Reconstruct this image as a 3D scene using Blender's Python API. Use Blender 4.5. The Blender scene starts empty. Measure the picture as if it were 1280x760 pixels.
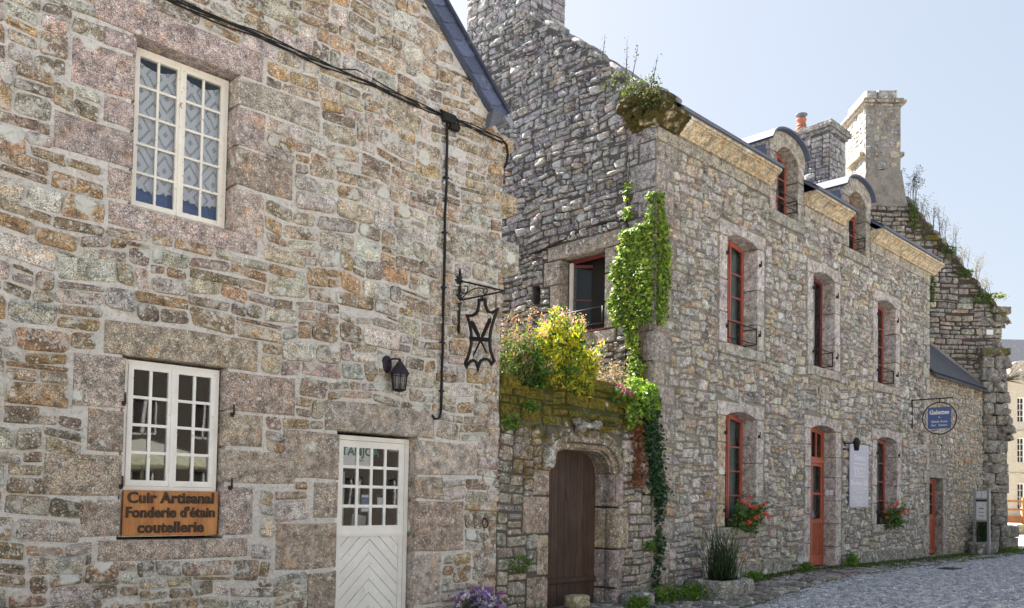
import bpy, math, random
import numpy as np
from mathutils import Vector, Matrix, noise as mnoise
R = math.radians
random.seed(7)
rs = np.random.RandomState(11)
scene = bpy.context.scene
COL = scene.collection

# ------------------------------------------------------------------ helpers
ORIG = {}
def tag(o, label=None, cat=None, group=None, kind=None):
    if label: o['label'] = label
    if cat: o['category'] = cat
    if group: o['group'] = group
    if kind: o['kind'] = kind
    return o

def thing(name, loc, label, cat, group=None, rz=0.0):
    o = bpy.data.objects.new(name, None)
    o.empty_display_size = 0.2
    o.location = loc
    o.rotation_euler = (0, 0, rz)
    COL.objects.link(o)
    ORIG[o] = Matrix.Translation(Vector(loc)) @ Matrix.Rotation(rz, 4, 'Z')
    tag(o, label, cat, group)
    return o

def copy_tree(o, parent=None):
    c = o.copy()
    COL.objects.link(c)
    c.parent = parent
    for ch in [k for k in bpy.data.objects if k.parent == o]:
        copy_tree(ch, c)
    return c

class MB:
    """collects geometry (world coordinates) for ONE mesh object"""
    def __init__(s, M=None):
        s.V = []; s.F = []; s.C = []; s.n = 0; s.M = M
    def add(s, V, F, col=(1, 1, 1, 0), mat=0, smooth=False):
        V = np.asarray(V, float).reshape(-1, 3)
        C = np.asarray(col, float)
        if C.ndim == 1:
            if len(C) == 3: C = np.append(C, 0.0)
            C = np.tile(C, (len(V), 1))
        s.V.append(V); s.C.append(C)
        if isinstance(F, np.ndarray):
            s.F.append((F + s.n, mat, smooth))
        else:
            by = {}
            for f in F: by.setdefault(len(f), []).append(f)
            for k, fs in by.items():
                s.F.append((np.array(fs, int) + s.n, mat, smooth))
        s.n += len(V)
    def box(s, x0, x1, y0, y1, z0, z1, col=(1, 1, 1, 0), mat=0, M=None):
        V = [(x0,y0,z0),(x1,y0,z0),(x1,y1,z0),(x0,y1,z0),(x0,y0,z1),(x1,y0,z1),(x1,y1,z1),(x0,y1,z1)]
        if M is not None: V = [tuple(M @ Vector(v)) for v in V]
        s.add(V, [(0,3,2,1),(4,5,6,7),(0,1,5,4),(1,2,6,5),(2,3,7,6),(3,0,4,7)], col, mat)
    def prism(s, poly, y0, y1, b=0.0, col=(1,1,1,0), mat=0, M=None, smooth=False):
        """polygon in xz (counter-clockwise seen from -y) extruded from y0 (front) to y1, bevel b on front"""
        n = len(poly)
        P = [Vector((p[0], p[1])) for p in poly]
        rings = []
        if b > 0:
            ins = []
            for i in range(n):
                a, c, d = P[i-1], P[i], P[(i+1) % n]
                e1 = (c-a).normalized(); e2 = (d-c).normalized()
                n1 = Vector((-e1.y, e1.x)); n2 = Vector((-e2.y, e2.x))
                m = (n1+n2)
                if m.length < 1e-5: m = n1
                m.normalize()
                k = 1/max(0.4, m.dot(n1))
                ins.append(c + m*b*k)
            mid = [c.lerp(d, 0.72) for c, d in zip(ins, P)]
            rings.append([(p.x, y0, p.y) for p in ins])
            rings.append([(p.x, y0+b*0.3, p.y) for p in mid])
            rings.append([(p.x, y0+b, p.y) for p in P])
        else:
            rings.append([(p.x, y0, p.y) for p in P])
        rings.append([(p.x, y1, p.y) for p in P])
        V = [v for r in rings for v in r]
        if M is not None: V = [tuple(M @ Vector(v)) for v in V]
        F = [tuple(range(n))]
        for k in range(len(rings)-1):
            for i in range(n):
                j = (i+1) % n
                F.append((k*n+i, (k+1)*n+i, (k+1)*n+j, k*n+j))
        F.append(tuple(reversed(range((len(rings)-1)*n, len(rings)*n))))
        s.add(V, F, col, mat, smooth)
    def ring(s, outer, inner, y0, y1, col=(1,1,1,0), mat=0, M=None):
        n = len(outer)
        V = [(p[0], y0, p[1]) for p in outer]+[(p[0], y0, p[1]) for p in inner]+[(p[0], y1, p[1]) for p in outer]+[(p[0], y1, p[1]) for p in inner]
        F = []
        for i in range(n):
            j = (i+1) % n
            F += [(i, j, n+j, n+i), (2*n+j, 2*n+i, 3*n+i, 3*n+j), (i, 2*n+i, 2*n+j, j), (n+j, 3*n+j, 3*n+i, n+i)]
        if M is not None: V = [tuple(M @ Vector(v)) for v in V]
        s.add(V, F, col, mat)
    def tube(s, pts, r, n=6, col=(1,1,1,0), mat=0, flat=None):
        pts = [Vector(p) for p in pts]
        rr = r if isinstance(r, (list, tuple)) else [r]*len(pts)
        V = []; F = []
        up = Vector((0.13, 0.21, 0.97)).normalized()
        for i, p in enumerate(pts):
            t = (pts[min(i+1, len(pts)-1)] - pts[max(i-1, 0)])
            t = t.normalized() if t.length > 1e-9 else Vector((0,0,1))
            a = t.cross(up)
            if a.length < 1e-3: a = t.cross(Vector((1, 0, 0)))
            a.normalize(); b = t.cross(a)
            for k in range(n):
                w = 2*math.pi*k/n
                V.append(p + a*math.cos(w)*rr[i] + b*math.sin(w)*rr[i])
        for i in range(len(pts)-1):
            for k in range(n):
                l = (k+1) % n
                F.append((i*n+k, i*n+l, (i+1)*n+l, (i+1)*n+k))
        F.append(tuple(range(n-1, -1, -1))); F.append(tuple(range((len(pts)-1)*n, len(pts)*n)))
        s.add([tuple(v) for v in V], F, col, mat, True)
    def lathe(s, prof, c, n=20, col=(1,1,1,0), mat=0, ax='z'):
        V = []; F = []
        for r, h in prof:
            for k in range(n):
                w = 2*math.pi*k/n
                V.append((c[0]+r*math.cos(w), c[1]+r*math.sin(w), c[2]+h))
        m = len(prof)
        for i in range(m-1):
            for k in range(n):
                l = (k+1) % n
                F.append((i*n+k, i*n+l, (i+1)*n+l, (i+1)*n+k))
        F.append(tuple(range(n-1, -1, -1))); F.append(tuple(range((m-1)*n, m*n)))
        s.add(V, F, col, mat, True)
    def build(s, name, mats, parent=None, local=False, angle=None):
        if not isinstance(mats, (list, tuple)): mats = [mats]
        V = np.concatenate(s.V); C = np.concatenate(s.C)
        if s.M is not None:
            A = np.array(s.M); V = V @ A[:3, :3].T + A[:3, 3]
        if parent is not None and not local:
            rt = parent
            while rt.parent: rt = rt.parent
            Mi = np.array(ORIG[rt].inverted()) if rt in ORIG else np.eye(4)
            V = V @ Mi[:3, :3].T + Mi[:3, 3]
        me = bpy.data.meshes.new(name)
        vi = np.concatenate([f.ravel() for f, m, sm in s.F])
        lens = np.concatenate([np.full(len(f), f.shape[1]) for f, m, sm in s.F])
        mi = np.concatenate([np.full(len(f), m) for f, m, sm in s.F])
        sm_ = np.concatenate([np.full(len(f), sm, bool) for f, m, sm in s.F])
        st = np.concatenate([[0], np.cumsum(lens)[:-1]])
        me.vertices.add(len(V)); me.vertices.foreach_set('co', V.ravel())
        me.loops.add(len(vi)); me.loops.foreach_set('vertex_index', vi.astype(np.int32))
        me.polygons.add(len(lens)); me.polygons.foreach_set('loop_start', st.astype(np.int32))
        me.polygons.foreach_set('material_index', mi.astype(np.int32))
        me.polygons.foreach_set('use_smooth', sm_)
        me.update(calc_edges=True)
        at = me.color_attributes.new('col', 'FLOAT_COLOR', 'POINT')
        at.data.foreach_set('color', C.ravel())
        for m in mats: me.materials.append(m)
        me.validate()
        o = bpy.data.objects.new(name, me)
        COL.objects.link(o)
        if parent is not None: o.parent = parent
        return o

def lerp3(a, b, t): return tuple(a[i]+(b[i]-a[i])*t for i in range(3))

# ------------------------------------------------------------------ materials
def nd(nt, t, **kw):
    n = nt.nodes.new(t)
    for k, v in kw.items():
        if k in ('loc',): continue
        setattr(n, k, v)
    return n
def newmat(name):
    m = bpy.data.materials.new(name); m.use_nodes = True
    nt = m.node_tree
    b = nt.nodes['Principled BSDF']
    return m, nt, b
def L(nt, a, b): nt.links.new(a, b)
def noise(nt, vec, scale, detail=3, rough=0.55, dist=0.0):
    n = nd(nt, 'ShaderNodeTexNoise'); n.inputs['Scale'].default_value = scale
    n.inputs['Detail'].default_value = detail; n.inputs['Roughness'].default_value = rough
    n.inputs['Distortion'].default_value = dist
    if vec is not None: L(nt, vec, n.inputs['Vector'])
    return n.outputs['Fac']
def ramp(nt, fac, stops):
    r = nd(nt, 'ShaderNodeValToRGB')
    e = r.color_ramp.elements
    while len(e) < len(stops): e.new(0.5)
    for i, (p, c) in enumerate(stops):
        e[i].position = p
        e[i].color = (c, c, c, 1) if not isinstance(c, tuple) else (c[0], c[1], c[2], 1)
    L(nt, fac, r.inputs['Fac'])
    return r.outputs['Color']
def mixc(nt, fac, a, b, mode='MIX'):
    m = nd(nt, 'ShaderNodeMix', data_type='RGBA', blend_type=mode)
    for sock, v in ((m.inputs[0], fac), (m.inputs[6], a), (m.inputs[7], b)):
        if isinstance(v, (int, float)): sock.default_value = v
        elif isinstance(v, tuple): sock.default_value = (v[0], v[1], v[2], 1)
        else: L(nt, v, sock)
    return m.outputs[2]
def math_(nt, op, a, b=None, c=None, clamp=False):
    m = nd(nt, 'ShaderNodeMath', operation=op); m.use_clamp = clamp
    for i, v in enumerate((a, b, c)):
        if v is None: continue
        if isinstance(v, (int, float)): m.inputs[i].default_value = v
        else: L(nt, v, m.inputs[i])
    return m.outputs[0]
def bump(nt, h, dist, strength=1.0, prev=None):
    b = nd(nt, 'ShaderNodeBump'); b.inputs['Distance'].default_value = dist
    b.inputs['Strength'].default_value = strength
    L(nt, h, b.inputs['Height'])
    if prev is not None: L(nt, prev, b.inputs['Normal'])
    return b.outputs['Normal']
def attr(nt, name='col'):
    a = nd(nt, 'ShaderNodeAttribute', attribute_name=name)
    return a
def objvec(nt):
    g = nd(nt, 'ShaderNodeNewGeometry')   # world position: every wall gets its own stretch of pattern
    return g.outputs['Position']

def stone_mat(name, lichen=0.5, spots=0.5, dark=0.3, warm=0.2, fine=1.0, bumpk=1.0, lich_col=(0.74, 0.735, 0.70), dark_col=(0.05, 0.048, 0.045), moss_col=(0.32, 0.245, 0.035)):
    m, nt, b = newmat(name)
    P = objvec(nt)
    a = attr(nt)
    base = a.outputs['Color']; alpha = a.outputs['Alpha']
    grain = noise(nt, P, 85, 3, 0.7)
    tone = noise(nt, P, 9, 4, 0.6)
    big = noise(nt, P, 1.3, 3, 0.6)
    # crystals in the granite
    c = mixc(nt, 1.0, base, ramp(nt, grain, [(0.34, 0.22), (0.5, 1.0), (0.66, 1.95)]), 'MULTIPLY')
    c = mixc(nt, 1.0, c, ramp(nt, tone, [(0.30, 0.50), (0.5, 1.0), (0.70, 1.45)]), 'MULTIPLY')
    # rusty warm blotches
    wn = noise(nt, P, 4.7, 4, 0.62, 0.3)
    c = mixc(nt, math_(nt, 'MULTIPLY', ramp(nt, wn, [(0.52, 0.0), (0.68, 1.0)]), warm), c, mixc(nt, 1.0, c, (1.32, 0.95, 0.58), 'MULTIPLY'))
    # dark crust
    dn = noise(nt, P, 5.5, 6, 0.72, 0.6)
    dmask = math_(nt, 'MULTIPLY', ramp(nt, dn, [(0.62-0.22*dark, 0.0), (0.72-0.2*dark, 1.0)]), ramp(nt, big, [(0.3, 0.3), (0.7, 1.0)]))
    c = mixc(nt, math_(nt, 'MULTIPLY', dmask, min(1, 0.45+dark*0.5)), c, dark_col)
    # fine dark grit
    gn = noise(nt, P, 27, 5, 0.8)
    c = mixc(nt, math_(nt, 'MULTIPLY', ramp(nt, gn, [(0.54, 0.0), (0.59, 1.0)]), 0.40+0.4*dark), c, (dark_col[0]*1.6, dark_col[1]*1.6, dark_col[2]*1.6))
    # pale lichen: ragged sheets, then round spots
    ln = noise(nt, P, 7.0, 6, 0.68, 0.4)
    lmask = math_(nt, 'MULTIPLY', ramp(nt, ln, [(0.66-0.18*lichen, 0.0), (0.71-0.18*lichen, 1.0)]), ramp(nt, big, [(0.35, 0.25), (0.6, 1.0)]))
    c = mixc(nt, math_(nt, 'MULTIPLY', lmask, 0.85), c, mixc(nt, grain, (lich_col[0]*0.8, lich_col[1]*0.8, lich_col[2]*0.8), lich_col))
    pd = nd(nt, 'ShaderNodeMix', data_type='VECTOR'); pd.inputs[0].default_value = 0.06
    nn = nd(nt, 'ShaderNodeTexNoise'); nn.inputs['Scale'].default_value = 22; L(nt, P, nn.inputs['Vector'])
    L(nt, P, pd.inputs[4]); L(nt, nn.outputs['Color'], pd.inputs[5])
    for sc, th, gate in ((3.1, 0.42, 0.74), (11.0, 0.36, 0.62), (34.0, 0.46, 0.36)):
        v = nd(nt, 'ShaderNodeTexVoronoi'); v.inputs['Scale'].default_value = sc; v.inputs['Randomness'].default_value = 1
        L(nt, pd.outputs[1], v.inputs['Vector'])
        sep = nd(nt, 'ShaderNodeSeparateColor'); L(nt, v.outputs['Color'], sep.inputs[0])
        r_ = math_(nt, 'MULTIPLY', ramp(nt, sep.outputs[0], [(1-spots*(1.1-gate), 0.0), (min(0.999, 1.0-spots*(1.1-gate)+0.15), 1.0)]), th)
        mk = math_(nt, 'MULTIPLY', math_(nt, 'SUBTRACT', math_(nt, 'ADD', r_, math_(nt, 'MULTIPLY', math_(nt, 'SUBTRACT', noise(nt, P, sc*5, 3, 0.7), 0.5), 0.22)), math_(nt, 'ADD', v.outputs['Distance'], 0.06)), 11.0, clamp=True)
        c = mixc(nt, math_(nt, 'MULTIPLY', mk, 0.9 if sc < 5 else 0.8), c, mixc(nt, grain, (lich_col[0]*0.85, lich_col[1]*0.87, lich_col[2]*0.85), (lich_col[0]*1.1, lich_col[1]*1.12, lich_col[2]*1.08)))
    # moss where the vertex alpha says so
    mn = noise(nt, P, 6, 5, 0.7)
    mm = math_(nt, 'SUBTRACT', math_(nt, 'ADD', alpha, mn), 0.95)
    mmask = ramp(nt, mm, [(0.0, 0.0), (0.12, 1.0)])
    mg = noise(nt, P, 120, 2, 0.8)
    mossc = mixc(nt, mg, (moss_col[0]*0.35, moss_col[1]*0.4, moss_col[2]*0.5), (moss_col[0]*1.7, moss_col[1]*1.6, moss_col[2]*1.5))
    mossc = mixc(nt, ramp(nt, noise(nt, P, 24, 5, 0.75), [(0.42, 0.0), (0.58, 1.0)]), mixc(nt, 1.0, mossc, (0.35, 0.38, 0.4), 'MULTIPLY'), mossc)
    mossc = mixc(nt, ramp(nt, noise(nt, P, 3.5, 4, 0.6), [(0.4, 0.0), (0.62, 1.0)]), mossc, mixc(nt, 1.0, mossc, (0.6, 0.75, 1.0), 'MULTIPLY'))
    c = mixc(nt, mmask, c, mossc)
    L(nt, c, b.inputs['Base Color'])
    b.inputs['Roughness'].default_value = 0.92
    b.inputs['Specular IOR Level'].default_value = 0.25
    n1 = bump(nt, noise(nt, P, 11, 6, 0.7), 0.035*bumpk, 0.8)
    n2 = bump(nt, noise(nt, P, 60, 4, 0.75), 0.010*fine*bumpk, 0.8, n1)
    n3 = bump(nt, math_(nt, 'MULTIPLY', mmask, noise(nt, P, 24, 5, 0.75)), 0.05, 1.0, bump(nt, lmask, 0.003, 0.5, n2))
    L(nt, n3, b.inputs['Normal'])
    return m

def mortar_mat(name, col, dark=0.3, bumpk=1.0):
    m, nt, b = newmat(name)
    P = objvec(nt); a = attr(nt)
    g = noise(nt, P, 120, 3, 0.7); t = noise(nt, P, 3.0, 5, 0.65)
    c = mixc(nt, 1.0, col, ramp(nt, g, [(0.3, 0.55), (0.7, 1.3)]), 'MULTIPLY')
    c = mixc(nt, math_(nt, 'MULTIPLY', ramp(nt, t, [(0.45, 0.0), (0.7, 1.0)]), dark), c, (0.09, 0.08, 0.07))
    gr = noise(nt, P, 19, 6, 0.8)
    c = mixc(nt, math_(nt, 'MULTIPLY', ramp(nt, gr, [(0.52, 0.0), (0.60, 1.0)]), 0.35+dark*0.5), c, (0.15, 0.13, 0.11))
    c = mixc(nt, math_(nt, 'MULTIPLY', ramp(nt, noise(nt, P, 8, 6, 0.7), [(0.58, 0.0), (0.64, 1.0)]), 0.5), c, mixc(nt, 1.0, c, (1.35, 1.35, 1.35), 'MULTIPLY'))
    mn = noise(nt, P, 6, 5, 0.7)
    mm = math_(nt, 'SUBTRACT', math_(nt, 'ADD', a.outputs['Alpha'], mn), 0.9)
    c = mixc(nt, ramp(nt, mm, [(0.0, 0.0), (0.12, 1.0)]), c, (0.05, 0.055, 0.015))
    L(nt, c, b.inputs['Base Color']); b.inputs['Roughness'].default_value = 0.95
    b.inputs['Specular IOR Level'].default_value = 0.2
    n1 = bump(nt, noise(nt, P, 14, 5, 0.7), 0.03*bumpk, 0.8)
    L(nt, bump(nt, g, 0.006, 0.7, n1), b.inputs['Normal'])
    return m

def paint_mat(name, col, rough=0.5, wear=0.25, wear_col=(0.30, 0.22, 0.15), grime=0.2):
    m, nt, b = newmat(name)
    P = objvec(nt)
    w = noise(nt, P, 16, 6, 0.75); s = noise(nt, P, 3.0, 3, 0.6)
    c = mixc(nt, 1.0, col, ramp(nt, s, [(0.3, 1-grime), (0.7, 1.05)]), 'MULTIPLY')
    c = mixc(nt, math_(nt, 'MULTIPLY', ramp(nt, w, [(0.66-0.12*wear, 0.0), (0.70-0.12*wear, 1.0)]), min(1, wear*2.5)), c, wear_col)
    L(nt, c, b.inputs['Base Color']); b.inputs['Roughness'].default_value = rough
    L(nt, bump(nt, w, 0.002, 0.5), b.inputs['Normal'])
    return m

def plain_mat(name, col, rough=0.6, metal=0.0, var=0.25, sc=20, bm=0.002):
    m, nt, b = newmat(name)
    P = objvec(nt)
    n = noise(nt, P, sc, 4, 0.65)
    c = mixc(nt, 1.0, col, ramp(nt, n, [(0.3, 1-var), (0.7, 1+var)]), 'MULTIPLY')
    L(nt, c, b.inputs['Base Color']); b.inputs['Roughness'].default_value = rough; b.inputs['Metallic'].default_value = metal
    L(nt, bump(nt, n, bm, 0.5), b.inputs['Normal'])
    return m

def wood_mat(name, dark, light, axis='z', rough=0.75, sc=1.0):
    m, nt, b = newmat(name)
    P = objvec(nt)
    mp = nd(nt, 'ShaderNodeMapping'); L(nt, P, mp.inputs['Vector'])
    mp.inputs['Scale'].default_value = (30*sc, 30*sc, 1.6*sc) if axis == 'z' else (1.6*sc, 30*sc, 30*sc)
    n = noise(nt, mp.outputs[0], 1.0, 5, 0.65, 0.8); n2 = noise(nt, P, 3, 4, 0.6)
    a = attr(nt)
    c = mixc(nt, ramp(nt, n, [(0.3, 0.0), (0.7, 1.0)]), dark, light)
    c = mixc(nt, 1.0, c, ramp(nt, n2, [(0.3, 0.7), (0.7, 1.2)]), 'MULTIPLY')
    c = mixc(nt, 1.0, c, a.outputs['Color'], 'MULTIPLY')
    L(nt, c, b.inputs['Base Color']); b.inputs['Roughness'].default_value = rough
    L(nt, bump(nt, n, 0.003, 0.7), b.inputs['Normal'])
    return m

def leaf_mat(name, trans=0.35, rough=0.55):
    m, nt, b = newmat(name)
    a = attr(nt)
    P = objvec(nt)
    c = mixc(nt, 1.0, a.outputs['Color'], ramp(nt, noise(nt, P, 35, 2), [(0.3, 0.75), (0.7, 1.25)]), 'MULTIPLY')
    L(nt, c, b.inputs['Base Color']); b.inputs['Roughness'].default_value = rough
    b.inputs['Specular IOR Level'].default_value = 0.3
    t = nd(nt, 'ShaderNodeBsdfTranslucent'); L(nt, mixc(nt, 1.0, c, (1.15, 1.15, 0.6), 'MULTIPLY'), t.inputs['Color'])
    mx = nd(nt, 'ShaderNodeMixShader'); mx.inputs[0].default_value = trans
    L(nt, b.outputs[0], mx.inputs[1]); L(nt, t.outputs[0], mx.inputs[2])
    L(nt, mx.outputs[0], nt.nodes['Material Output'].inputs['Surface'])
    return m

def glass_mat(name, tint=(0.75, 0.8, 0.8), refl=0.0):
    m, nt, b = newmat(name)
    nt.nodes.remove(b)
    P = objvec(nt)
    tr = nd(nt, 'ShaderNodeBsdfTransparent'); tr.inputs['Color'].default_value = (*tint, 1)
    gl = nd(nt, 'ShaderNodeBsdfGlossy'); gl.inputs['Roughness'].default_value = 0.02
    L(nt, bump(nt, noise(nt, P, 2.2, 1), 0.002, 0.4), gl.inputs['Normal'])
    fr = nd(nt, 'ShaderNodeFresnel'); fr.inputs['IOR'].default_value = 1.5
    f = math_(nt, 'MULTIPLY', math_(nt, 'ADD', fr.outputs[0], 0.0), 1.0+refl, clamp=True)
    mx = nd(nt, 'ShaderNodeMixShader'); L(nt, f, mx.inputs[0]); L(nt, tr.outputs[0], mx.inputs[1]); L(nt, gl.outputs[0], mx.inputs[2])
    L(nt, mx.outputs[0], nt.nodes['Material Output'].inputs['Surface'])
    return m

def lace_mat(name):
    m, nt, b = newmat(name)
    P = objvec(nt)
    sx = nd(nt, 'ShaderNodeSeparateXYZ'); L(nt, P, sx.inputs[0])
    u = math_(nt, 'MULTIPLY', math_(nt, 'ADD', sx.outputs[0], 9.5), 1/0.29); v = math_(nt, 'MULTIPLY', sx.outputs[2], 1/0.42)
    def tri(x): return math_(nt, 'ABSOLUTE', math_(nt, 'SUBTRACT', math_(nt, 'FRACT', x), 0.5))
    d = math_(nt, 'ADD', tri(u), tri(v))            # diamond distance 0..1
    band = math_(nt, 'FRACT', math_(nt, 'MULTIPLY', d, 3.0))
    solid = math_(nt, 'GREATER_THAN', band, 0.30)
    # fine net everywhere
    net = math_(nt, 'MAXIMUM', math_(nt, 'GREATER_THAN', math_(nt, 'FRACT', math_(nt, 'MULTIPLY', sx.outputs[0], 62.0)), 0.62),
                math_(nt, 'GREATER_THAN', math_(nt, 'FRACT', math_(nt, 'MULTIPLY', sx.outputs[2], 62.0)), 0.62))
    al = math_(nt, 'MAXIMUM', math_(nt, 'MULTIPLY', solid, 0.93), math_(nt, 'MULTIPLY', net, 0.85))
    b.inputs['Base Color'].default_value = (0.92, 0.93, 0.97, 1)
    b.inputs['Roughness'].default_value = 0.9
    L(nt, al, b.inputs['Alpha'])
    return m

def slate_mat(name, c0=(0.055, 0.072, 0.12), c1=(0.12, 0.145, 0.21), rough=0.42):
    m, nt, b = newmat(name)
    P = objvec(nt); a = attr(nt)
    n = noise(nt, P, 30, 5, 0.65); n2 = noise(nt, P, 4, 5, 0.7)
    c = mixc(nt, ramp(nt, n, [(0.3, 0.0), (0.7, 1.0)]), c0, c1)
    c = mixc(nt, 1.0, c, a.outputs['Color'], 'MULTIPLY')
    c = mixc(nt, math_(nt, 'MULTIPLY', ramp(nt, n2, [(0.60, 0.0), (0.68, 1.0)]), 0.5), c, (0.22, 0.22, 0.2))
    L(nt, c, b.inputs['Base Color']); b.inputs['Roughness'].default_value = rough
    L(nt, bump(nt, n, 0.004, 0.6), b.inputs['Normal'])
    return m

def granite_chimney(name):
    return stone_mat(name, lichen=0.5, spots=0.4, dark=0.35, warm=0.1)

M = {}
M['stoneA'] = stone_mat('granite rubble warm', lichen=0.72, spots=0.72, dark=0.5, warm=0.45, bumpk=1.3)
M['dressA'] = stone_mat('dressed granite pinkish', lichen=0.34, spots=0.42, dark=0.36, warm=0.5, bumpk=0.8, fine=1.8)
M['mortA'] = mortar_mat('lime mortar pale', (0.76, 0.73, 0.69), 0.18, 1.6)
M['stoneB'] = stone_mat('granite rubble grey beige', lichen=0.66, spots=0.6, dark=0.55, warm=0.3, bumpk=1.3)
M['dressB'] = stone_mat('dressed granite grey', lichen=0.4, spots=0.4, dark=0.48, warm=0.45, bumpk=0.8, fine=1.6)
M['cornice'] = stone_mat('cornice granite ochre', lichen=0.42, spots=0.25, dark=0.45, warm=0.55, bumpk=0.5, moss_col=(0.13, 0.10, 0.02))
M['mortB'] = mortar_mat('earth mortar grey', (0.30, 0.275, 0.24), 0.5)
M['stoneG'] = stone_mat('granite rubble lichened dark', lichen=0.72, spots=0.6, dark=0.72, warm=0.25, bumpk=1.5, lich_col=(0.56, 0.56, 0.58), dark_col=(0.035, 0.033, 0.038))
M['mortG'] = mortar_mat('deep joint mortar', (0.11, 0.105, 0.10), 0.5)
M['stoneM'] = stone_mat('mossy gate stone', lichen=0.55, spots=0.55, dark=0.3, warm=0.3, bumpk=1.2)
M['mortM'] = mortar_mat('mossy joint mortar', (0.13, 0.115, 0.09), 0.5)
M['stoneC'] = stone_mat('ruined gable stone', lichen=0.45, spots=0.3, dark=0.55, warm=0.3, bumpk=1.2)
M['mortC'] = mortar_mat('dark open joints', (0.075, 0.068, 0.06), 0.4)
M['limewash'] = mortar_mat('pale lime render', (0.34, 0.315, 0.28), 0.6, 1.6)
M['white'] = paint_mat('cream white gloss paint', (0.84, 0.80, 0.71), 0.45, 0.45, (0.28, 0.17, 0.12), 0.08)
M['white2'] = paint_mat('white door paint', (0.84, 0.82, 0.78), 0.5, 0.3, (0.38, 0.33, 0.27), 0.10)
M['red'] = paint_mat('faded red paint', (0.42, 0.105, 0.075), 0.5, 0.55, (0.20, 0.11, 0.09), 0.3)
M['orange'] = paint_mat('orange red door paint', (0.43, 0.115, 0.06), 0.5, 0.45, (0.25, 0.10, 0.07), 0.3)
M['maroon'] = paint_mat('maroon window paint', (0.20, 0.035, 0.035), 0.45, 0.2, (0.1, 0.05, 0.04), 0.2)
M['glass'] = glass_mat('window glass')
M['glassA'] = glass_mat('window glass old', (0.8, 0.83, 0.85), 0.9)
M['lace'] = lace_mat('lace curtain cloth')
M['bluecloth'] = plain_mat('blue curtain cloth', (0.12, 0.18, 0.42), 0.9, var=0.15, sc=8)
M['net'] = plain_mat('pale teal net curtain', (0.25, 0.32, 0.30), 0.9, var=0.15, sc=8)
M['curtain'] = plain_mat('white curtain cloth', (0.62, 0.63, 0.66), 0.9, var=0.1, sc=8)
M['iron'] = plain_mat('black wrought iron', (0.018, 0.017, 0.018), 0.55, 0.3, 0.4, 60)
M['rust'] = plain_mat('rusty iron', (0.06, 0.03, 0.025), 0.8, 0.2, 0.4, 60)
M['black'] = plain_mat('black cable rubber', (0.012, 0.012, 0.012), 0.9, 0, 0.2)
M['slate'] = slate_mat('blue slate', rough=0.7)
M['zinc'] = slate_mat('zinc roof edge', (0.10, 0.11, 0.13), (0.17, 0.185, 0.21), 0.7)
M['slate2'] = slate_mat('old dark slate', (0.035, 0.038, 0.048), (0.085, 0.09, 0.11), 0.7)
M['terra'] = plain_mat('terracotta', (0.42, 0.13, 0.07), 0.8, 0, 0.2)
M['oak'] = wood_mat('dark brown plank', (0.035, 0.019, 0.013), (0.105, 0.058, 0.036), 'z', 0.7)
M['pine'] = wood_mat('varnished orange board', (0.36, 0.12, 0.03), (0.56, 0.25, 0.07), 'z', 0.5, 0.7)
M['letter'] = plain_mat('burnt lettering', (0.035, 0.018, 0.008), 0.6)
M['blue'] = plain_mat('slate blue sign enamel', (0.085, 0.13, 0.30), 0.4, 0, 0.06)
M['paper'] = plain_mat('white sign paint', (0.80, 0.80, 0.80), 0.5, 0, 0.03)
M['lilac'] = plain_mat('pale lilac grey board', (0.42, 0.42, 0.52), 0.45, 0, 0.05)
M['teal'] = plain_mat('teal print', (0.03, 0.22, 0.18), 0.6)
M['posterb'] = plain_mat('blue poster print', (0.10, 0.22, 0.42), 0.5, 0, 0.7, 45)
M['metal'] = plain_mat('grey galvanised metal', (0.36, 0.36, 0.37), 0.45, 0.5, 0.12)
M['leaf'] = leaf_mat('leaf')
M['petal'] = leaf_mat('petal', 0.25)
M['stem'] = plain_mat('plant stem', (0.07, 0.06, 0.03), 0.8)
M['drystem'] = plain_mat('dry stem', (0.16, 0.12, 0.07), 0.8)
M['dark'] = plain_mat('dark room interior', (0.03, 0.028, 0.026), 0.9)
M['violet'] = plain_mat('dark violet lantern metal', (0.03, 0.018, 0.032), 0.5, 0.4, 0.3)
M['lampglass'] = plain_mat('dusty lantern glass', (0.22, 0.22, 0.2), 0.25, 0, 0.3)
M['planter'] = plain_mat('dark plastic planter', (0.035, 0.03, 0.03), 0.7)
M['render'] = mortar_mat('cream house render', (0.60, 0.54, 0.44), 0.12)
M['timber'] = wood_mat('orange terrace timber', (0.35, 0.12, 0.03), (0.55, 0.22, 0.07), 'x', 0.6)
M['render2'] = mortar_mat('weathered render', (0.50, 0.46, 0.38), 0.3)
M['darkstone'] = mortar_mat('dark old stone wall', (0.11, 0.095, 0.08), 0.4, 2.0)
M['parasolcloth'] = leaf_mat('parasol cloth', 0.5)
# ------------------------------------------------------------------ masonry
def warp(x, z, seed, amp, fr=1.4):
    x = np.asarray(x, float); z = np.asarray(z, float)
    dx = amp*(np.sin(fr*2.1*x+1.7*z*fr+seed)+0.6*np.sin(fr*4.3*z+seed*2.3+x))*0.6
    dz = amp*(np.sin(fr*1.9*x+seed*1.3)+0.7*np.sin(fr*3.7*x-z*fr*1.3+seed)+0.5*np.sin(fr*7.9*x+seed*3.1))*0.6
    return dx, dz

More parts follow.
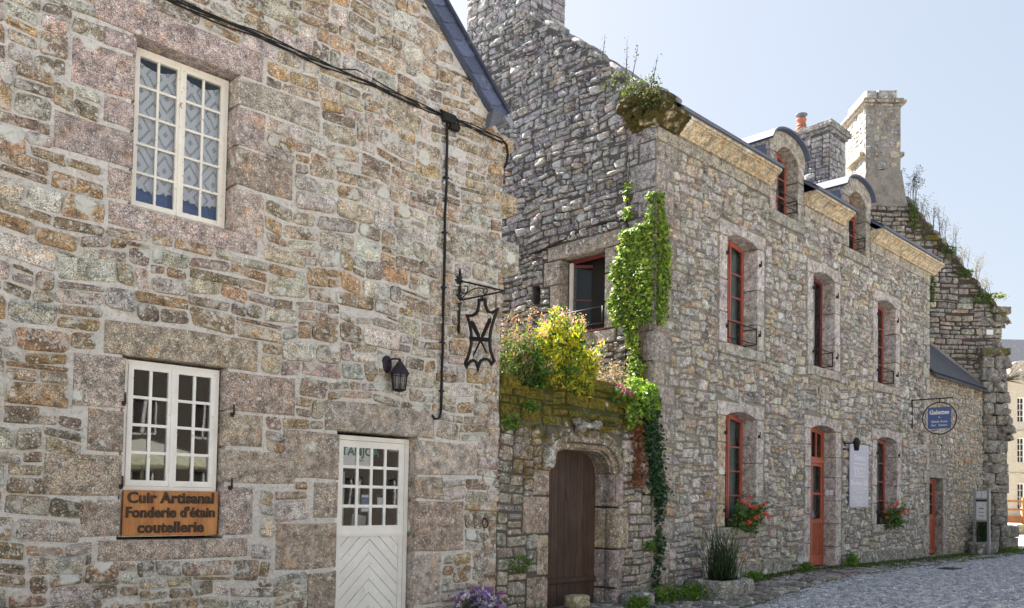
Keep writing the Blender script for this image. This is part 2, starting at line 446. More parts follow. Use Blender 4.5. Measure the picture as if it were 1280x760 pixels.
def lay(x0, x1, z0, z1, skip, cell, wr, hr, rng, ztop=None, zbot=None, match=0.5, drop=0.55):
    """greedy packing of stones on a grid -> list of (xa, xb, za, zb)"""
    nx = int(round((x1-x0)/cell)); nz = int(round((z1-z0)/cell))
    cx = (x1-x0)/nx; cz = (z1-z0)/nz
    occ = np.zeros((nx, nz), bool)
    X = x0+(np.arange(nx)+0.5)*cx; Z = z0+(np.arange(nz)+0.5)*cz
    for (a, b, c, d) in skip:
        ix = np.where((X > a-0.014) & (X < b+0.014))[0]; iz = np.where((Z > c-0.014) & (Z < d+0.014))[0]
        if len(ix) and len(iz): occ[ix[0]:ix[-1]+1, iz[0]:iz[-1]+1] = True
    if ztop is not None:
        for i in range(nx):
            occ[i, Z > ztop(X[i])+cz*0.2] = True
    if zbot is not None:
        for i in range(nx):
            occ[i, Z < zbot(X[i])] = True
    out = []
    topof = np.full(nx, -1)
    for k in range(nz):
        i = 0
        while i < nx:
            if occ[i, k]: i += 1; continue
            run = 0
            while i+run < nx and not occ[i+run, k] and run < wr[1]+2: run += 1
            w = rng.randint(wr[0], wr[1]) if rng.random() < 0.75 else rng.randint(wr[0], max(wr[0], (wr[0]+wr[1])//2))
            if run - w < wr[0]*0.7: w = run if run <= wr[1]+1 else w
            w = min(w, run)
            h = rng.randint(hr[0], hr[1])
            if w <= wr[0] and rng.random() < 0.6: h = hr[0]
            if i > 0 and topof[i-1] > k and rng.random() < match: h = topof[i-1]-k
            h = max(1, min(h, hr[1]+1))
            hh = 0
            while hh < h and k+hh < nz and not occ[i:i+w, k+hh].any(): hh += 1
            # do not leave a 1-cell strip
            if k+hh+1 < nz and not occ[i:i+w, k+hh].any() and occ[i:i+w, k+hh+1].all(): hh += 1
            occ[i:i+w, k:k+hh] = True
            topof[i:i+w] = k+hh
            if hh == 1 and hr[0] > 1 and rng.random() < drop: i += w; continue
            out.append((x0+i*cx, x0+(i+w)*cx, z0+k*cz, z0+(k+hh)*cz))
            i += w
    return out

def stone_geo(mb, rects, U, Vv, N, O, cols, rng, joint, prot, rad=0.35, amp=0.010, wseed=0.0, wamp=0.0, alpha=None, mat=0, NP=5, jag=0.04, ztop=None, flat=False, hfun=None):
    """rects (n,4): xa xb za zb in wall plane; builds rounded cushions, vectorised"""
    r = np.array(rects, float)
    n = len(r)
    if n == 0: return
    Q = np.stack([np.stack([r[:,0], r[:,2]], 1), np.stack([r[:,1], r[:,2]], 1), np.stack([r[:,1], r[:,3]], 1), np.stack([r[:,0], r[:,3]], 1)], 1)
    if wamp > 0:
        dx, dz = warp(Q[..., 0], Q[..., 1], wseed, wamp)
        Q = Q + np.stack([dx, dz], -1)
    Q = Q + rng.uniform(-1, 1, Q.shape)*amp
    if ztop is not None:
        Q[..., 1] = np.minimum(Q[..., 1], np.vectorize(ztop)(Q[..., 0]))
    a = np.maximum(0.02, (np.linalg.norm(Q[:,1]-Q[:,0], axis=1)+np.linalg.norm(Q[:,2]-Q[:,3], axis=1))/4)
    b = np.maximum(0.015, (np.linalg.norm(Q[:,3]-Q[:,0], axis=1)+np.linalg.norm(Q[:,2]-Q[:,1], axis=1))/4)
    rr = np.minimum(a, b)*rng.uniform(rad*0.5, rad*1.3, n)
    # outline template
    NO = 4*NP
    px = np.zeros((n, NO)); pz = np.zeros((n, NO))
    cor = [(1,-1,-90), (1,1,0), (-1,1,90), (-1,-1,180)]
    k = 0
    mids = []
    for (sx, sz, a0) in cor:
        for q in range(NP-1):
            w = R(a0 + 90.0*q/(NP-2)) if NP > 2 else R(a0+45)
            px[:, k] = sx*(a-rr) + rr*math.cos(w)
            pz[:, k] = sz*(b-rr) + rr*math.sin(w)
            k += 1
        px[:, k] = 0; pz[:, k] = 0
        mids.append(k); k += 1
    for m_ in mids:
        nx_ = (m_+1) % NO
        px[:, m_] = (px[:, m_-1]+px[:, nx_])/2; pz[:, m_] = (pz[:, m_-1]+pz[:, nx_])/2
    # ragged outline
    jt = rng.uniform(-1, 1, (n, NO)); jt = (jt+np.roll(jt, 1, 1))*0.5
    sc = 1 - jag*(0.5+jt)
    px *= sc; pz *= sc
    jn = joint*rng.uniform(0.7, 1.35, n)
    def ringpts(e, frac=None):
        if frac is None:
            fx = np.maximum(0.25, 1-(jn/2+e)/a); fz = np.maximum(0.25, 1-(jn/2+e)/b)
        else:
            fx = fz = np.full(n, frac)
        X = px/a[:,None]*fx[:,None]; Z = pz/b[:,None]*fz[:,None]
        s_ = (X+1)/2; t_ = (Z+1)/2
        P = (Q[:,None,0]*((1-s_)*(1-t_))[...,None] + Q[:,None,1]*(s_*(1-t_))[...,None] + Q[:,None,2]*(s_*t_)[...,None] + Q[:,None,3]*((1-s_)*t_)[...,None])
        return P
    pr = prot*rng.uniform(0.35, 1.4, n)
    tiltx = rng.uniform(-1, 1, n)*prot*0.45; tiltz = rng.uniform(-1, 1, n)*prot*0.45
    if flat:
        spec = [(0.0, None, -0.02), (0.002, None, 0.55), (0.010, None, 0.92), (0.03, None, 1.0), (0, 0.5, 1.0)]
    else:
        spec = [(0.0, None, -0.03), (0.001, None, 0.30), (0.006, None, 0.76), (0.020, None, 0.97), (0, 0.45, 1.05)]
    Vs = []
    for q, (e, fr, h) in enumerate(spec):
        P = ringpts(e, fr)
        if h < 0: H = np.full((n, NO), h)
        else:
            bump_ = rng.uniform(-1, 1, (n, NO))*prot*(0.05 if flat else 0.2)
            tl = (px/a[:,None])*tiltx[:,None] + (pz/b[:,None])*tiltz[:,None]
            H = pr[:,None]*h + (bump_ + (0 if flat else 1)*tl)*(h if h > 0.3 else 0.3)
            H = np.maximum(H, 0.001)
        Vs.append((P, H))
    cP = Q.mean(1)[:,None,:]; cH = (pr*(1.0 if flat else 1.1))[:,None]
    Vs.append((cP, cH))
    P2 = np.concatenate([v[0] for v in Vs], 1); H2 = np.concatenate([v[1] for v in Vs], 1)
    U = np.array(U, float); Vv = np.array(Vv, float); N = np.array(N, float); O = np.array(O, float)
    W = O + P2[...,0:1]*U + P2[...,1:2]*Vv + H2[...,None]*N
    if hfun is not None:
        W[..., 2] += hfun(W[..., 0], W[..., 1])
    nv = W.shape[1]
    nr = len(spec)
    flip = np.dot(np.cross(U, Vv), N) < 0
    F4 = []
    for q in range(nr-1):
        for i in range(NO):
            j = (i+1) % NO
            f = (q*NO+i, q*NO+j, (q+1)*NO+j, (q+1)*NO+i)
            F4.append(f[::-1] if flip else f)
    F3 = []
    for i in range(NO):
        j = (i+1) % NO
        f = ((nr-1)*NO+i, (nr-1)*NO+j, nr*NO)
        F3.append(f[::-1] if flip else f)
    F4 = np.array(F4); F3 = np.array(F3)
    off = (np.arange(n)*nv)[:,None,None]
    C = np.ones((n, nv, 4)); C[..., :3] = cols[:,None,:]
    al = np.zeros((n, nv)) if alpha is None else alpha(W[...,0], W[...,1], W[...,2])
    C[..., 3] = al
    base = mb.n
    mb.V.append(W.reshape(-1,3)); mb.C.append(C.reshape(-1,4))
    mb.F.append(((F4[None]+off).reshape(-1,4)+base, mat, True))
    mb.F.append(((F3[None]+off).reshape(-1,3)+base, mat, True))
    mb.n += n*nv

def pick(pal, n, rng, var=0.20):
    w = np.array([p[1] for p in pal], float); w /= w.sum()
    idx = rng.choice(len(pal), n, p=w)
    c = np.array([p[0] for p in pal])[idx]
    c = c*rng.uniform(1-var, 1+var, (n, 1))*rng.uniform(1-var*0.3, 1+var*0.3, (n, 3))
    return c

def wall_body(mb, x0, x1, z0, ztop, holes, U, Vv, N, O, thick, mat=1, alpha=None, brk=(), reveal=True):
    """mortar bed of a wall with openings, closed at back, top and ends"""
    U = np.array(U, float); Vv = np.array(Vv, float); N = np.array(N, float); O = np.array(O, float)
    xs = sorted(set([x0, x1] + [h[0] for h in holes] + [h[1] for h in holes] + list(brk)))
    nxs = []
    for a, b in zip(xs[:-1], xs[1:]):
        k = max(1, int((b-a)/0.6)); nxs += [a+(b-a)*i/k for i in range(k)]
    xs = nxs+[xs[-1]]
    def P(u, v, w): return tuple(O + u*U + v*Vv + w*N)
    flip = np.dot(np.cross(U, Vv), N) < 0
    def quad(p):
        al = 0.0
        if alpha is not None:
            A = np.array(p); al = alpha(A[:,0], A[:,1], A[:,2])
            col = np.ones((4, 4)); col[:, 3] = al
        else: col = (1,1,1,0)
        mb.add(p, [(3,2,1,0)] if flip else [(0,1,2,3)], col, mat)
    for a, b in zip(xs[:-1], xs[1:]):
        hs = sorted([(h[2], h[3]) for h in holes if h[0] <= a+1e-6 and h[1] >= b-1e-6])
        z = z0; ivs = []
        for (c, d) in hs:
            if c > z: ivs.append((z, z, c, c))
            z = d
        ivs.append((z, z, ztop(a+1e-4), ztop(b-1e-4)))
        for (za, zb, zc, zd) in ivs:
            k = max(1, int((zc-za)/0.8))
            for q in range(k):
                f0, f1 = q/k, (q+1)/k
                quad([P(a, za+(zc-za)*f0, 0), P(b, zb+(zd-zb)*f0, 0), P(b, zb+(zd-zb)*f1, 0), P(a, za+(zc-za)*f1, 0)])
            quad([P(b, zb, -thick), P(a, za, -thick), P(a, zc, -thick), P(b, zd, -thick)])
        ta, tb = ztop(a+1e-4), ztop(b-1e-4); quad([P(a, ta, 0), P(b, tb, 0), P(b, tb, -thick), P(a, ta, -thick)])
    quad([P(x0, z0, -thick), P(x0, z0, 0), P(x0, ztop(x0), 0), P(x0, ztop(x0), -thick)])
    quad([P(x1, z0, 0), P(x1, z0, -thick), P(x1, ztop(x1), -thick), P(x1, ztop(x1), 0)])
    if reveal:
        for (a, b, c, d) in holes:
            quad([P(a, c, 0), P(a, c, -thick), P(a, d, -thick), P(a, d, 0)][::-1])
            quad([P(b, c, 0), P(b, c, -thick), P(b, d, -thick), P(b, d, 0)])
            if c > z0+0.01: quad([P(a, c, 0), P(b, c, 0), P(b, c, -thick), P(a, c, -thick)][::-1])
            quad([P(a, d, 0), P(b, d, 0), P(b, d, -thick), P(a, d, -thick)])

XU, ZU, NF = (1,0,0), (0,0,1), (0,-1,0)      # facade plane y = 0, facing -y
def gz(x, y=0):
    """height of the ground"""
    x = np.asarray(x, float)
    t = np.clip((6-x)/12.0, 0, 1); t = t*t*(3-2*t)
    u = np.clip((x-24)/40.0, 0, 1)
    return -0.48*t + 1.1*u*u*(3-2*u)*1.0

def dblocks(mb, blocks, depth, col, mat=0, y0=-0.02, b=0.012, jit=0.008, rng=random, var=0.12, arch=None, al=0.0):
    """dressed blocks as real solids going back through the reveal: (x0,x1,z0,z1[,depth])"""
    for bl in blocks:
        x0, x1, z0, z1 = bl[:4]; d = bl[4] if len(bl) > 4 else depth
        g = 0.011
        j = lambda: rng.uniform(-jit, jit)
        f = rng.uniform(1-var, 1+var)
        c = tuple(v*f*rng.uniform(0.97, 1.03) for v in col)+(al,)
        poly = [(x0+g+j()*.3, z0+g+j()), ((x0+x1)/2, z0+g+j()), (x1-g+j()*.3, z0+g+j()), (x1-g+j()*.3, (z0+z1)/2), (x1-g+j()*.3, z1-g+j()), ((x0+x1)/2, z1-g+j()), (x0+g+j()*.3, z1-g+j()), (x0+g+j()*.3, (z0+z1)/2)]
        mb.prism(poly, y0+rng.uniform(-0.008, 0.008), d, b*1.3, c, mat, smooth=False)

def lump(mb, c, r, col, al=0.0, sx=(1,1,1), seed=0, nu=12, nv=8, k=0.25, mat=0, Mx=None):
    V = []; F = []
    for i in range(nv+1):
        ph = math.pi*i/nv
        for j in range(nu):
            th_ = 2*math.pi*j/nu
            d = Vector((math.sin(ph)*math.cos(th_), math.sin(ph)*math.sin(th_), math.cos(ph)))
            m = max(abs(d.x), abs(d.y), abs(d.z)); d8 = d*(0.55+0.45/m)
            q = 1+k*mnoise.noise(d*1.6+Vector((seed*3.1, seed, 0)))+0.5*k*mnoise.noise(d*4+Vector((seed, 0, seed)))
            p = Vector((d8.x*r*sx[0]*q, d8.y*r*sx[1]*q, d8.z*r*sx[2]*q))
            if Mx is not None: p = Mx @ p
            V.append((c[0]+p.x, c[1]+p.y, c[2]+p.z))
    for i in range(nv):
        for j in range(nu):
            l = (j+1) % nu
            F.append((i*nu+j, (i+1)*nu+j, (i+1)*nu+l, i*nu+l))
    mb.add(V, F, tuple(col)+(al,), mat, True)
def rough_coping(mb, fn, t0, t1, step, col, al, rng, y0, y1, r=0.16, over=0.03):
    """uneven capping stones along a sloping top edge fn(t)"""
    t = t0
    while t < t1:
        w_ = step*rng.uniform(0.6, 1.3)
        a_ = math.atan2(fn(t+w_)-fn(t), w_); L_ = w_/max(0.3, math.cos(a_))
        Mx = Matrix.Rotation(-a_+R(rng.uniform(-7, 7)), 3, 'Y')
        y = y0
        while y < y1:
            d_ = rng.uniform(0.3, 0.45)
            f = rng.uniform(0.75, 1.2)
            lump(mb, (t+w_/2, y+d_/2-rng.uniform(0, 0.04), (fn(t)+fn(t+w_))/2+over+rng.uniform(-0.05, 0.03)), 1.0, tuple(v*f for v in col), al, (L_*0.55, d_*0.55, r*rng.uniform(0.5, 0.8)), rng.uniform(0, 90), Mx=Mx)
            y += d_
        t += w_
prg = random.Random(5)
GM = Matrix(((0,1,0,0),(-1,0,0,0),(0,0,1,0),(0,0,0,1)))            # gable frame: x_f -> -y, y_f -> +x
YAW = 45.477
cc_, ss_ = math.cos(R(YAW)), math.sin(R(YAW))
CAMX, CAMY = -12.856, -9.347
def camframe(d):                                                    # a wall that squarely faces the square's corner
    return Matrix(((ss_, cc_, 0, CAMX+cc_*d), (-cc_, ss_, 0, CAMY+ss_*d), (0,0,1,0), (0,0,0,1)))

def rubble(mb, x0, x1, z0, z1, skip, pal, cell, wr, hr, joint, prot, seed, ztop=None, zbot=None, wamp=0.02, alpha=None, jag=0.05, rad=0.4, NP=5, amp=0.009, mat=0, match=0.5, colfn=None, frame=(XU, ZU, NF), O=(0,0,0), flat=False, hfun=None):
    rng = random.Random(seed); rn = np.random.RandomState(seed)
    rects = lay(x0, x1, z0, z1, skip, cell, wr, hr, rng, ztop, zbot, match)
    # split a few into small pinning stones
    out = []
    for a, b, c, d in rects:
        if rng.random() < 0.10 and (d-c) > cell*3.5 and (b-a) > cell*2.5:
            m = c+(d-c)*rng.uniform(0.35, 0.65)
            out += [(a, b, c, m), (a, b, m, d)]
        else: out.append((a, b, c, d))
    cols = pick(pal, len(out), rn)
    if colfn is not None: cols = colfn(np.array(out), cols)
    stone_geo(mb, out, *frame[:2], frame[2], O, cols, rn, joint, prot, rad, amp, seed*0.7, wamp, alpha, mat, NP, jag, ztop, flat, hfun)

def dress_rects(mb, rects, col, seed, joint=0.02, prot=0.02, mat=0, alpha=None, var=0.12, jag=0.012, rad=0.12, amp=0.006):
    rn = np.random.RandomState(seed)
    cols = np.array([col]*len(rects))*rn.uniform(1-var, 1+var, (len(rects), 1))*rn.uniform(0.96, 1.04, (len(rects), 3))
    stone_geo(mb, rects, XU, ZU, NF, (0,0,0), cols, rn, joint, prot, rad, amp, 0, 0, alpha, mat, 6, jag, flat=True)

# ================================================================== HOUSE A (left, gable to the street)
def ztA(x):
    return 7.15+0.93*(-4.0-x) if x > -9.9 else 7.15+0.93*(x+15.8)
hA = thing('stone_house', (-9.9, 0, -0.45), 'warm brown rubble stone house with white shop door, two white windows and carved wooden sign', 'house')
holesA = [(-9.50, -8.36, 4.69, 6.54), (-9.50, -8.41, 1.09, 3.03), (-6.80, -5.58, -0.6, 2.39)]
# dressed blocks read off the picture (x0,x1,z0,z1)
blkA = [(-9.98,-8.02,6.54,6.92),(-8.36,-7.22,6.20,6.54),(-8.36,-7.97,5.71,6.19),(-8.36,-7.58,5.22,5.70),(-8.36,-7.95,4.66,5.20),
        (-10.17,-9.5,5.80,6.30),(-9.86,-9.5,6.31,6.54),(-9.84,-9.5,5.49,5.79),(-10.31,-9.5,5.06,5.47),(-9.78,-9.5,4.69,5.05),(-9.76,-8.02,4.41,4.68),
        (-9.76,-7.98,3.04,3.42),(-10.05,-9.5,2.46,3.02),(-9.89,-9.5,1.99,2.45),(-10.29,-9.5,1.51,1.98),(-9.93,-9.5,1.09,1.50),
        (-8.41,-7.46,2.54,3.03),(-8.41,-7.88,2.12,2.53),(-8.41,-7.42,1.69,2.11),(-8.41,-7.98,1.09,1.68),(-9.75,-8.03,0.82,1.08),
        (-7.05,-5.23,2.40,2.82),(-7.63,-6.80,1.78,2.39),(-7.19,-6.80,1.27,1.76),(-7.70,-6.80,0.63,1.25),(-7.24,-6.80,0.13,0.61),(-7.6,-6.80,-0.45,0.11),
        (-5.58,-4.42,1.89,2.39),(-5.58,-5.04,1.54,1.87),(-5.58,-4.64,0.80,1.52),(-5.58,-5.06,0.06,0.78),(-5.58,-4.7,-0.5,0.04)]
palA = [((0.37,0.28,0.195),3),((0.43,0.295,0.175),2.0),((0.48,0.395,0.30),2.8),((0.43,0.37,0.325),2.4),((0.58,0.54,0.48),2.8),((0.27,0.22,0.175),1.8),((0.46,0.32,0.175),1.0),((0.52,0.47,0.41),2.2)]
def colA(r, c):
    # upper courses are paler, lower ones are browner
    t = np.clip((r[:,2]-3.5)/4.5, 0, 1)[:,None]
    o = c*(1-0.0*t) + t*np.array([0.06, 0.055, 0.045])
    v = np.clip(1-np.abs(r[:,2]-(ztA_np(r[:,0])-0.55))/0.6, 0, 1)[:,None]  # band below the verge: warm bounced light painted into the stone colour
    return o*(1-0.5*v)+np.array([0.50,0.33,0.17])*0.5*v
def ztA_np(x): return np.where(x > -9.9, 7.15+0.93*(-4.0-x), 7.15+0.93*(x+15.8))
mb = MB()
wall_body(mb, -15.8, -3.98, -0.7, ztA, [(a-0.05, b+0.05, c-(0.04 if c > 0 else 0), d+0.04) for a, b, c, d in holesA], XU, ZU, NF, (0,0,0), 0.5, 1, brk=(-9.9,))
rubble(mb, -15.8, -3.97, -0.65, 12.6, holesA+blkA, palA, 0.064, (3, 9), (2, 4), 0.018, 0.034, 21, ztop=ztA, wamp=0.050, jag=0.055, rad=0.5, amp=0.014, NP=6, colfn=colA, match=0.5)
wallA = mb.build('wall', [M['stoneA'], M['mortA']], hA)
for nm, sel in (('window_surround', lambda b: b[2] > 4.3), ('window_surround', lambda b: b[1] < -7.3 and 0.7 < b[2] < 3.5), ('door_surround', lambda b: b[2] < 2.6 and b[0] > -7.8)):
    mb = MB()
    for b_ in blkA:
        if not sel(b_) or (nm == 'window_surround' and b_[0] > -8.1 and b_[2] < 3 and b_[1] > -7.4): continue
        if nm == 'door_surround' and b_[1] < -6.7 and b_[0] < -7.9: continue
        colr = (0.43,0.35,0.325) if b_[0] < -9.4 and b_[2] > 4 else prg.choice([(0.43,0.35,0.285),(0.46,0.395,0.345),(0.40,0.335,0.275),(0.43,0.36,0.29)])
        dblocks(mb, [b_], 0.40, colr, b=0.022, rng=prg, jit=0.014)
    mb.build(nm, [M['dressA']], hA)
# kneeler corbels and quoins at the right corner
mb = MB()
rq = random.Random(3)
z = -0.5; k = 0
while z < 7.0:
    h = rq.uniform(0.28, 0.5)
    if z < 6.05 < z+h or (5.1 < z+h and z < 5.6): pass
    w = (0.55 if k % 2 else 0.32)*rq.uniform(0.8, 1.2)
    if not (5.0 < z+h and z < 5.65): dblocks(mb, [(-3.98-w, -3.955, z, z+h)], 0.55 if k % 2 else 0.8, rq.choice([(0.40,0.34,0.26),(0.36,0.28,0.20),(0.42,0.38,0.32)]), b=0.03, rng=rq, y0=-0.012)
    z += h; k += 1
dblocks(mb, [(-5.02,-3.60,5.11,5.58)], 0.6, (0.38,0.35,0.29), b=0.04, rng=rq, y0=-0.05)
dblocks(mb, [(-4.3,-3.66,6.03,6.32)], 0.6, (0.42,0.33,0.20), b=0.04, rng=rq, y0=-0.04)
dblocks(mb, [(-4.25,-3.78,6.98,7.2)], 0.6, (0.45,0.33,0.2), b=0.03, rng=rq, y0=-0.04)
mb.build('quoins', [M['stoneA']], hA)
# side and rear walls
mb = MB(Matrix(((0,-1,0,-3.97),(1,0,0,0),(0,0,1,0),(0,0,0,1))))
wall_body(mb, 0.5, 8.5, -0.7, lambda x: 7.1, [], XU, ZU, NF, (0,0,0), 0.5, 1)
rubble(mb, 0.5, 8.5, -0.6, 7.1, [], palA, 0.07, (3, 8), (2, 4), 0.03, 0.016, 22, NP=3)
mb.build('side_wall', [M['stoneA'], M['mortA']], hA)
mb = MB(); mb.box(-15.8, -15.3, 0.5, 8.5, -0.7, 7.1, (0.4,0.3,0.2,0)); mb.prism([(-15.3,-0.7),(-4.47,-0.7),(-4.47,7.1),(-9.9,12.2),(-15.3,7.1)], 8.0, 8.5, 0, (0.4,0.3,0.2,0))
mb.build('rear_wall', [M['stoneA']], hA)
# roof with slate-hung verge
mb = MB()
th = math.atan(0.93); ca, sa = math.cos(th), math.sin(th)
def slopeA(s, n):                       # s metres down the right slope from the apex, n metres above wall line
    return (-9.9 + s*ca + n*sa, ztA(-9.9)+0.0 - s*sa + n*ca)
SL = (5.70)/ca
def band(s0, s1, n0, n1): return [slopeA(s0, n0), slopeA(s1, n0), slopeA(s1, n1), slopeA(s0, n1)]
mb.prism(band(0, SL, 0.0, 0.24), -0.10, 8.7, 0, (0.9,0.9,0.9,0), 0)
mb.prism(band(0, SL+0.02, 0.215, 0.26), -0.19, -0.10, 0, (0.40,0.40,0.45,0), 0)
s = 0.0
while s < SL-0.1:                      # overlapping round-ended slates down the verge
    l = 0.36
    pts = [slopeA(s, 0.215), slopeA(s, 0.0)]
    for q in range(0, 7):
        a_ = -math.pi/2 + math.pi*q/12
        pts.append(slopeA(min(SL, s+l*0.75+0.10*math.cos(a_)), 0.0+0.215*(q/6)))
    v = 0.8+0.5*rq.random()
    tilt = 0.022
    V0 = [(p[0], -0.118-tilt*((i_ >= 2)), p[1]) for i_, p in enumerate(pts)]
    V1 = [(p[0], -0.102, p[1]) for p in pts]
    n_ = len(pts)
    mb.add(V0+V1, [tuple(range(n_))]+[(i_, n_+i_, n_+(i_+1)%n_, (i_+1)%n_) for i_ in range(n_)], (v,v,v*1.1,0), 0)
    s += l*0.72
mir = lambda pts: [(-19.8-x_, z_) for x_, z_ in reversed(pts)]
mb.prism(mir(band(0, SL, 0.0, 0.24)), -0.10, 8.7, 0, (0.9,0.9,0.9,0), 0)
mb.build('roof', [M['slate']], hA)
mb = MB()
tip = slopeA(SL, 0.12)
mb.prism([(tip[0]-0.30, tip[1]-0.28), (tip[0]-0.02, tip[1]-0.10), (tip[0]+0.06, tip[1]+0.02), (tip[0]-0.2, tip[1]+0.05)], -0.14, 8.6, 0.01, (0.8,0.8,0.8,0))
g_ = [(tip[0]+0.05+0.075*math.cos(a_), -0.05, tip[1]-0.03+0.075*math.sin(a_)) for a_ in [math.pi+math.pi*i_/8 for i_ in range(9)]]
mb.add([(p[0], -0.2, p[2]) for p in g_]+[(p[0], 8.6, p[2]) for p in g_], [(i_, i_+1, 10+i_, 9+i_) for i_ in range(8)], (1.6,1.6,1.6,0))
mb.add([(p[0], -0.2, p[2]) for p in g_], [tuple(range(9))], (1.8,1.8,1.8,0))
mb.build('gutter', [M['zinc']], hA)

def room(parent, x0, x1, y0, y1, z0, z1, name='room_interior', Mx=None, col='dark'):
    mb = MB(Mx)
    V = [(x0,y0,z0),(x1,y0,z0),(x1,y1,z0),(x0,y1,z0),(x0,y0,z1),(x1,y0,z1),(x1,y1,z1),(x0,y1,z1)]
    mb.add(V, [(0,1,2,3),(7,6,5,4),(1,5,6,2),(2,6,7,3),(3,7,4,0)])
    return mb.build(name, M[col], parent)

def casement(parent, x0, x1, z0, z1, y, cols, rows, mat, fw=0.05, lw=0.055, bw=0.028, dep=0.05, arch=0.0, glass='glass', Mx=None, name='window', leaves=2, curtain=None, hideleaf=()):
    """framed casement; returns the frame mesh, pane is its child"""
    xc, hw = (x0+x1)/2, (x1-x0)/2
    def zt(x, off=0.0): return z1 + arch*(1-((x-xc)/hw)**2) - off
    mb = MB(Mx)
    NS = 8 if arch > 0 else 1
    def ringpts(a, b, c, off, n=NS):
        return [(a, c)]+[(b, c)]+[(b+(a-b)*i/n, zt(b+(a-b)*i/n, off)) for i in range(n+1)]
    mb.ring(ringpts(x0, x1, z0, 0), ringpts(x0+fw, x1-fw, z0+fw, fw), y, y+dep+0.02)
    pn = MB(Mx)
    lwid = (x1-x0-2*fw)/leaves
    for l in range(leaves):
        a = x0+fw+l*lwid+0.002; b = a+lwid-0.004
        if l in hideleaf: continue
        c = z0+fw+0.002
        mb.ring(ringpts(a, b, c, fw+0.002), ringpts(a+lw, b-lw, c+lw*1.15, fw+lw), y-0.015, y+dep*0.8)
        ia, ib, ic = a+lw, b-lw, c+lw*1.15
        for k in range(1, cols):
            xx = ia+(ib-ia)*k/cols
            mb.box(xx-bw/2, xx+bw/2, y-0.006, y+dep*0.55, ic-0.003, zt(xx, fw+lw)+0.003)
        zt0 = min(zt(ia, fw+lw), zt(ib, fw+lw))
        for k in range(1, rows):
            zz = ic+(zt0-ic)*k/rows
            mb.box(ia-0.003, ib+0.003, y-0.004, y+dep*0.5, zz-bw/2, zz+bw/2)
        pts = ringpts(ia-0.005, ib+0.005, ic-0.005, fw+lw-0.005)
        pn.add([(p[0], y+dep*0.3, p[1]) for p in pts], [tuple(range(len(pts)))])
    # weather bar where the leaves meet
    if leaves == 2 and not hideleaf:
        xm = (x0+x1)/2
        mb.box(xm-0.022, xm+0.022, y-0.03, y-0.014, z0+fw, zt(xm, fw))
    f = mb.build(name, mat, parent)
    pn.build('pane', M[glass], f)
    return f

# upper window with lace
w = casement(hA, -9.50, -8.36, 4.70, 6.53, 0.20, 2, 5, M['white'], fw=0.045, lw=0.05, bw=0.026, glass='glassA')
mb = MB(); V = []
for k in range(41):
    x_ = -9.46+1.06*k/40; V += [(x_, 0.33+0.014*math.sin(k*1.4), 4.72), (x_, 0.33+0.014*math.sin(k*1.4), 6.02-0.05*math.sin(k*0.16))]
mb.add(V, [(2*k, 2*k+2, 2*k+3, 2*k+1) for k in range(40)], smooth=True); mb.build('blue_curtain', M['bluecloth'], w)
for k, (a, b) in enumerate(((-9.43, -8.955), (-8.905, -8.43))):
    mb = MB()
    n = 16; top = []; bot = []
    for i in range(n+1):
        x_ = a+(b-a)*i/n; t = i/n
        drape = 0.03+0.07*math.sin(math.pi*t)            # pulled-up top edge
        top.append((x_, 0.272+0.008*math.sin(i*1.9), 6.46-drape))
        bot.append((x_, 0.272+0.010*math.sin(i*2.3+1), 4.93+0.035*abs(math.sin(i*math.pi/2.6))+0.09*abs(t-0.5)))
    rows_ = 6; V = []
    for r_ in range(rows_+1):
        for i in range(n+1):
            p, q = top[i], bot[i]; f = r_/rows_
            V.append(tuple(p[j]+(q[j]-p[j])*f for j in range(3)))
    mb.add(V, [(r_*(n+1)+i, r_*(n+1)+i+1, (r_+1)*(n+1)+i+1, (r_+1)*(n+1)+i) for r_ in range(rows_) for i in range(n)], smooth=True)
    mb.build('lace_curtain', M['lace'], w)
mb = MB(); mb.box(-9.56, -8.34, 0.13, 0.26, 4.672, 4.702); mb.build('window_sill', M['white'], w)
room(hA, -9.7, -8.1, 0.45, 1.6, 4.5, 6.7)
# lower window
w = casement(hA, -9.50, -8.42, 1.60, 3.02, 0.09, 2, 4, M['white2'], fw=0.045, lw=0.055, bw=0.032, glass='glassA')
mb = MB(); mb.box(-9.5, -8.42, 0.10, 0.16, 1.09, 1.60); mb.build('lower_panel', M['white2'], w)
room(hA, -9.8, -8.0, 0.5, 2.6, 0.9, 3.2)
# shutter pintles beside lower window
for (x_, z_) in ((-9.53,2.55),(-9.53,1.66),(-8.30,2.53),(-8.30,1.67)):
    mb = MB(); mb.tube([(x_,0.0,z_-0.02),(x_,-0.06,z_-0.02),(x_,-0.065,z_+0.0)], 0.012); mb.tube([(x_,-0.065,z_-0.03),(x_,-0.065,z_+0.09)], [0.014,0.010]); mb.box(x_-0.02,x_+0.02,-0.03,0.0,z_-0.05,z_+0.0)
    mb.build('shutter_hinge', M['rust'], hA)
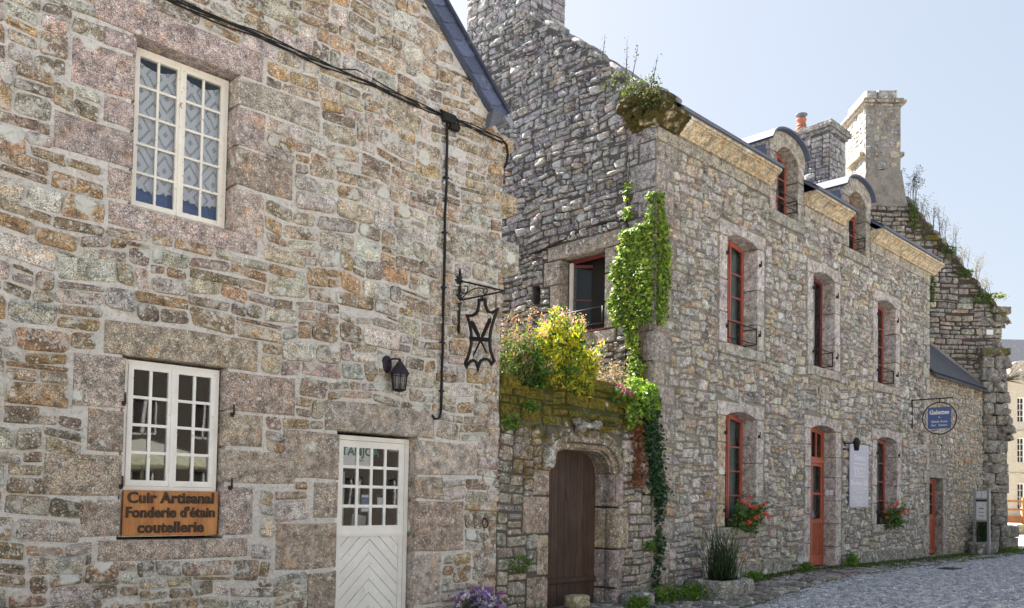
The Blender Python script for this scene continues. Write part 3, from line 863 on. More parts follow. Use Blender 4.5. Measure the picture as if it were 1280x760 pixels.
# shop door: four by four panes over chevron boarding
dY = 0.15
def chevron_door(parent, x0, x1, z0, z1, y, mat, zmid, cols, rows, boards=0.10, name='door', style='V', frame=0.06, stile=0.09, glass='glassA'):
    mb = MB()
    mb.ring([(x0,z0),(x1,z0),(x1,z1),(x0,z1)], [(x0+frame,z0+0.001),(x1-frame,z0+0.001),(x1-frame,z1-frame),(x0+frame,z1-frame)], y-0.02, y+0.06)
    a, b, c, d = x0+frame+0.004, x1-frame-0.004, z0+0.03, z1-frame-0.004
    mb.ring([(a,zmid),(b,zmid),(b,d),(a,d)], [(a+stile,zmid+0.10),(b-stile,zmid+0.10),(b-stile,d-stile),(a+stile,d-stile)], y, y+0.045)
    mb.ring([(a,c),(b,c),(b,zmid-0.001),(a,zmid-0.001)], [(a+stile*0.8,c+0.1),(b-stile*0.8,c+0.1),(b-stile*0.8,zmid-0.05),(a+stile*0.8,zmid-0.05)], y-0.003, y+0.045)
    mb.box(a-0.01, b+0.01, y-0.025, y+0.0, zmid-0.035, zmid+0.005)
    ia, ib, ic, id_ = a+stile, b-stile, zmid+0.10, d-stile
    for k in range(1, cols): xx = ia+(ib-ia)*k/cols; mb.box(xx-0.02, xx+0.02, y+0.004, y+0.04, ic-0.002, id_+0.002)
    for k in range(1, rows): zz = ic+(id_-ic)*k/rows; mb.box(ia-0.002, ib+0.002, y+0.006, y+0.038, zz-0.02, zz+0.02)
    # boards: clip diagonal strips to the panel
    pa, pb, pc, pd_ = a+stile*0.8, b-stile*0.8, c+0.1, zmid-0.05
    xm = (pa+pb)/2
    def clip(poly, ax, val, keep):
        out = []
        for i in range(len(poly)):
            p, q = poly[i-1], poly[i]
            ip = (p[ax]-val)*keep >= 0; iq = (q[ax]-val)*keep >= 0
            if ip != iq:
                t = (val-p[ax])/(q[ax]-p[ax]); out.append((p[0]+(q[0]-p[0])*t, p[1]+(q[1]-p[1])*t))
            if iq: out.append(q)
        return out
    halves = ((pa, xm, 1), (xm, pb, -1)) if style == 'V' else ((pa, pb, -1),)
    for (ha, hb, sg) in halves:
        z = pc-(hb-ha)*1.0-boards
        while z < pd_+boards+(hb-ha):
            # line z = z0 + slope*(x-ha)
            g = 0.006; sl = 0.95*sg
            base = z if sg > 0 else z+0.95*(hb-ha)
            poly = [(ha, base+g), (hb, base+sl*(hb-ha)+g), (hb, base+sl*(hb-ha)+boards*1.38-g), (ha, base+boards*1.38-g)]
            for ax, val, kp in ((0, ha, 1), (0, hb, -1), (1, pc, 1), (1, pd_, -1)):
                if len(poly) >= 3: poly = clip(poly, ax, val, kp)
            if len(poly) >= 3:
                ar = sum(poly[i-1][0]*poly[i][1]-poly[i][0]*poly[i-1][1] for i in range(len(poly)))
                if abs(ar) > 0.0008: mb.prism(poly, y+0.012, y+0.03, 0.003)
            z += boards*1.38
    mb.box(pa, pb, y+0.030, y+0.04, pc, pd_, (0.75,0.75,0.75,0))
    f = mb.build(name, mat, parent)
    pn = MB(); pn.add([(ia,y+0.02,ic),(ib,y+0.02,ic),(ib,y+0.02,id_),(ia,y+0.02,id_)], [(0,1,2,3)]); pn.build('pane', M[glass], f)
    return f
dA = chevron_door(hA, -6.80, -5.58, -0.42, 2.38, dY, M['white2'], 1.08, 4, 4, 0.13)
room(hA, -7.3, -5.0, 0.52, 2.4, -0.5, 2.6)
def textobj(name, body, size, mat, parent, loc, rx=90, rz=0, extrude=0.002, offset=0.0, spacing=1.0, line=1.0, shear=0.0, align='CENTER', bevel=0.0, scx=1.0):
    cu = bpy.data.curves.new('t', 'FONT'); cu.body = body; cu.size = size; cu.extrude = extrude; cu.offset = offset
    cu.align_x = align; cu.align_y = 'CENTER'; cu.space_character = spacing; cu.space_line = line; cu.shear = shear; cu.bevel_depth = bevel; cu.resolution_u = 3
    to = bpy.data.objects.new('t', cu); COL.objects.link(to)
    bpy.context.view_layer.update()
    me = bpy.data.meshes.new_from_object(to.evaluated_get(bpy.context.evaluated_depsgraph_get()))
    bpy.data.objects.remove(to)
    T = Matrix.Translation(Vector(loc)) @ Matrix.Rotation(R(rz), 4, 'Z') @ Matrix.Rotation(R(rx), 4, 'X') @ Matrix.Diagonal((scx, 1, 1, 1))
    me.transform(T)
    if parent is not None:
        rt = parent
        while rt.parent: rt = rt.parent
        if rt in ORIG: me.transform(ORIG[rt].inverted())
    me.name = name; me.materials.clear(); me.materials.append(mat)
    o = bpy.data.objects.new(name, me); COL.objects.link(o); o.parent = parent
    return o
# things stuck inside the shop door's panes
t_ = thing('shop_poster', (-6.4,0.19,2.1), 'white paper banner with teal letters behind the top left panes of the white shop door', 'poster')
mb = MB(); mb.box(-6.66, -6.15, 0.178, 0.182, 1.95, 2.26); mb.build('paper_sheet', M['paper'], t_)
textobj('lettering', 'ETAMJOA', 0.16, M['teal'], t_, (-6.40, 0.174, 2.17), extrude=0.001, offset=0.004)
textobj('small_lettering', 'artisan', 0.05, M['teal'], t_, (-6.38, 0.174, 2.06), extrude=0.001)
t_ = thing('shop_poster', (-6.24,0.19,1.5), 'small blue and white poster in the third row of panes of the white shop door', 'poster')
mb = MB(); mb.box(-6.335,-6.175,0.176,0.180,1.36,1.60); mb.build('print_sheet', M['posterb'], t_)
mb = MB(); mb.box(-6.325,-6.185,0.172,0.1755,1.37,1.41); mb.box(-6.325,-6.185,0.172,0.1755,1.56,1.59); mb.build('white_strip', M['paper'], t_)
t_ = thing('opening_notice', (-6.0,0.19,1.5), 'small white notice on a dark card in the white shop door', 'notice')
mb = MB(); mb.box(-6.09,-5.95,0.176,0.180,1.37,1.60); mb.build('card', M['dark'], t_)
mb = MB(); mb.box(-6.07,-5.97,0.170,0.175,1.42,1.56); mb.build('paper_sheet', M['paper'], t_)
t_ = thing('display_stand', (-6.3,0.5,1.0), 'pale leaflet stand seen through the lower panes of the white shop door', 'display stand')
mb = MB(); mb.prism([(-6.42,0.95),(-6.18,0.93),(-6.16,1.30),(-6.38,1.34)], 0.30, 0.32, 0.002); mb.build('board', M['curtain'], t_)
mb = MB(); mb.tube([(-6.55,0.3,0.9),(-6.52,0.32,1.9)], 0.015); mb.build('pole', M['white2'], t_)
# wooden sign board in the lower window
sg = thing('shop_sign', (-8.96, 0.03, 1.10), 'varnished orange wooden board with carved dark lettering standing on the lower window sill', 'sign')
mb = MB(); mb.prism([(-9.49,1.105),(-8.43,1.10),(-8.42,1.345),(-8.425,1.60),(-9.485,1.598)], 0.015, 0.05, 0.006); mb.build('board', M['pine'], sg)
for txt, zz, sz in (('Cuir Artisanal', 1.515, 0.166), ("Fonderie d'étain", 1.355, 0.158), ('coutellerie', 1.190, 0.166)):
    textobj('lettering', txt, sz, M['letter'], sg, (-8.96, 0.008, zz), extrude=0.006, offset=0.0035, spacing=1.04, bevel=0.002, scx=0.99 if 'F' not in txt else 0.93)

# ================================================================== HOUSE B
hB = thing('stone_house', (7, 0, -0.3), 'long grey beige granite house with red windows, orange red door, two dormers and ochre cornice', 'house')
XB = 14.03
UP = [(2.53, 3.74), (6.42, 7.57), (10.23, 11.44)]
openB = [(a, b, 4.90, 7.14) for a, b in UP] + [(2.52, 3.75, 1.07, 3.38), (6.32, 7.66, 0.02, 3.38), (10.20, 11.57, 1.05, 3.34)]
DORM = [4.20, 8.02]
holesB = [(a-0.06, b+0.06, c-0.04, d+0.14) for a, b, c, d in openB]
def ztB(x):
    for d0 in DORM:
        if d0+0.32 < x < d0+1.38: return 8.2
    return 8.86
brkB = [v for d0 in DORM for v in (d0+0.32, d0+1.38)]
skipB = []
for (a, b, c, d) in openB: skipB.append((a-0.36, b+0.36, c-0.24, d+0.34))
for d0 in DORM: skipB.append((d0, d0+1.68, 7.9, 9.2))
skipB += [(6.55, 7.30, 4.12, 4.50)]
# quoins, both ends
rq = random.Random(12)
quo = []; z = -0.5; k = 0
while z < 8.4:
    h = min(rq.uniform(0.34, 0.62), 8.42-z)
    quo.append((0.0, (0.62 if k % 2 else 0.36)*rq.uniform(0.85, 1.15), z, z+h)); z += h; k += 1
quoR = []; z = -0.2; k = 0
while z < 8.4:
    h = min(rq.uniform(0.38, 0.62), 8.42-z)
    quoR.append((XB-(0.48 if k % 2 else 0.26), XB+0.03, z, z+h)); z += h; k += 1
palB = [((0.48,0.43,0.365),3),((0.46,0.435,0.405),3.4),((0.50,0.42,0.31),1.8),((0.34,0.315,0.29),1.8),((0.58,0.55,0.51),2.0),((0.50,0.37,0.24),0.4),((0.42,0.385,0.37),1.4)]
mb = MB()
wall_body(mb, 0.012, XB, -0.8, ztB, holesB, XU, ZU, NF, (0,0,0), 0.5, 1, brk=brkB)
rubble(mb, 0.0, XB, -0.5, 8.42, skipB+quo+quoR, palB, 0.058, (2, 7), (2, 4), 0.022, 0.045, 31, wamp=0.035, jag=0.09, rad=0.42, NP=5, match=0.35, amp=0.016)
mb.build('wall', [M['stoneB'], M['mortB']], hB)
mb = MB()
dblocks(mb, quo, 0.36, (0.36,0.315,0.28), b=0.022, rng=rq, y0=-0.025)
mb.build('quoins', [M['dressB']], hB); mb = MB()
dblocks(mb, quoR, 0.36, (0.37,0.35,0.315), b=0.02, rng=rq, y0=-0.05)
mb.build('quoins', [M['dressB']], hB)

def surround(parent, a, b, c, d, rise=0.11, w=0.36, seed=1, sill=0.24, keyj=True, depth=0.46, warmL=False, sillz=True, Mx=None, coln='dressB'):
    rg = random.Random(seed)
    mb = MB(Mx)
    base = (0.50,0.455,0.43)
    for side in (0, 1):
        z = c
        while z < d-0.01:
            h = rg.uniform(0.45, 0.85)
            if d-z-h < 0.3: h = d-z
            cl = base
            if warmL and side == 0: cl = (0.45,0.37,0.26)
            bl = (a-w+0.04, a, z, z+h) if side == 0 else (b, b+w-0.04, z, z+h)
            dblocks(mb, [bl], depth, cl, b=0.010, rng=rg, y0=-0.03, jit=0.004)
            z += h
    # lintel in two or three cambered pieces
    n = 10; xc = (a+b)/2; hw = (b-a)/2
    def zu(x): return d + rise*(1-((x-xc)/hw)**2) if a < x < b else d
    cuts = [a-w+0.02, xc-0.02-(0.12 if keyj else 0), xc+0.14, b+w-0.02]
    if not keyj: cuts = [a-w+0.02, b+w-0.02]
    for i in range(len(cuts)-1):
        p, q = cuts[i]+0.003, cuts[i+1]-0.003
        low = sorted(set([p, q]+[x for x in [a, b]+[a+(b-a)*k/n for k in range(1, n)] if p < x < q]))
        top = d+0.30+(0.05 if (i == 1 and keyj) else 0)+rg.uniform(-0.01, 0.01)
        poly = [(x, zu(x)+0.003) for x in low]+[(q, top), (p, top)]
        f = rg.uniform(0.92, 1.08)
        mb.prism(poly, -0.035, depth, 0.010, tuple(v*f for v in base)+(0,), 0)
    if sillz: dblocks(mb, [(a-w+0.02, b+w-0.02, c-sill, c)], depth, (0.37,0.34,0.30), b=0.015, rng=rg, y0=-0.055)
    return mb.build('window_surround' if sillz else 'door_surround', M[coln], parent)

def rail(parent, a, b, z, y, h=0.34, Mx=None, depth=0.30, mat='iron', bars=1):
    mb = MB(Mx)
    for k in range(bars+1):
        zz = z+h*k/bars
        mb.tube([(a, depth, zz), (a, y, zz), (b, y, zz), (b, depth, zz)], 0.011)
    for x_ in (a, b): mb.tube([(x_, y, z-0.02), (x_, y, z+h+0.02)], 0.013)
    return mb.build('window_guard', M[mat], parent)

for i, (a, b, c, d) in enumerate(openB):
    isdoor = c < 0.5
    surround(hB, a, b, c, d, seed=40+i, warmL=(i == 3), sillz=not isdoor)
    if isdoor: continue
    upper = c > 4
    wx = casement(hB, a-0.01, b+0.01, c+0.01, d+0.0, 0.31, 1, (1 if i == 1 else 4), M['maroon' if i == 1 else 'red'], fw=0.05, lw=0.055, bw=0.03, arch=0.10)
    if i == 1:
        mb = MB()
        for k in range(10):
            x0_ = b-0.44+k*0.028; mb.tube([(x0_, 0.42+0.02*(k%2), c+0.08), (x0_, 0.42+0.02*(k%2), d+0.06)], 0.021, 8)
        mb.build('curtain', M['curtain'], wx)
    else:
        mb = MB()
        V = []; n = 40
        for k in range(n+1):
            x_ = a+(b-a)*k/n; y_ = 0.46+0.02*math.sin(k*1.7)
            V += [(x_, y_, c+0.02), (x_, y_, d+0.08)]
        mb.add(V, [(2*k, 2*k+2, 2*k+3, 2*k+1) for k in range(n)], smooth=True)
        mb.build('net_curtain', M['net'], wx)
    if upper: rail(wx, a+0.02, b-0.02, c+0.12, -0.03 if i == 0 else 0.02)
    # pintles
    for z_ in (c+0.35, d-0.35):
        for x_ in (a-0.06, b+0.07):
            mb = MB(); mb.box(x_-0.014, x_+0.014, -0.085, -0.02, z_-0.05, z_+0.02); mb.tube([(x_, -0.08, z_-0.05), (x_, -0.08, z_+0.09)], 0.014)
            mb.build('shutter_hinge', M['rust'], hB)
room(hB, 0.6, 13.5, 0.55, 3.0, -0.4, 4.0); room(hB, 4.6, 13.5, 0.55, 3.0, 4.3, 7.9); 
# corbel and bracket stones in the facade: carved plaque
mb = MB(); dblocks(mb, [(6.56, 7.28, 4.12, 4.50)], 0.2, (0.36,0.32,0.27), b=0.012, rng=rq, y0=-0.03)
mb.box(6.66, 6.70, -0.055, -0.028, 4.20, 4.44, (0.25,0.22,0.2,0)); mb.box(6.70, 6.86, -0.052, -0.028, 4.20, 4.23, (0.25,0.22,0.2,0)); mb.box(6.62, 6.75, -0.05, -0.029, 4.40, 4.43, (0.25,0.22,0.2,0))
mb.build('carved_plaque', M['dressB'], hB)
# door D1 with transom
a, b, c, d = openB[4]
mb = MB()
y_ = 0.30
zt_ = 2.62
xc, hw = (a+b)/2, (b-a)/2
def arcz(x, off=0): return d+0.10*(1-((x-xc)/hw)**2)-off
def rp(a_, b_, c_, off, n=8): return [(a_, c_), (b_, c_)]+[(b_+(a_-b_)*i/n, arcz(b_+(a_-b_)*i/n, off)) for i in range(n+1)]
mb.ring(rp(a-0.005, b+0.005, 0.03, 0), rp(a+0.06, b-0.06, 0.031, 0.06), y_-0.02, y_+0.06)
mb.ring(rp(a+0.062, b-0.062, zt_+0.06, 0.062), rp(a+0.12, b-0.12, zt_+0.12, 0.12), y_-0.01, y_+0.04)
mb.box(a+0.03, b-0.03, y_-0.045, y_+0.05, zt_-0.03, zt_+0.058)
for xx in (a+0.12+(b-a-0.24)*0.25, xc, a+0.12+(b-a-0.24)*0.75): mb.box(xx-0.022, xx+0.022, y_-0.005, y_+0.035, zt_+0.11, arcz(xx, 0.11))
tr = mb.build('door_transom', M['orange'], hB)
mb = MB(); mb.add([(p[0], y_+0.02, p[1]) for p in rp(a+0.115, b-0.115, zt_+0.115, 0.115)], [tuple(range(11))]); mb.build('pane', M['glass'], tr)
# two leaves, each with two panes over diagonal boards
for l in (0, 1):
    x0_ = a+0.062+l*((b-a-0.124)/2)+0.003; x1_ = x0_+(b-a-0.124)/2-0.006
    mb = MB(); st = 0.075
    mb.ring([(x0_,0.05),(x1_,0.05),(x1_,zt_-0.035),(x0_,zt_-0.035)], [(x0_+st,0.30),(x1_-st,0.30),(x1_-st,zt_-0.035-st),(x0_+st,zt_-0.035-st)], y_-0.012, y_+0.035)
    mb.box(x0_+st-0.002, x1_-st+0.002, y_-0.010, y_+0.03, 1.10, 1.20)
    mb.box(x0_+st-0.002, x1_-st+0.002, y_-0.002, y_+0.03, 1.80, 1.85)
    bx0, bx1, bz0, bz1 = x0_+st, x1_-st, 0.30, 1.10
    z = bz0-0.6
    while z < bz1+0.1:
        sgn = -1
        base = z+0.6*1.0
        def cp(poly, ax, val, keep):
            out = []
            for i in range(len(poly)):
                p, q = poly[i-1], poly[i]
                ip = (p[ax]-val)*keep >= 0; iq = (q[ax]-val)*keep >= 0
                if ip != iq:
                    t = (val-p[ax])/(q[ax]-p[ax]); out.append((p[0]+(q[0]-p[0])*t, p[1]+(q[1]-p[1])*t))
                if iq: out.append(q)
            return out
        if l == 0: poly = [(bx0, z), (bx1, z+0.6), (bx1, z+0.686), (bx0, z+0.086)]
        else: poly = [(bx0, z+0.6), (bx1, z), (bx1, z+0.086), (bx0, z+0.686)]
        for ax, val, kp in ((1, bz0, 1), (1, bz1, -1)):
            if len(poly) >= 3: poly = cp(poly, ax, val, kp)
        if len(poly) >= 3:
            ar = sum(poly[i-1][0]*poly[i][1]-poly[i][0]*poly[i-1][1] for i in range(len(poly)))
            if ar > 0.0015: mb.prism([(q_[0], q_[1]) for q_ in poly], y_-0.004, y_+0.02, 0.010)
        z += 0.112
    mb.box(bx0, bx1, y_+0.026, y_+0.03, bz0, bz1)
    lf = mb.build('door', M['orange'], hB)
    mb = MB(); mb.add([(bx0-.003,y_+0.015,1.19),(bx1+.003,y_+0.015,1.19),(bx1+.003,y_+0.015,zt_-0.035-st+.003),(bx0-.003,y_+0.015,zt_-0.035-st+.003)], [(0,1,2,3)]); mb.build('pane', M['glass'], lf)
    if l == 1:
        mb = MB(); mb.tube([(x0_+0.04,y_-0.01,1.27),(x0_+0.04,y_-0.06,1.27),(x0_+0.14,y_-0.06,1.27)], 0.010); mb.build('door_handle', M['metal'], lf)
        mb = MB(); mb.box(bx0+0.02, bx0+0.12, y_+0.006, y_+0.012, 1.24, 1.40); mb.build('sticker', M['posterb'], lf)
mb = MB(); V = []
for k in range(31):
    x_ = a+(b-a)*k/30; V += [(x_, 0.47+0.012*math.sin(k*1.7), 1.2), (x_, 0.47+0.012*math.sin(k*1.7), 2.6)]
mb.add(V, [(2*k, 2*k+2, 2*k+3, 2*k+1) for k in range(30)], smooth=True); mb.build('net_curtain', M['net'], hB)
mb = MB(); dblocks(mb, [(a-0.18, b+0.18, -0.25, 0.02)], 0.5, (0.36,0.33,0.3), b=0.02, rng=rq, y0=-0.32); mb.build('doorstep', [M['dressB']], hB)
# plinth
mb = MB(); x_ = 1.6; brkd = False
while x_ < 13.7:
    if x_ > 7 and not brkd: mb.build('plinth', [M['stoneB']], hB); mb = MB(); brkd = True
    w_ = rq.uniform(0.4, 0.95)
    if not (5.7 < x_+w_ and x_ < 8.05):
        dblocks(mb, [(x_, min(x_+w_, 13.75), -0.5, 0.34+rq.uniform(-0.02, 0.02)-max(0, (3-x_)*0.05))], 0.2, (0.26,0.25,0.20), b=0.03, rng=rq, y0=-0.10, al=0.32)
    x_ += w_
mb.build('plinth', [M['stoneB']], hB)
# frieze and cornice
segs = [(0.0, DORM[0]), (DORM[0]+1.68, DORM[1]), (DORM[1]+1.68, XB+0.05)]
for (s0, s1) in segs:
    mb = MB(); x_ = s0
    while x_ < s1-0.05:
        w_ = min(rq.uniform(0.8, 1.3), s1-x_)
        if s1-x_-w_ < 0.4: w_ = s1-x_
        dblocks(mb, [(x_, x_+w_, 8.40, 8.66)], 0.3, (0.40,0.36,0.29), b=0.010, rng=rq, y0=-0.05)
        x_ += w_
    mb.build('frieze', [M['dressB']], hB)
prof = [(-0.055, 8.655), (-0.10, 8.66), (-0.10, 8.70), (-0.13, 8.715), (-0.16, 8.74), (-0.205, 8.80), (-0.27, 8.85), (-0.315, 8.87), (-0.315, 8.895), (-0.355, 8.90), (-0.36, 8.97), (0.2, 8.97), (0.2, 8.655)]
def cornice_piece(mb, x0, x1, col, al, Mx=None):
    n = len(prof); f = 1
    xs = [x0+0.006, x0+0.018, x1-0.018, x1-0.006]
    V = []
    for q, x in enumerate(xs):
        sh = 0.008 if q in (0, 3) else 0
        V += [(x, min(p[0]+sh, 0.2) if p[0] < 0.1 else p[0], p[1]-sh*0.5) for p in prof]
    F = []
    for q in range(3):
        for i in range(n):
            j = (i+1) % n
            F.append((q*n+i, (q+1)*n+i, (q+1)*n+j, q*n+j))
    F.append(tuple(range(n))[::-1]); F.append(tuple(range(3*n, 4*n)))
    if Mx is not None: V = [tuple(Mx @ Vector(v)) for v in V]
    mb.add(V, [f[::-1] for f in F], tuple(col)+(al,))
for si, (s0, s1) in reversed(list(enumerate(segs))):
    mb = MB()
    x_ = s0 if si else -0.30
    e = s1 if si < 2 else XB+0.36
    while x_ < e-0.05:
        w_ = min(rq.uniform(0.85, 1.25), e-x_)
        if e-x_-w_ < 0.45: w_ = e-x_
        f = rq.uniform(0.9, 1.1)
        cornice_piece(mb, x_, x_+w_, (0.53*f, 0.44*f, 0.30*f), 0.55 if (x_ < 0.3) else 0.05)
        x_ += w_
    if si == 0:
        # weathered, moss-grown corner with its short return on the gable
        cornice_piece(mb, -0.55, -0.0, (0.42,0.33,0.2), 0.6, GM)
        for q in range(26):
            lump(mb, (-0.30+rq.uniform(-0.06, 0.45), rq.uniform(-0.30, 0.55), 9.02+rq.uniform(-0.08, 0.16)), rq.uniform(0.09, 0.17), (0.33,0.29,0.22), 0.62, (1.2,1.2,0.75), q, k=0.5)
        for q in range(12):
            lump(mb, (-0.30+rq.uniform(-0.05, 0.1), rq.uniform(-0.25, 0.5), 8.86+rq.uniform(-0.12, 0.08)), rq.uniform(0.05, 0.10), (0.30,0.26,0.18), 0.66, (1,1.2,0.8), q+40, k=0.5)
    mb.build('cornice', [M['cornice']], hB)
# carved kneeler shapes: gable wall
def ztG(xf):
    y = -xf
    if y < 4.45: return 9.25+0.885*max(y, 0)
    return 9.25+0.885*max(8.9-y, 0)
gholes = [(-2.37, -1.19, 4.95, 6.56), (-3.17, -2.97, 5.72, 6.13)]
gdress = [(-2.75,-0.80,6.56,6.88),(-2.85,-2.37,6.05,6.56),(-2.66,-2.37,5.5,6.05),(-2.85,-2.37,4.95,5.5),(-1.19,-0.72,6.05,6.56),(-1.19,-0.86,5.5,6.05),(-1.19,-0.70,4.95,5.5),(-2.6,-0.9,4.68,4.95)]
gq = [(-((0.40 if k % 2 else 0.66)), 0.0, q[2], q[3]) for k, q in enumerate(quo)]
palG = [((0.39,0.38,0.385),3),((0.45,0.435,0.42),2.5),((0.29,0.28,0.29),2),((0.50,0.48,0.45),1.3),((0.42,0.34,0.27),0.5)]
mb = MB(GM)
wall_body(mb, -8.9, -0.014, -0.8, ztG, [(gholes[0][0]-0.05, gholes[0][1]+0.05, gholes[0][2]-0.04, gholes[0][3]+0.05), gholes[1]], XU, ZU, NF, (0,0,0), 0.55, 1, brk=(-4.45,))
rubble(mb, -8.9, 0.0, -0.6, 13.2, gholes+gdress+gq, palG, 0.056, (2, 9), (2, 3), 0.018, 0.050, 51, ztop=ztG, wamp=0.04, jag=0.12, rad=0.45, match=0.5, amp=0.018)
dblocks(mb, gq+[(-0.7,0.0,8.42,8.9)], 0.3, (0.30,0.28,0.27), b=0.025, rng=rq, y0=-0.022)
gw = mb.build('gable_wall', [M['stoneG'], M['mortG']], hB)
mb = MB(GM)
dblocks(mb, gdress, 0.5, (0.31,0.285,0.255), b=0.018, rng=rq, y0=-0.035)
mb.build('gable_window_surround', [M['dressB']], hB)
mb = MB(GM)
xf0, xf1 = -2.37, -1.19
mb.ring([(xf0,4.97),(xf1,4.97),(xf1,6.56),(xf0,6.56)], [(xf0+0.05,5.04),(xf1-0.05,5.04),(xf1-0.05,6.50),(xf0+0.05,6.50)], 0.24, 0.30)
wg = mb.build('window', M['maroon'], hB)
def leafG(angle, hx, name):
    Mx = GM @ Matrix.Translation(Vector((hx, 0.27, 0))) @ Matrix.Rotation(R(angle), 4, 'Z')
    mb = MB(Mx)
    mb.ring([(0,5.05),(0.52,5.05),(0.52,6.49),(0,6.49)], [(0.05,5.12),(0.47,5.12),(0.47,6.43),(0.05,6.43)], 0, 0.04)
    mb.box(0.05, 0.47, 0.008, 0.032, 5.73, 5.76)
    o = mb.build(name, M['maroon'], wg)
    mb = MB(Mx); mb.add([(0.05,0.02,5.12),(0.47,0.02,5.12),(0.47,0.02,6.43),(0.05,0.02,6.43)], [(0,1,2,3)]); mb.build('pane', M['glass'], wg)
leafG(42, xf0+0.06, 'open_leaf')
mb = MB(GM); mb.box(xf0+0.06, xf0+0.14, 0.19, 0.235, 5.0, 6.50); mb.build('white_post', M['white2'], wg)
mb = MB(GM); mb.box(xf0+0.0, xf1-0.0, 0.0, 0.24, 4.952, 4.985); mb.build('red_sill', M['red'], wg)
rail(wg, xf0-0.02, xf1+0.02, 5.06, -0.10, 0.32, GM)
room(hB, 0.56, 4.4, 0.55, 3.4, 4.3, 7.4)
mb = MB(GM)
for (u_, v_) in ((-1.9, 5.42), (-1.55, 5.40), (-1.38, 5.40), (-2.0, 5.25)): mb.lathe([(0.02,0),(0.05,0.03),(0.055,0.07),(0.03,0.10),(0.01,0.11)], (u_, 0.75, v_), 8)
mb.box(-2.3, -1.2, 0.7, 1.0, 5.0, 5.20); mb.build('sill_ornaments', M['curtain'], wg)
# coping stones up the gable
mb = MB(GM)
rough_coping(mb, lambda t: ztG(t), -3.5, -0.1, 0.55, (0.34,0.33,0.32), 0.3, rq, -0.03, 0.5, 0.11, -0.01)
mb.build('gable_coping', [M['stoneG']], hB)
# chimneys
def chimneyB(x0, x1, y0, y1, z0, z1, seed, cap=True, flare=True):
    mb = MB()
    for q, (Mx, u0, u1) in enumerate(((Matrix(((0,1,0,x0),(-1,0,0,0),(0,0,1,0),(0,0,0,1))), -y1, -y0), (Matrix.Translation(Vector((0,y0,0))), x0, x1), (Matrix(((0,-1,0,x1),(1,0,0,0),(0,0,1,0),(0,0,0,1))), y0, y1), (Matrix(((-1,0,0,0),(0,-1,0,y1),(0,0,1,0),(0,0,0,1))), -x1, -x0))):
        t = MB(Mx)
        rubble(t, u0, u1, z0, z1, [], palG, 0.075, (3, 7), (2, 4), 0.018, 0.028, seed+q, wamp=0.01, jag=0.08, NP=4)
        A = np.array(Mx)
        base = mb.n
        V = np.concatenate(t.V) @ A[:3,:3].T + A[:3,3]
        mb.V.append(V); mb.C.append(np.concatenate(t.C))
        for F, m_, s_ in t.F: mb.F.append((F+base, m_, s_))
        mb.n += len(V)
    mb.box(x0+0.001, x1-0.001, y0+0.001, y1-0.001, z0-1.5, z1, mat=1)
    if flare:
        mb.prism([(x0, z0-0.35), (x1+0.16, z0-0.55), (x1+0.16, z0-0.30), (x1, z0+0.02), (x0, z0+0.02)], y0-0.14, y0+0.2, 0.05, (0.3,0.29,0.28,0.3))
    if cap:
        rg = random.Random(seed)
        mb.box(x0-0.07, x1+0.07, y0-0.07, y1+0.07, z1, z1+0.10, (0.26,0.25,0.24,0.25))
        for (e, za, zb) in ((0.16, z1+0.10, z1+0.24), (0.12, z1+0.24, z1+0.32)):
            yy = y0-e
            while yy < y1+e-0.02:
                w_ = min(rg.uniform(0.4, 0.7), y1+e-yy)
                Mx = Matrix(((0,1,0,0),(-1,0,0,0),(0,0,1,0),(0,0,0,1)))
                mb.prism([(-(yy+w_)+0.004, za), (-yy-0.004, za), (-yy-0.004, zb+rg.uniform(-.02,.02)), (-(yy+w_)+0.004, zb)], x0-e, x1+e, 0.02, (0.25,0.24,0.23,0.38), 0, Mx)
                yy += w_
    return mb.build('chimney', [M['stoneG'], M['mortG']], hB)
chimneyB(-0.02, 1.1, 3.4, 5.5, 12.2, 15.2, 61)
rc = chimneyB(12.85, 14.0, 2.60, 3.98, 11.0, 13.50, 67, flare=False)
mb = MB(); mb.lathe([(0.16,0),(0.155,0.25),(0.17,0.27),(0.17,0.31),(0.145,0.33),(0.14,0.55),(0.17,0.57),(0.17,0.60),(0.12,0.62)], (13.35, 3.80, 13.80), 16); mb.build('chimney_pot', M['terra'], rc)
mb = MB(); mb.lathe([(0.135,0),(0.135,0.06),(0.19,0.07),(0.20,0.10),(0.10,0.15),(0.02,0.17)], (13.35, 3.80, 14.46), 16); mb.lathe([(0.165,0.0),(0.165,0.03)], (13.35, 3.80, 14.17), 16); mb.build('chimney_cowl', M['zinc'], rc)
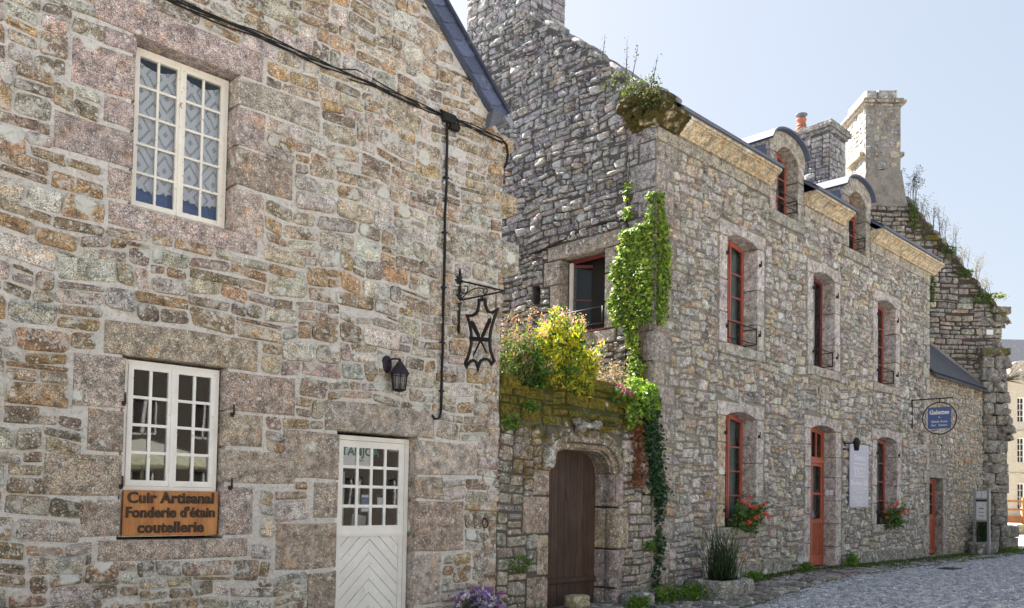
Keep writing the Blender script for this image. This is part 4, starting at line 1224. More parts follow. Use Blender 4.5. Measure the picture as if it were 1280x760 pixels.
# roof: two slopes of slates behind the parapet, zinc edge at the eaves
mb = MB()
RS = 0.735
def rz(y): return 9.02+RS*(y+0.36)
rsegs = [(max(0.55, a_), b_, -0.36) for a_, b_ in segs]+[(d_, d_+1.68, 0.95) for d_ in DORM]
for (ra, rb, ry) in rsegs:
    ra2, rb2 = ra+0.001, min(rb, XB)-0.001
    mb.add([(ra2,ry,rz(ry)),(rb2,ry,rz(ry)),(rb2,4.45,rz(4.45)),(ra2,4.45,rz(4.45)),(ra2,9.0,rz(-0.2)),(rb2,9.0,rz(-0.2))], [(0,1,2,3),(3,2,5,4)])
    mb.add([(ra2,ry,rz(ry)-0.07),(rb2,ry,rz(ry)-0.07),(rb2,4.45,rz(4.45)-0.1),(ra2,4.45,rz(4.45)-0.1),(ra2,9.0,rz(-0.2)-0.1),(rb2,9.0,rz(-0.2)-0.1),(ra2,ry,rz(ry)),(rb2,ry,rz(ry))], [(3,2,1,0),(4,5,2,3),(0,1,7,6)])
    for xx in (ra2, rb2): mb.add([(xx,ry,rz(ry)),(xx,ry,rz(ry)-0.07),(xx,4.45,rz(4.45)-0.1),(xx,4.45,rz(4.45)),(xx,9.0,rz(-0.2)),(xx,9.0,rz(-0.2)-0.1)], [(0,1,2,3),(3,2,5,4)])
for (s0, s1) in segs:
    x_ = s0
    while x_ < s1-0.02:
        w_ = min(0.30, s1-x_); v = rq.uniform(0.85, 1.2)
        for r_ in range(3):
            ya = -0.40+r_*0.16
            mb.prism([(x_+0.002, 0), (x_+w_-0.002, 0), (x_+w_-0.002, 0.012), (x_+0.002, 0.012)], 0, 0.24, 0, (v,v,v*1.05,0), 0, Matrix.Translation(Vector((0, ya, 9.025+RS*(ya+0.36)+0.010*(2-r_))))@Matrix.Rotation(math.atan(RS), 4, 'X'))
        x_ += w_
mb.build('roof', [M['slate']], hB)
for (s0, s1) in segs:
    mb = MB(); x_ = 0.3 if s0 == 0 else s0
    while x_ < s1:
        w_ = min(1.0, s1-x_)
        mb.box(x_+0.003, x_+w_-0.003, -0.40, -0.30, 8.972, 9.035, (1,1,1,0))
        x_ += w_
    mb.build('eaves_edge', [M['zinc']], hB)
mb = MB(); mb.box(0.0, XB, 8.4, 8.9, -0.8, 9.2); mb.build('rear_wall', M['mortB'], hB)
mb = MB(Matrix(((0,-1,0,XB),(1,0,0,0),(0,0,1,0),(0,0,0,1))))
wall_body(mb, 0.52, 8.9, -0.8, lambda x: 8.9+0.82*min(x, 8.9-x), [], XU, ZU, NF, (0,0,0), 0.5, 1, brk=(4.45,))
rubble(mb, 0.0, 8.9, 3.5, 12.6, [], palB, 0.075, (2, 7), (2, 4), 0.02, 0.02, 71, ztop=lambda x: 8.9+0.82*min(x, 8.9-x), NP=3)
mb.build('far_gable_wall', [M['stoneB'], M['mortB']], hB)
# dormers
def dormer(d0, seed):
    rg = random.Random(seed)
    a, b = d0+0.34, d0+1.36; o0, o1 = d0, d0+1.68; xc = (o0+o1)/2
    zs, zsp, rise = 8.20, 9.52, 0.26
    mb = MB()
    dblocks(mb, [(o0+0.01, o1-0.01, 7.92, zs)], 0.4, (0.36,0.34,0.28), b=0.012, rng=rg, y0=-0.05, al=0.2)
    for side in (0, 1):
        z = zs
        for h in (0.42, 0.50, 0.40):
            h = min(h, zsp-z)
            bl = (o0+0.02, a, z, z+h) if side == 0 else (b, o1-0.02, z, z+h)
            dblocks(mb, [bl], 0.42, (0.37,0.335,0.29), b=0.010, rng=rg, y0=-0.035)
            z += h
    n = 14
    outer = []; inner = []
    for i in range(n+1):
        t = i/n
        x_i = a+(b-a)*t; inner.append((x_i, zsp+rise*(1-((x_i-xc)/((b-a)/2))**2)))
        x_o = o0-0.01+(o1-o0+0.02)*t; outer.append((x_o, 9.70+0.40*math.sqrt(max(0, 1-((x_o-xc)/((o1-o0+0.02)/2+0.02))**2))))
    for k in range(3):
        i0, i1 = [0, 5, 9][k], [5, 9, 14][k]
        poly = inner[i0:i1+1]+[(outer[i][0], outer[i][1]) for i in range(i1, i0-1, -1)]
        if k == 0: poly = [(o0+0.0, zsp)]+poly
        if k == 2: poly = inner[i0:i1+1]+[(o1, zsp)]+[(outer[i][0], outer[i][1]) for i in range(i1, i0-1, -1)]
        f = rg.uniform(0.93, 1.06)
        mb.prism(poly, -0.045, 0.42, 0.008, (0.38*f,0.345*f,0.29*f,0), 0)
    D = mb.build('dormer', [M['dressB']], hB)
    # cheeks and barrel roof
    mb = MB()
    m = 16; rows = []
    for i in range(m+1):
        t = i/m; x_o = o0-0.07+(o1-o0+0.14)*t
        rows.append((x_o, 9.70+0.46*math.sqrt(max(0, 1-((x_o-xc)/((o1-o0)/2+0.075))**2))))
    V = []
    ys = (-0.16, 0.5, 1.3, 2.3)
    for y__ in ys: V += [(x_, y__, z_) for x_, z_ in rows]
    N_ = m+1
    F = [(r_*N_+i, r_*N_+i+1, (r_+1)*N_+i+1, (r_+1)*N_+i) for r_ in range(3) for i in range(m)]
    k0 = len(V)
    for y__ in ys: V += [(xc+(x_-xc)*0.975, y__, z_-0.04) for x_, z_ in rows]
    F += [(k0+r_*N_+i, k0+(r_+1)*N_+i, k0+(r_+1)*N_+i+1, k0+r_*N_+i+1) for r_ in range(3) for i in range(m)]
    F += [(i, k0+i, k0+i+1, i+1) for i in range(m)]
    mb.add(V, F, (1,1,1,0), 0, False)
    for xs_ in (o0-0.005, o1+0.005-0.04): mb.box(xs_, xs_+0.04, 0.05, 1.9, 8.9, 9.74)
    mb.build('dormer_roof', M['slate'], D)
    # casement written flat so that frame and pane stay children of the dormer
    hw = (b-a)/2+0.005
    def zt(x, off=0): return zsp+0.25*(1-((x-xc)/hw)**2)-off
    def rpt(p, q, c_, off, n=9): return [(p, c_), (q, c_)]+[(q+(p-q)*i/n, zt(q+(p-q)*i/n, off)) for i in range(n+1)]
    mb = MB(); pn = MB()
    mb.ring(rpt(a-0.005, b+0.005, zs+0.01, 0), rpt(a+0.045, b-0.045, zs+0.06, 0.05), 0.26, 0.33)
    for l in (0, 1):
        p = a+0.047+l*((b-a)/2-0.047); q = p+(b-a)/2-0.05
        mb.ring(rpt(p, q, zs+0.062, 0.052), rpt(p+0.05, q-0.05, zs+0.12, 0.10), 0.245, 0.30)
        for k in (1, 2):
            zz = zs+0.12+(zsp-zs-0.2)*k/2.6; mb.box(p+0.048, q-0.048, 0.252, 0.29, zz-0.015, zz+0.015)
        pts = rpt(p+0.045, q-0.045, zs+0.115, 0.095); pn.add([(v[0], 0.27, v[1]) for v in pts], [tuple(range(len(pts)))])
    mb.build('window_frame', M['red'], D); pn.build('pane', M['glass'], D)
    rail(D, a+0.01, b-0.01, zs+0.22, -0.02, 0.26)
    mb = MB(); V = []
    for k in range(21):
        x_ = a+(b-a)*k/20; V += [(x_, 0.42+0.012*math.sin(k*1.7), zs), (x_, 0.42+0.012*math.sin(k*1.7), zsp+0.2)]
    mb.add(V, [(2*k, 2*k+2, 2*k+3, 2*k+1) for k in range(20)], smooth=True); mb.build('net_curtain', M['net'], D)
    mb = MB(); mb.box(a-0.1, b+0.1, 1.4, 1.45, 8.0, 9.75); mb.build('inner_wall', M['dark'], D)
for i, d0 in enumerate(DORM): dormer(d0, 80+i)
# ================================================================== GATE WALL between the houses
gw_ = thing('gate_wall', (-2, 0, -0.45), 'low mossy stone wall between the two houses with an arched carved doorway', 'wall')
def ztW(x): return 3.42+0.10*math.sin(x*2.1)+0.05*math.sin(x*6.3)+(0.12 if x > -1.6 else 0)
DX0, DX1, DZT = -2.74, -1.15, 2.05
holesW = [(DX0-0.13, DX1+0.14, -0.7, 2.52)]
def mossW(x, y, z):
    t = np.clip((z-2.35)/0.55, 0, 1)
    m = 0.62*t + 0.14*np.sin(x*4.1+z*3)*0.6 + 0.08
    m = m + 0.30*np.clip(1-np.abs(x+3.9)/0.35, 0, 1)*np.clip((z-1.2)/2, 0, 1)
    m = m + 0.25*np.clip((0.1-z)/0.4, 0, 1) + 0.10*np.clip((x+0.9)/0.9, 0, 1)
    return np.clip(m, 0, 0.85)
blkW = [(-1.72,-1.08,1.46,2.06),(-1.72,-0.72,0.72,1.44),(-1.72,-1.04,0.03,0.70),(-1.72,-0.9,-0.6,0.01),
        (-3.42,-2.74,1.02,1.62),(-3.20,-2.74,1.64,2.05),(-3.08,-2.74,0.35,1.0),(-3.3,-2.74,-0.6,0.33)]
blkW = [(max(b[0], DX1) if b[0] > -2 else b[0], b[1], b[2], b[3]) for b in blkW]
palW = [((0.31,0.275,0.235),3),((0.36,0.32,0.27),2),((0.27,0.245,0.22),2),((0.38,0.31,0.23),1.2),((0.33,0.28,0.28),1)]
archskip = [(-2.97, -0.93, 2.06, 2.74)]
mb = MB()
wall_body(mb, -3.97, -0.0, -0.7, ztW, holesW, XU, ZU, NF, (0,0,0), 0.55, 1, alpha=mossW, brk=(-3.4, -1.6, -0.8))
rubble(mb, -3.97, 0.0, -0.6, 3.6, holesW+blkW+archskip, palW, 0.06, (3, 8), (2, 4), 0.020, 0.030, 91, ztop=ztW, wamp=0.03, jag=0.08, rad=0.45, NP=5, alpha=mossW, amp=0.012)
mb.build('wall', [M['stoneM'], M['mortM']], gw_)
# rough irregular capping
mb = MB(); rg = random.Random(8); x_ = -3.95
while x_ < 0.02:
    w_ = rg.uniform(0.35, 0.75); z_ = ztW(x_+w_/2)
    dblocks(mb, [(x_, min(x_+w_, 0.02), z_-0.10, z_+rg.uniform(0.06, 0.16))], 0.62, (0.26,0.24,0.19), b=0.05, rng=rg, y0=-0.06-rg.uniform(0, 0.05), al=0.85, jit=0.03)
    x_ += w_
mb.build('capping_stones', [M['stoneM']], gw_)
# jambs with a rolled inner edge
mb = MB(); rg = random.Random(9)
def jamb_block(x0, x1, z0, z1, right):
    """plan outline with a half-round roll at the opening side, extruded vertically"""
    cl = rg.choice([(0.35,0.28,0.23),(0.33,0.27,0.25),(0.36,0.30,0.22)])
    e = x0 if right else x1; sg = 1 if right else -1
    pts = []
    far = x1 if right else x0
    pts += [(far, 0.5), (far, -0.02), (e+sg*0.24, -0.03)]
    for q in range(9):                                  # roll
        a_ = -math.pi/2+math.pi*q/8*0.95
        pts.append((e+sg*(0.13-0.12*math.sin(a_+math.pi/2)*0.55-0.03*q/8), 0.10-0.14*math.cos((a_+math.pi/2))))
    pts += [(e+sg*0.03, 0.36), (e-sg*0.0, 0.50)]
    n = len(pts); g = 0.008; V = []
    for (zz, ins) in ((z0+g, 0.012), (z0+g+0.02, 0), (z1-g-0.02, 0), (z1-g, 0.012)):
        V += [(p[0]+sg*ins*0.3, p[1]+ins if p[1] < 0.3 else p[1], zz) for p in pts]
    F = []
    for r_ in range(3):
        for i in range(n):
            j = (i+1) % n
            f = (r_*n+i, r_*n+j, (r_+1)*n+j, (r_+1)*n+i)
            F.append(f if not right else f[::-1])
    F.append(tuple(range(3*n, 4*n)) if not right else tuple(range(4*n-1, 3*n-1, -1)))
    F.append(tuple(range(n)))
    mb.add(V, F, cl+(0.12 if z0 > 0 else 0.3,), 0, False)
for b_ in blkW: jamb_block(b_[0], b_[1], b_[2], b_[3], b_[0] > -2)
mb.build('door_jambs', [M['dressB']], gw_)
# carved head: stilted arch with ogee tip
def arch_curve(off, n=22):
    """inner outline, left springing to right springing"""
    pts = []
    xa, xb = DX0+0.02-off, DX1-0.02+off; r = 0.42+off; zt = 2.42+off*0.85
    pts.append((xa, 2.055))
    for q in range(9):
        a_ = math.pi-math.pi/2*q/8
        pts.append((xa+r+r*math.cos(a_), zt-r*0.82+r*0.82*math.sin(a_)))
    for q in range(9):
        a_ = math.pi/2-math.pi/2*q/8
        pts.append((xb-r+r*math.cos(a_), zt-r*0.82+r*0.82*math.sin(a_)))
    pts.append((xb, 2.055))
    return pts
mb = MB()
def arch_band(o0, o1, y0, y1, col, al=0.15, tip=0.0):
    A = arch_curve(o0); B = arch_curve(o1)
    if tip:
        B = [(p[0], p[1]+tip*max(0, 1-abs(p[0]+1.95)/0.35)**1.6) for p in B]
        A = [(p[0], p[1]) for p in A]
    n = len(A)
    V = [(p[0], y0, p[1]) for p in A]+[(p[0], y0, p[1]) for p in B]+[(p[0], y1, p[1]) for p in A]+[(p[0], y1, p[1]) for p in B]
    F = []
    for i in range(n-1):
        F += [(i, i+1, n+i+1, n+i), (2*n+i, 3*n+i, 3*n+i+1, 2*n+i+1), (i, 2*n+i, 2*n+i+1, i+1), (n+i, n+i+1, 3*n+i+1, 3*n+i)]
    F += [(0, n, 3*n, 2*n), (n-1, 3*n-1, 4*n-1, 2*n-1)]
    mb.add(V, F, tuple(col)+(al,), 0, False)
arch_band(0.0, 0.10, 0.07, 0.5, (0.26,0.205,0.15), 0.25)
arch_band(0.04, 0.19, 0.01, 0.45, (0.29,0.22,0.15), 0.25)
arch_band(0.15, 0.26, -0.05, 0.45, (0.25,0.205,0.155), 0.38, 0.2)
arch_band(0.26, 0.40, -0.008, 0.45, (0.25,0.21,0.16), 0.48, 0.05)
# spandrel lumps and finial
rg = random.Random(4)
for q in range(11): lump(mb, (-1.95+rg.uniform(-0.30, 0.32), -0.05+rg.uniform(-0.03, 0.02), 2.80+rg.uniform(-0.06, 0.10)), rg.uniform(0.05, 0.085), (0.26,0.235,0.205), 0.34, (1.4,0.6,0.7), q, k=0.6)
lump(mb, (-2.86, -0.03, 2.25), 0.14, (0.35,0.32,0.28), 0.1, (1,0.5,1.3), 3)
mb.build('carved_arch', [M['stoneM']], gw_)
# spandrel fill behind the arch bands
mb = MB()
A = arch_curve(0.36)
poly = [(-3.05, 2.06)]+A+[(-0.72, 2.06), (-0.72, 2.74), (-3.05, 2.74)]
for (xa, xb) in ((0, 1),):
    top = 2.76
    n = len(A)
    V = [(p[0], 0.012, p[1]) for p in A]+[(p[0], 0.012, top) for p in A]
    mb.add(V, [(i, i+1, n+i+1, n+i) for i in range(n-1)], (0.33,0.30,0.25,0.45), 0)
for (x0_, x1_, z0_, z1_) in ((-3.03,-2.80+0.02,2.07,2.40),(-1.08+0.36,-0.70,2.07,2.4),(-3.03,-2.55,2.62,2.88),(-1.5,-0.9,2.62,2.9),(-3.6,-3.06,2.07,2.38)):
    pass
dress_rects(mb, [(-0.73,-0.4,2.1,2.5)], (0.33,0.3,0.25), 5)
mb.build('spandrel', [M['stoneM']], gw_)
# plank door
mb = MB(); x_ = DX0-0.05; rg = random.Random(31); fy = 0.42
pw = [0.17, 0.15, 0.18, 0.16, 0.17, 0.15, 0.18, 0.16, 0.17, 0.16, 0.18]
for w_ in pw:
    if x_ > DX1+0.03: break
    v = rg.uniform(0.75, 1.2)
    mb.prism([(x_+0.002, -0.30), (x_+w_-0.002, -0.30), (x_+w_-0.002, 2.50), (x_+0.002, 2.50)], fy, fy+0.045, 0.007, (v,v,v,0))
    x_ += w_
gd = mb.build('plank_door', M['oak'], gw_)
mb = MB(); mb.prism([(DX0-0.02, 0.13), (DX1+0.02, 0.13), (DX1+0.02, 0.22), (DX0-0.02, 0.22)], fy-0.05, fy+0.0, 0.02, (0.9,0.9,0.9,0)); mb.build('weather_board', M['oak'], gd)
for z_ in (0.5, 1.9):
    pass
mb = MB(); mb.tube([(-1.95, fy-0.012, 1.75), (-1.93, fy-0.02, 1.6), (-1.88, fy-0.02, 1.52)], 0.006); mb.build('door_latch', M['rust'], gd)
room(gw_, DX0-0.1, DX1+0.1, 0.56, 0.62, -0.4, 2.5, 'door_backing')

# steps, loose blocks
def rough_block(name, cx, cy, sx, sy, sz, label, cat, col, al=0.2, seed=1, z=None, rz=0, group=None, mat='stoneM'):
    z0 = float(gz(cx)) if z is None else z
    t = thing(name, (cx, cy, z0), label, cat, group)
    mb = MB()
    rg = random.Random(seed); n = 9
    ca_, sa_ = math.cos(R(rz)), math.sin(R(rz))
    V = []; idx = {}
    F = []
    N_ = 5
    def vtx(i, j, k):
        key = (i, j, k)
        if key in idx: return idx[key]
        u, v, w = 2*i/N_-1, 2*j/N_-1, 2*k/N_-1
        e = 8.0; L_ = (abs(u)**e+abs(v)**e+abs(w)**e)**(1/e); s_ = 1/max(L_, 1e-6)*max(abs(u), abs(v), abs(w))
        p = Vector((u*s_, v*s_, w*s_))
        q = 1+0.10*mnoise.noise(p*1.7+Vector((seed*2.3, 0, 0)))+0.05*mnoise.noise(p*4+Vector((0, seed, 0)))
        p = p*q
        x_, y_ = p.x*sx/2, p.y*sy/2
        V.append((cx+x_*ca_-y_*sa_, cy+x_*sa_+y_*ca_, z0+sz/2*(p.z+1)-0.03))
        idx[key] = len(V)-1
        return idx[key]
    for a_ in range(N_):
        for b_ in range(N_):
            F += [(vtx(a_,b_,0), vtx(a_,b_+1,0), vtx(a_+1,b_+1,0), vtx(a_+1,b_,0)), (vtx(a_,b_,N_), vtx(a_+1,b_,N_), vtx(a_+1,b_+1,N_), vtx(a_,b_+1,N_)),
                  (vtx(a_,0,b_), vtx(a_+1,0,b_), vtx(a_+1,0,b_+1), vtx(a_,0,b_+1)), (vtx(a_,N_,b_), vtx(a_,N_,b_+1), vtx(a_+1,N_,b_+1), vtx(a_+1,N_,b_)),
                  (vtx(0,a_,b_), vtx(0,a_,b_+1), vtx(0,a_+1,b_+1), vtx(0,a_+1,b_)), (vtx(N_,a_,b_), vtx(N_,a_+1,b_), vtx(N_,a_+1,b_+1), vtx(N_,a_,b_+1))]
    mb.add(V, F, tuple(col)+(al,), 0, True)
    mb.build('block', [M[mat]], t)
    return t
rough_block('doorstep', -1.95, -0.05, 1.9, 0.75, 0.27, 'worn mossy granite step in front of the dark plank door', 'step', (0.24,0.23,0.19), 0.42, 3, z=-0.47)
rough_block('stone_slab', -2.75, -0.42, 0.95, 0.45, 0.17, 'flat grey stone slab at the left end of the mossy step', 'stone slab', (0.30,0.29,0.27), 0.25, 6, z=-0.47)
rough_block('stone_block', -2.16, -0.08, 0.42, 0.26, 0.22, 'small yellowish stone block standing on the step against the dark plank door', 'stone block', (0.38,0.33,0.20), 0.3, 9, z=-0.20)
rough_block('stone_block', -0.78, -0.28, 0.55, 0.42, 0.46, 'squat lichen spotted bollard stone between the plank door and the tall house corner', 'stone block', (0.24,0.23,0.21), 0.25, 12, z=-0.47)
rough_block('pebble', 0.85, -1.38, 0.2, 0.18, 0.15, 'small round stone lying before the stone trough with rushes', 'stone', (0.30,0.29,0.27), 0.1, 14, z=-0.33)
# iron ring on the wall of house A
rg_ = thing('iron_ring', (-4.25, -0.03, 1.2), 'small rusty iron tethering ring hanging on the stone near the gate wall', 'ring')
mb = MB(); mb.tube([(-4.25+0.055*math.cos(a_), -0.045+0.01*math.sin(a_), 1.20+0.065*math.sin(a_)) for a_ in [2*math.pi*i/18 for i in range(19)]], 0.011); mb.build('ring', M['rust'], rg_)
mb = MB(); mb.tube([(-4.25, 0.0, 1.27), (-4.25, -0.06, 1.27)], 0.016); mb.build('staple', M['rust'], rg_)

# ================================================================== LEAN-TO
lt = thing('stone_outbuilding', (16, 0, -0.1), 'low stone outbuilding with slate roof and narrow red door beside the long house', 'outbuilding')
XL = 19.35
D2 = (14.04, 15.27, 0.05, 2.40)
palL = [((0.41,0.35,0.27),3),((0.38,0.35,0.30),3),((0.45,0.36,0.23),2),((0.31,0.28,0.25),1.5),((0.47,0.43,0.37),1.2),((0.47,0.31,0.15),0.7)]
def colL(r, c):
    v = np.clip((r[:,2]-4.9)/0.8, 0, 1)[:,None]*np.clip((r[:,0]-14.5)/3, 0.35, 1)[:,None]
    return c*(1-0.6*v)+np.array([0.50,0.34,0.15])*0.6*v
mb = MB()
wall_body(mb, XB+0.001, XL, -0.5, lambda x: 5.70, [(14.05, 15.33, -0.4, 2.46)], XU, ZU, NF, (0,0.015,0), 0.5, 1)
rubble(mb, XB+0.03, XL, -0.3, 5.68, [(14.06-0.02, 15.27+0.33, -0.4, 2.85)], palL, 0.055, (2, 6), (2, 4), 0.02, 0.03, 101, wamp=0.02, jag=0.10, rad=0.5, NP=4, match=0.35, colfn=colL, O=(0,0.015,0))
mb.build('wall', [M['stoneB'], M['mortB']], lt)
mb = MB(); rg = random.Random(6)
dblocks(mb, [(14.06,15.62,2.42,2.84)], 0.5, (0.28,0.26,0.23), b=0.012, rng=rg, y0=-0.02, al=0.2)
z = -0.2
while z < 2.40:
    h = min(rg.uniform(0.5, 0.9), 2.41-z); dblocks(mb, [(15.27, 15.58, z, z+h)], 0.5, (0.33,0.30,0.275), b=0.01, rng=rg, y0=-0.015); z += h
dblocks(mb, [(14.0,15.4,-0.3,0.05)], 0.5, (0.38,0.35,0.32), b=0.02, rng=rg, y0=-0.28)
mb.build('door_surround', [M['dressB']], lt)
dd = chevron_door(lt, 14.10, 15.27, 0.06, 2.41, 0.24, M['orange'], 1.2, 2, 3, 0.10, style='D', glass='glass')
room(lt, 14.1, 16, 0.52, 1.5, 0, 2.6)
mb = MB(); mb.box(14.2, 15.2, 0.34, 0.35, 1.2, 2.4); mb.build('net_curtain', M['net'], lt)
# slate roof rising back to the taller gable
mb = MB(); KR = 1.10
row = 0; rg = random.Random(66)
def backy(x): return max(0.05, 5.45-(x-14.03)*0.985)
y_ = -0.22
while y_ < 5.4:
    x_ = 14.03-(0.1 if row % 2 else 0)
    while x_ < 19.6:
        w_ = 0.26
        if y_ < backy(x_+w_/2)+0.05:
            v = rg.uniform(0.7, 1.35)
            xa, xb = max(14.04, x_+0.003), x_+w_-0.003
            if xb > xa:
                mb.prism([(xa, 0), (xb, 0), (xb, 0.014), (xa, 0.014)], 0, 0.34, 0, (v,v,v*1.05,0), 0, Matrix.Translation(Vector((0, y_, 5.73+KR*y_+0.016))) @ Matrix.Rotation(math.atan(KR)-0.05, 4, 'X'))
        x_ += w_
    y_ += 0.13; row += 1
mb.add([(14.04,-0.15,5.66),(19.42,-0.15,5.66),(19.42,0.05,5.70),(14.04,5.3,5.68+KR*5.3)], [(0,1,2,3)])
mb.add([(14.04,-0.15,5.63),(19.42,-0.15,5.63),(19.42,0.05,5.66),(14.04,5.3,5.62+KR*5.3)], [(3,2,1,0)])
mb.build('roof', [M['slate2']], lt)
mb = MB()
for k in range(12):
    xa = 14.3+k*0.42; ya = backy(xa)-0.10; yb = backy(xa+0.43)-0.10
    mb.add([(xa,ya-0.12,5.80+KR*(ya-0.12)),(xa+0.43,yb-0.12,5.80+KR*(yb-0.12)),(xa+0.43,yb+0.1,5.84+KR*(yb+0.1)),(xa,ya+0.1,5.84+KR*(ya+0.1)),(xa,ya-0.12,5.72+KR*(ya-0.12)),(xa+0.43,yb-0.12,5.72+KR*(yb-0.12))], [(0,1,2,3),(4,5,1,0)])
mb.build('mortar_flashing', [M['limewash']], lt)

# ================================================================== GABLE HOUSE C with tall chimney
CM = camframe(29.43)
hC = thing('ruined_gable_house', (CM @ Vector((14, 0.3, 0)))[:], 'tall weathered gable with weeds on its slope and a big square chimney behind the outbuilding', 'house')
def ztC(x):
    return 8.45+1.21*(17.1-x) if x > 12.9 else 8.45+1.21*(x-8.7)
palC = [((0.40,0.36,0.30),3),((0.36,0.335,0.30),3),((0.31,0.28,0.25),2),((0.44,0.38,0.29),1.6),((0.34,0.28,0.25),1.2)]
def mossC(x, y, z):
    e = np.array([ztC(v) for v in np.ravel(x)]).reshape(np.shape(x))-z if np.ndim(x) else ztC(float(x))-z
    return np.clip(0.55-0.35*e, 0, 0.5)+0.12*(np.sin(x*2.3)+np.sin(z*1.7+x))*0.7+0.05
mb = MB(CM)
wall_body(mb, 9.3, 17.1, -0.8, ztC, [], XU, ZU, NF, (0,0,0), 0.6, 1, brk=(12.9,))
rubble(mb, 9.3, 17.1, 2.5, 13.4, [(12.3,13.6,12.55,13.5)], palC, 0.075, (3, 8), (2, 3), 0.030, 0.05, 111, ztop=ztC, wamp=0.03, jag=0.08, rad=0.4, NP=4, match=0.8, alpha=mossC)
mb.build('gable_wall', [M['stoneC'], M['mortC']], hC)
mb = MB(CM); rg = random.Random(13); rough_coping(mb, ztC, 13.5, 17.05, 0.34, (0.34,0.31,0.27), 0.42, rg, -0.06, 0.6, 0.11, -0.03)
dblocks(mb, [(16.75,17.42,8.35,8.62),(16.8,17.25,8.05,8.34)], 0.6, (0.30,0.28,0.24), b=0.04, rng=rg, y0=-0.15, al=0.45)
mb.build('coping', [M['stoneC']], hC)
# pier at the right corner
mb = MB(CM); z = -0.3
while z < 8.1:
    h = rg.uniform(0.28, 0.5)
    prj = -0.35 if z < 7.0 else -0.05
    x1_ = 17.18+rg.uniform(-0.03, 0.07)+(0.05 if 3.9 < z < 4.9 else 0)
    m_ = 16.72+rg.uniform(-0.12, 0.12)
    if z < 0.55: x0_, x1_, prj = 16.35, 17.45, -0.55
    else: x0_ = 16.30
    dblocks(mb, [(x0_, m_, z, z+h), (m_, x1_, z, z+h)], 0.5, rg.choice([(0.27,0.25,0.22),(0.32,0.29,0.25),(0.24,0.22,0.2)]), b=0.05, rng=rg, y0=prj+0.07*rg.random(), al=0.25, jit=0.035)
    for q in range(1): lump(mb, (rg.uniform(x0_+0.1, x1_-0.08), prj+0.12, z+h/2+rg.uniform(-0.05, 0.05)), 1.0, rg.choice([(0.27,0.25,0.22),(0.33,0.30,0.26),(0.22,0.2,0.18)]), 0.3, (rg.uniform(0.14, 0.25), 0.16, h*0.50), rg.random()*50, k=0.35)
    z += h
for (cx_, cz_, r_) in ((17.15,4.55,0.20),(17.2,4.25,0.24),(17.1,4.85,0.18),(17.25,3.98,0.14)): lump(mb, (cx_, -0.22, cz_), r_, (0.25,0.23,0.2), 0.25, (0.9,1.0,0.8), cx_, k=0.6)
dblocks(mb, [(16.2,17.25,6.85,7.1)], 0.5, (0.2,0.19,0.17), b=0.04, rng=rg, y0=-0.42, al=0.5)
mb.build('buttress', [M['stoneC']], hC)
mb = MB(CM); mb.box(16.55,16.78,-0.10,-0.05,7.60,7.78); mb.build('white_box', M['paper'], hC)
# chimney
mb = MB(CM); rg = random.Random(17)
CX0, CX1, CD = 12.32, 13.56, 1.75
def cface(Mx, u0, u1, z0, z1, seed, frm):
    t_ = MB()
    rng_ = random.Random(seed); rn = np.random.RandomState(seed)
    rects = lay(u0, u1, z0, z1, [], 0.085, (2, 6), (2, 4), rng_, match=0.5)
    cols = pick([((0.27,0.265,0.27),2),((0.33,0.32,0.30),2),((0.44,0.38,0.29),1.2)], len(rects), rn)
    stone_geo(t_, rects, XU, ZU, NF, (0,0,0), cols, rn, 0.085, 0.016, 0.6, 0.035, 3, 0.04, None, 0, 4, 0.14)
    base = mb.n; V = np.concatenate(t_.V); A = np.array(Mx)
    mb.V.append(V @ A[:3,:3].T + A[:3,3]); mb.C.append(np.concatenate(t_.C))
    for F, m_, s_ in t_.F: mb.F.append((F+base, m_, s_))
    mb.n += len(V)
mb.box(CX0, CX1, 0.0, CD, 11.0, 15.75, mat=1)
cface(Matrix.Identity(4), CX0, CX1, 12.7, 15.7, 1, None)
cface(Matrix(((0,1,0,CX0),(-1,0,0,0),(0,0,1,0),(0,0,0,1))), -CD, 0, 12.7, 15.7, 2, None)
cface(Matrix(((0,-1,0,CX1),(1,0,0,0),(0,0,1,0),(0,0,0,1))), 0, CD, 12.7, 15.7, 3, None)
mb.prism([(CX0-0.2, 12.1), (CX1+0.25, 12.1), (CX1+0.12, 12.75), (CX1+0.02, 13.4), (CX0, 13.4), (CX0-0.12, 12.75)], -0.08, 1.0, 0.04, mat=1)
tc = mb.build('chimney', [M['stoneC'], M['limewash']], hC)
mb = MB(CM)
for (e, za, zb, b_) in ((0.07,15.70,15.80,0.02),(0.17,15.80,15.93,0.04),(0.10,15.93,16.0,0.03)):
    x_ = CX0-e
    while x_ < CX1+e-0.05:
        w_ = min(rg.uniform(0.45, 0.7), CX1+e-x_)
        dblocks(mb, [(x_, x_+w_, za, zb)], CD+e, (0.34,0.31,0.26), b=b_, rng=rg, y0=-e, al=0.3); x_ += w_
dblocks(mb, [(CX0+0.02, CX0+0.45, 16.0, 16.33), (CX0+0.45, CX1-0.06, 16.0, 16.36)], CD-0.1, (0.36,0.35,0.34), b=0.09, rng=rg, y0=0.02, al=0.1)
mb.build('chimney_cap', [M['stoneC']], tc); mb = MB(CM)
dblocks(mb, [(CX1-0.12, CX1+0.16, 13.95, 14.10)], CD, (0.33,0.30,0.26), b=0.03, rng=rg, y0=-0.02, al=0.25)
mb.prism([(-1.3,13.95),(-0.1,13.95),(-0.1,14.09),(-1.3,14.09)], -0.17, 0.1, 0.03, (0.38,0.31,0.22,0.2), 0, Matrix(((0,1,0,CX0),(-1,0,0,0),(0,0,1,0),(0,0,0,1))))
mb.build('chimney_ledge', [M['stoneC']], tc)
mb = MB(CM)
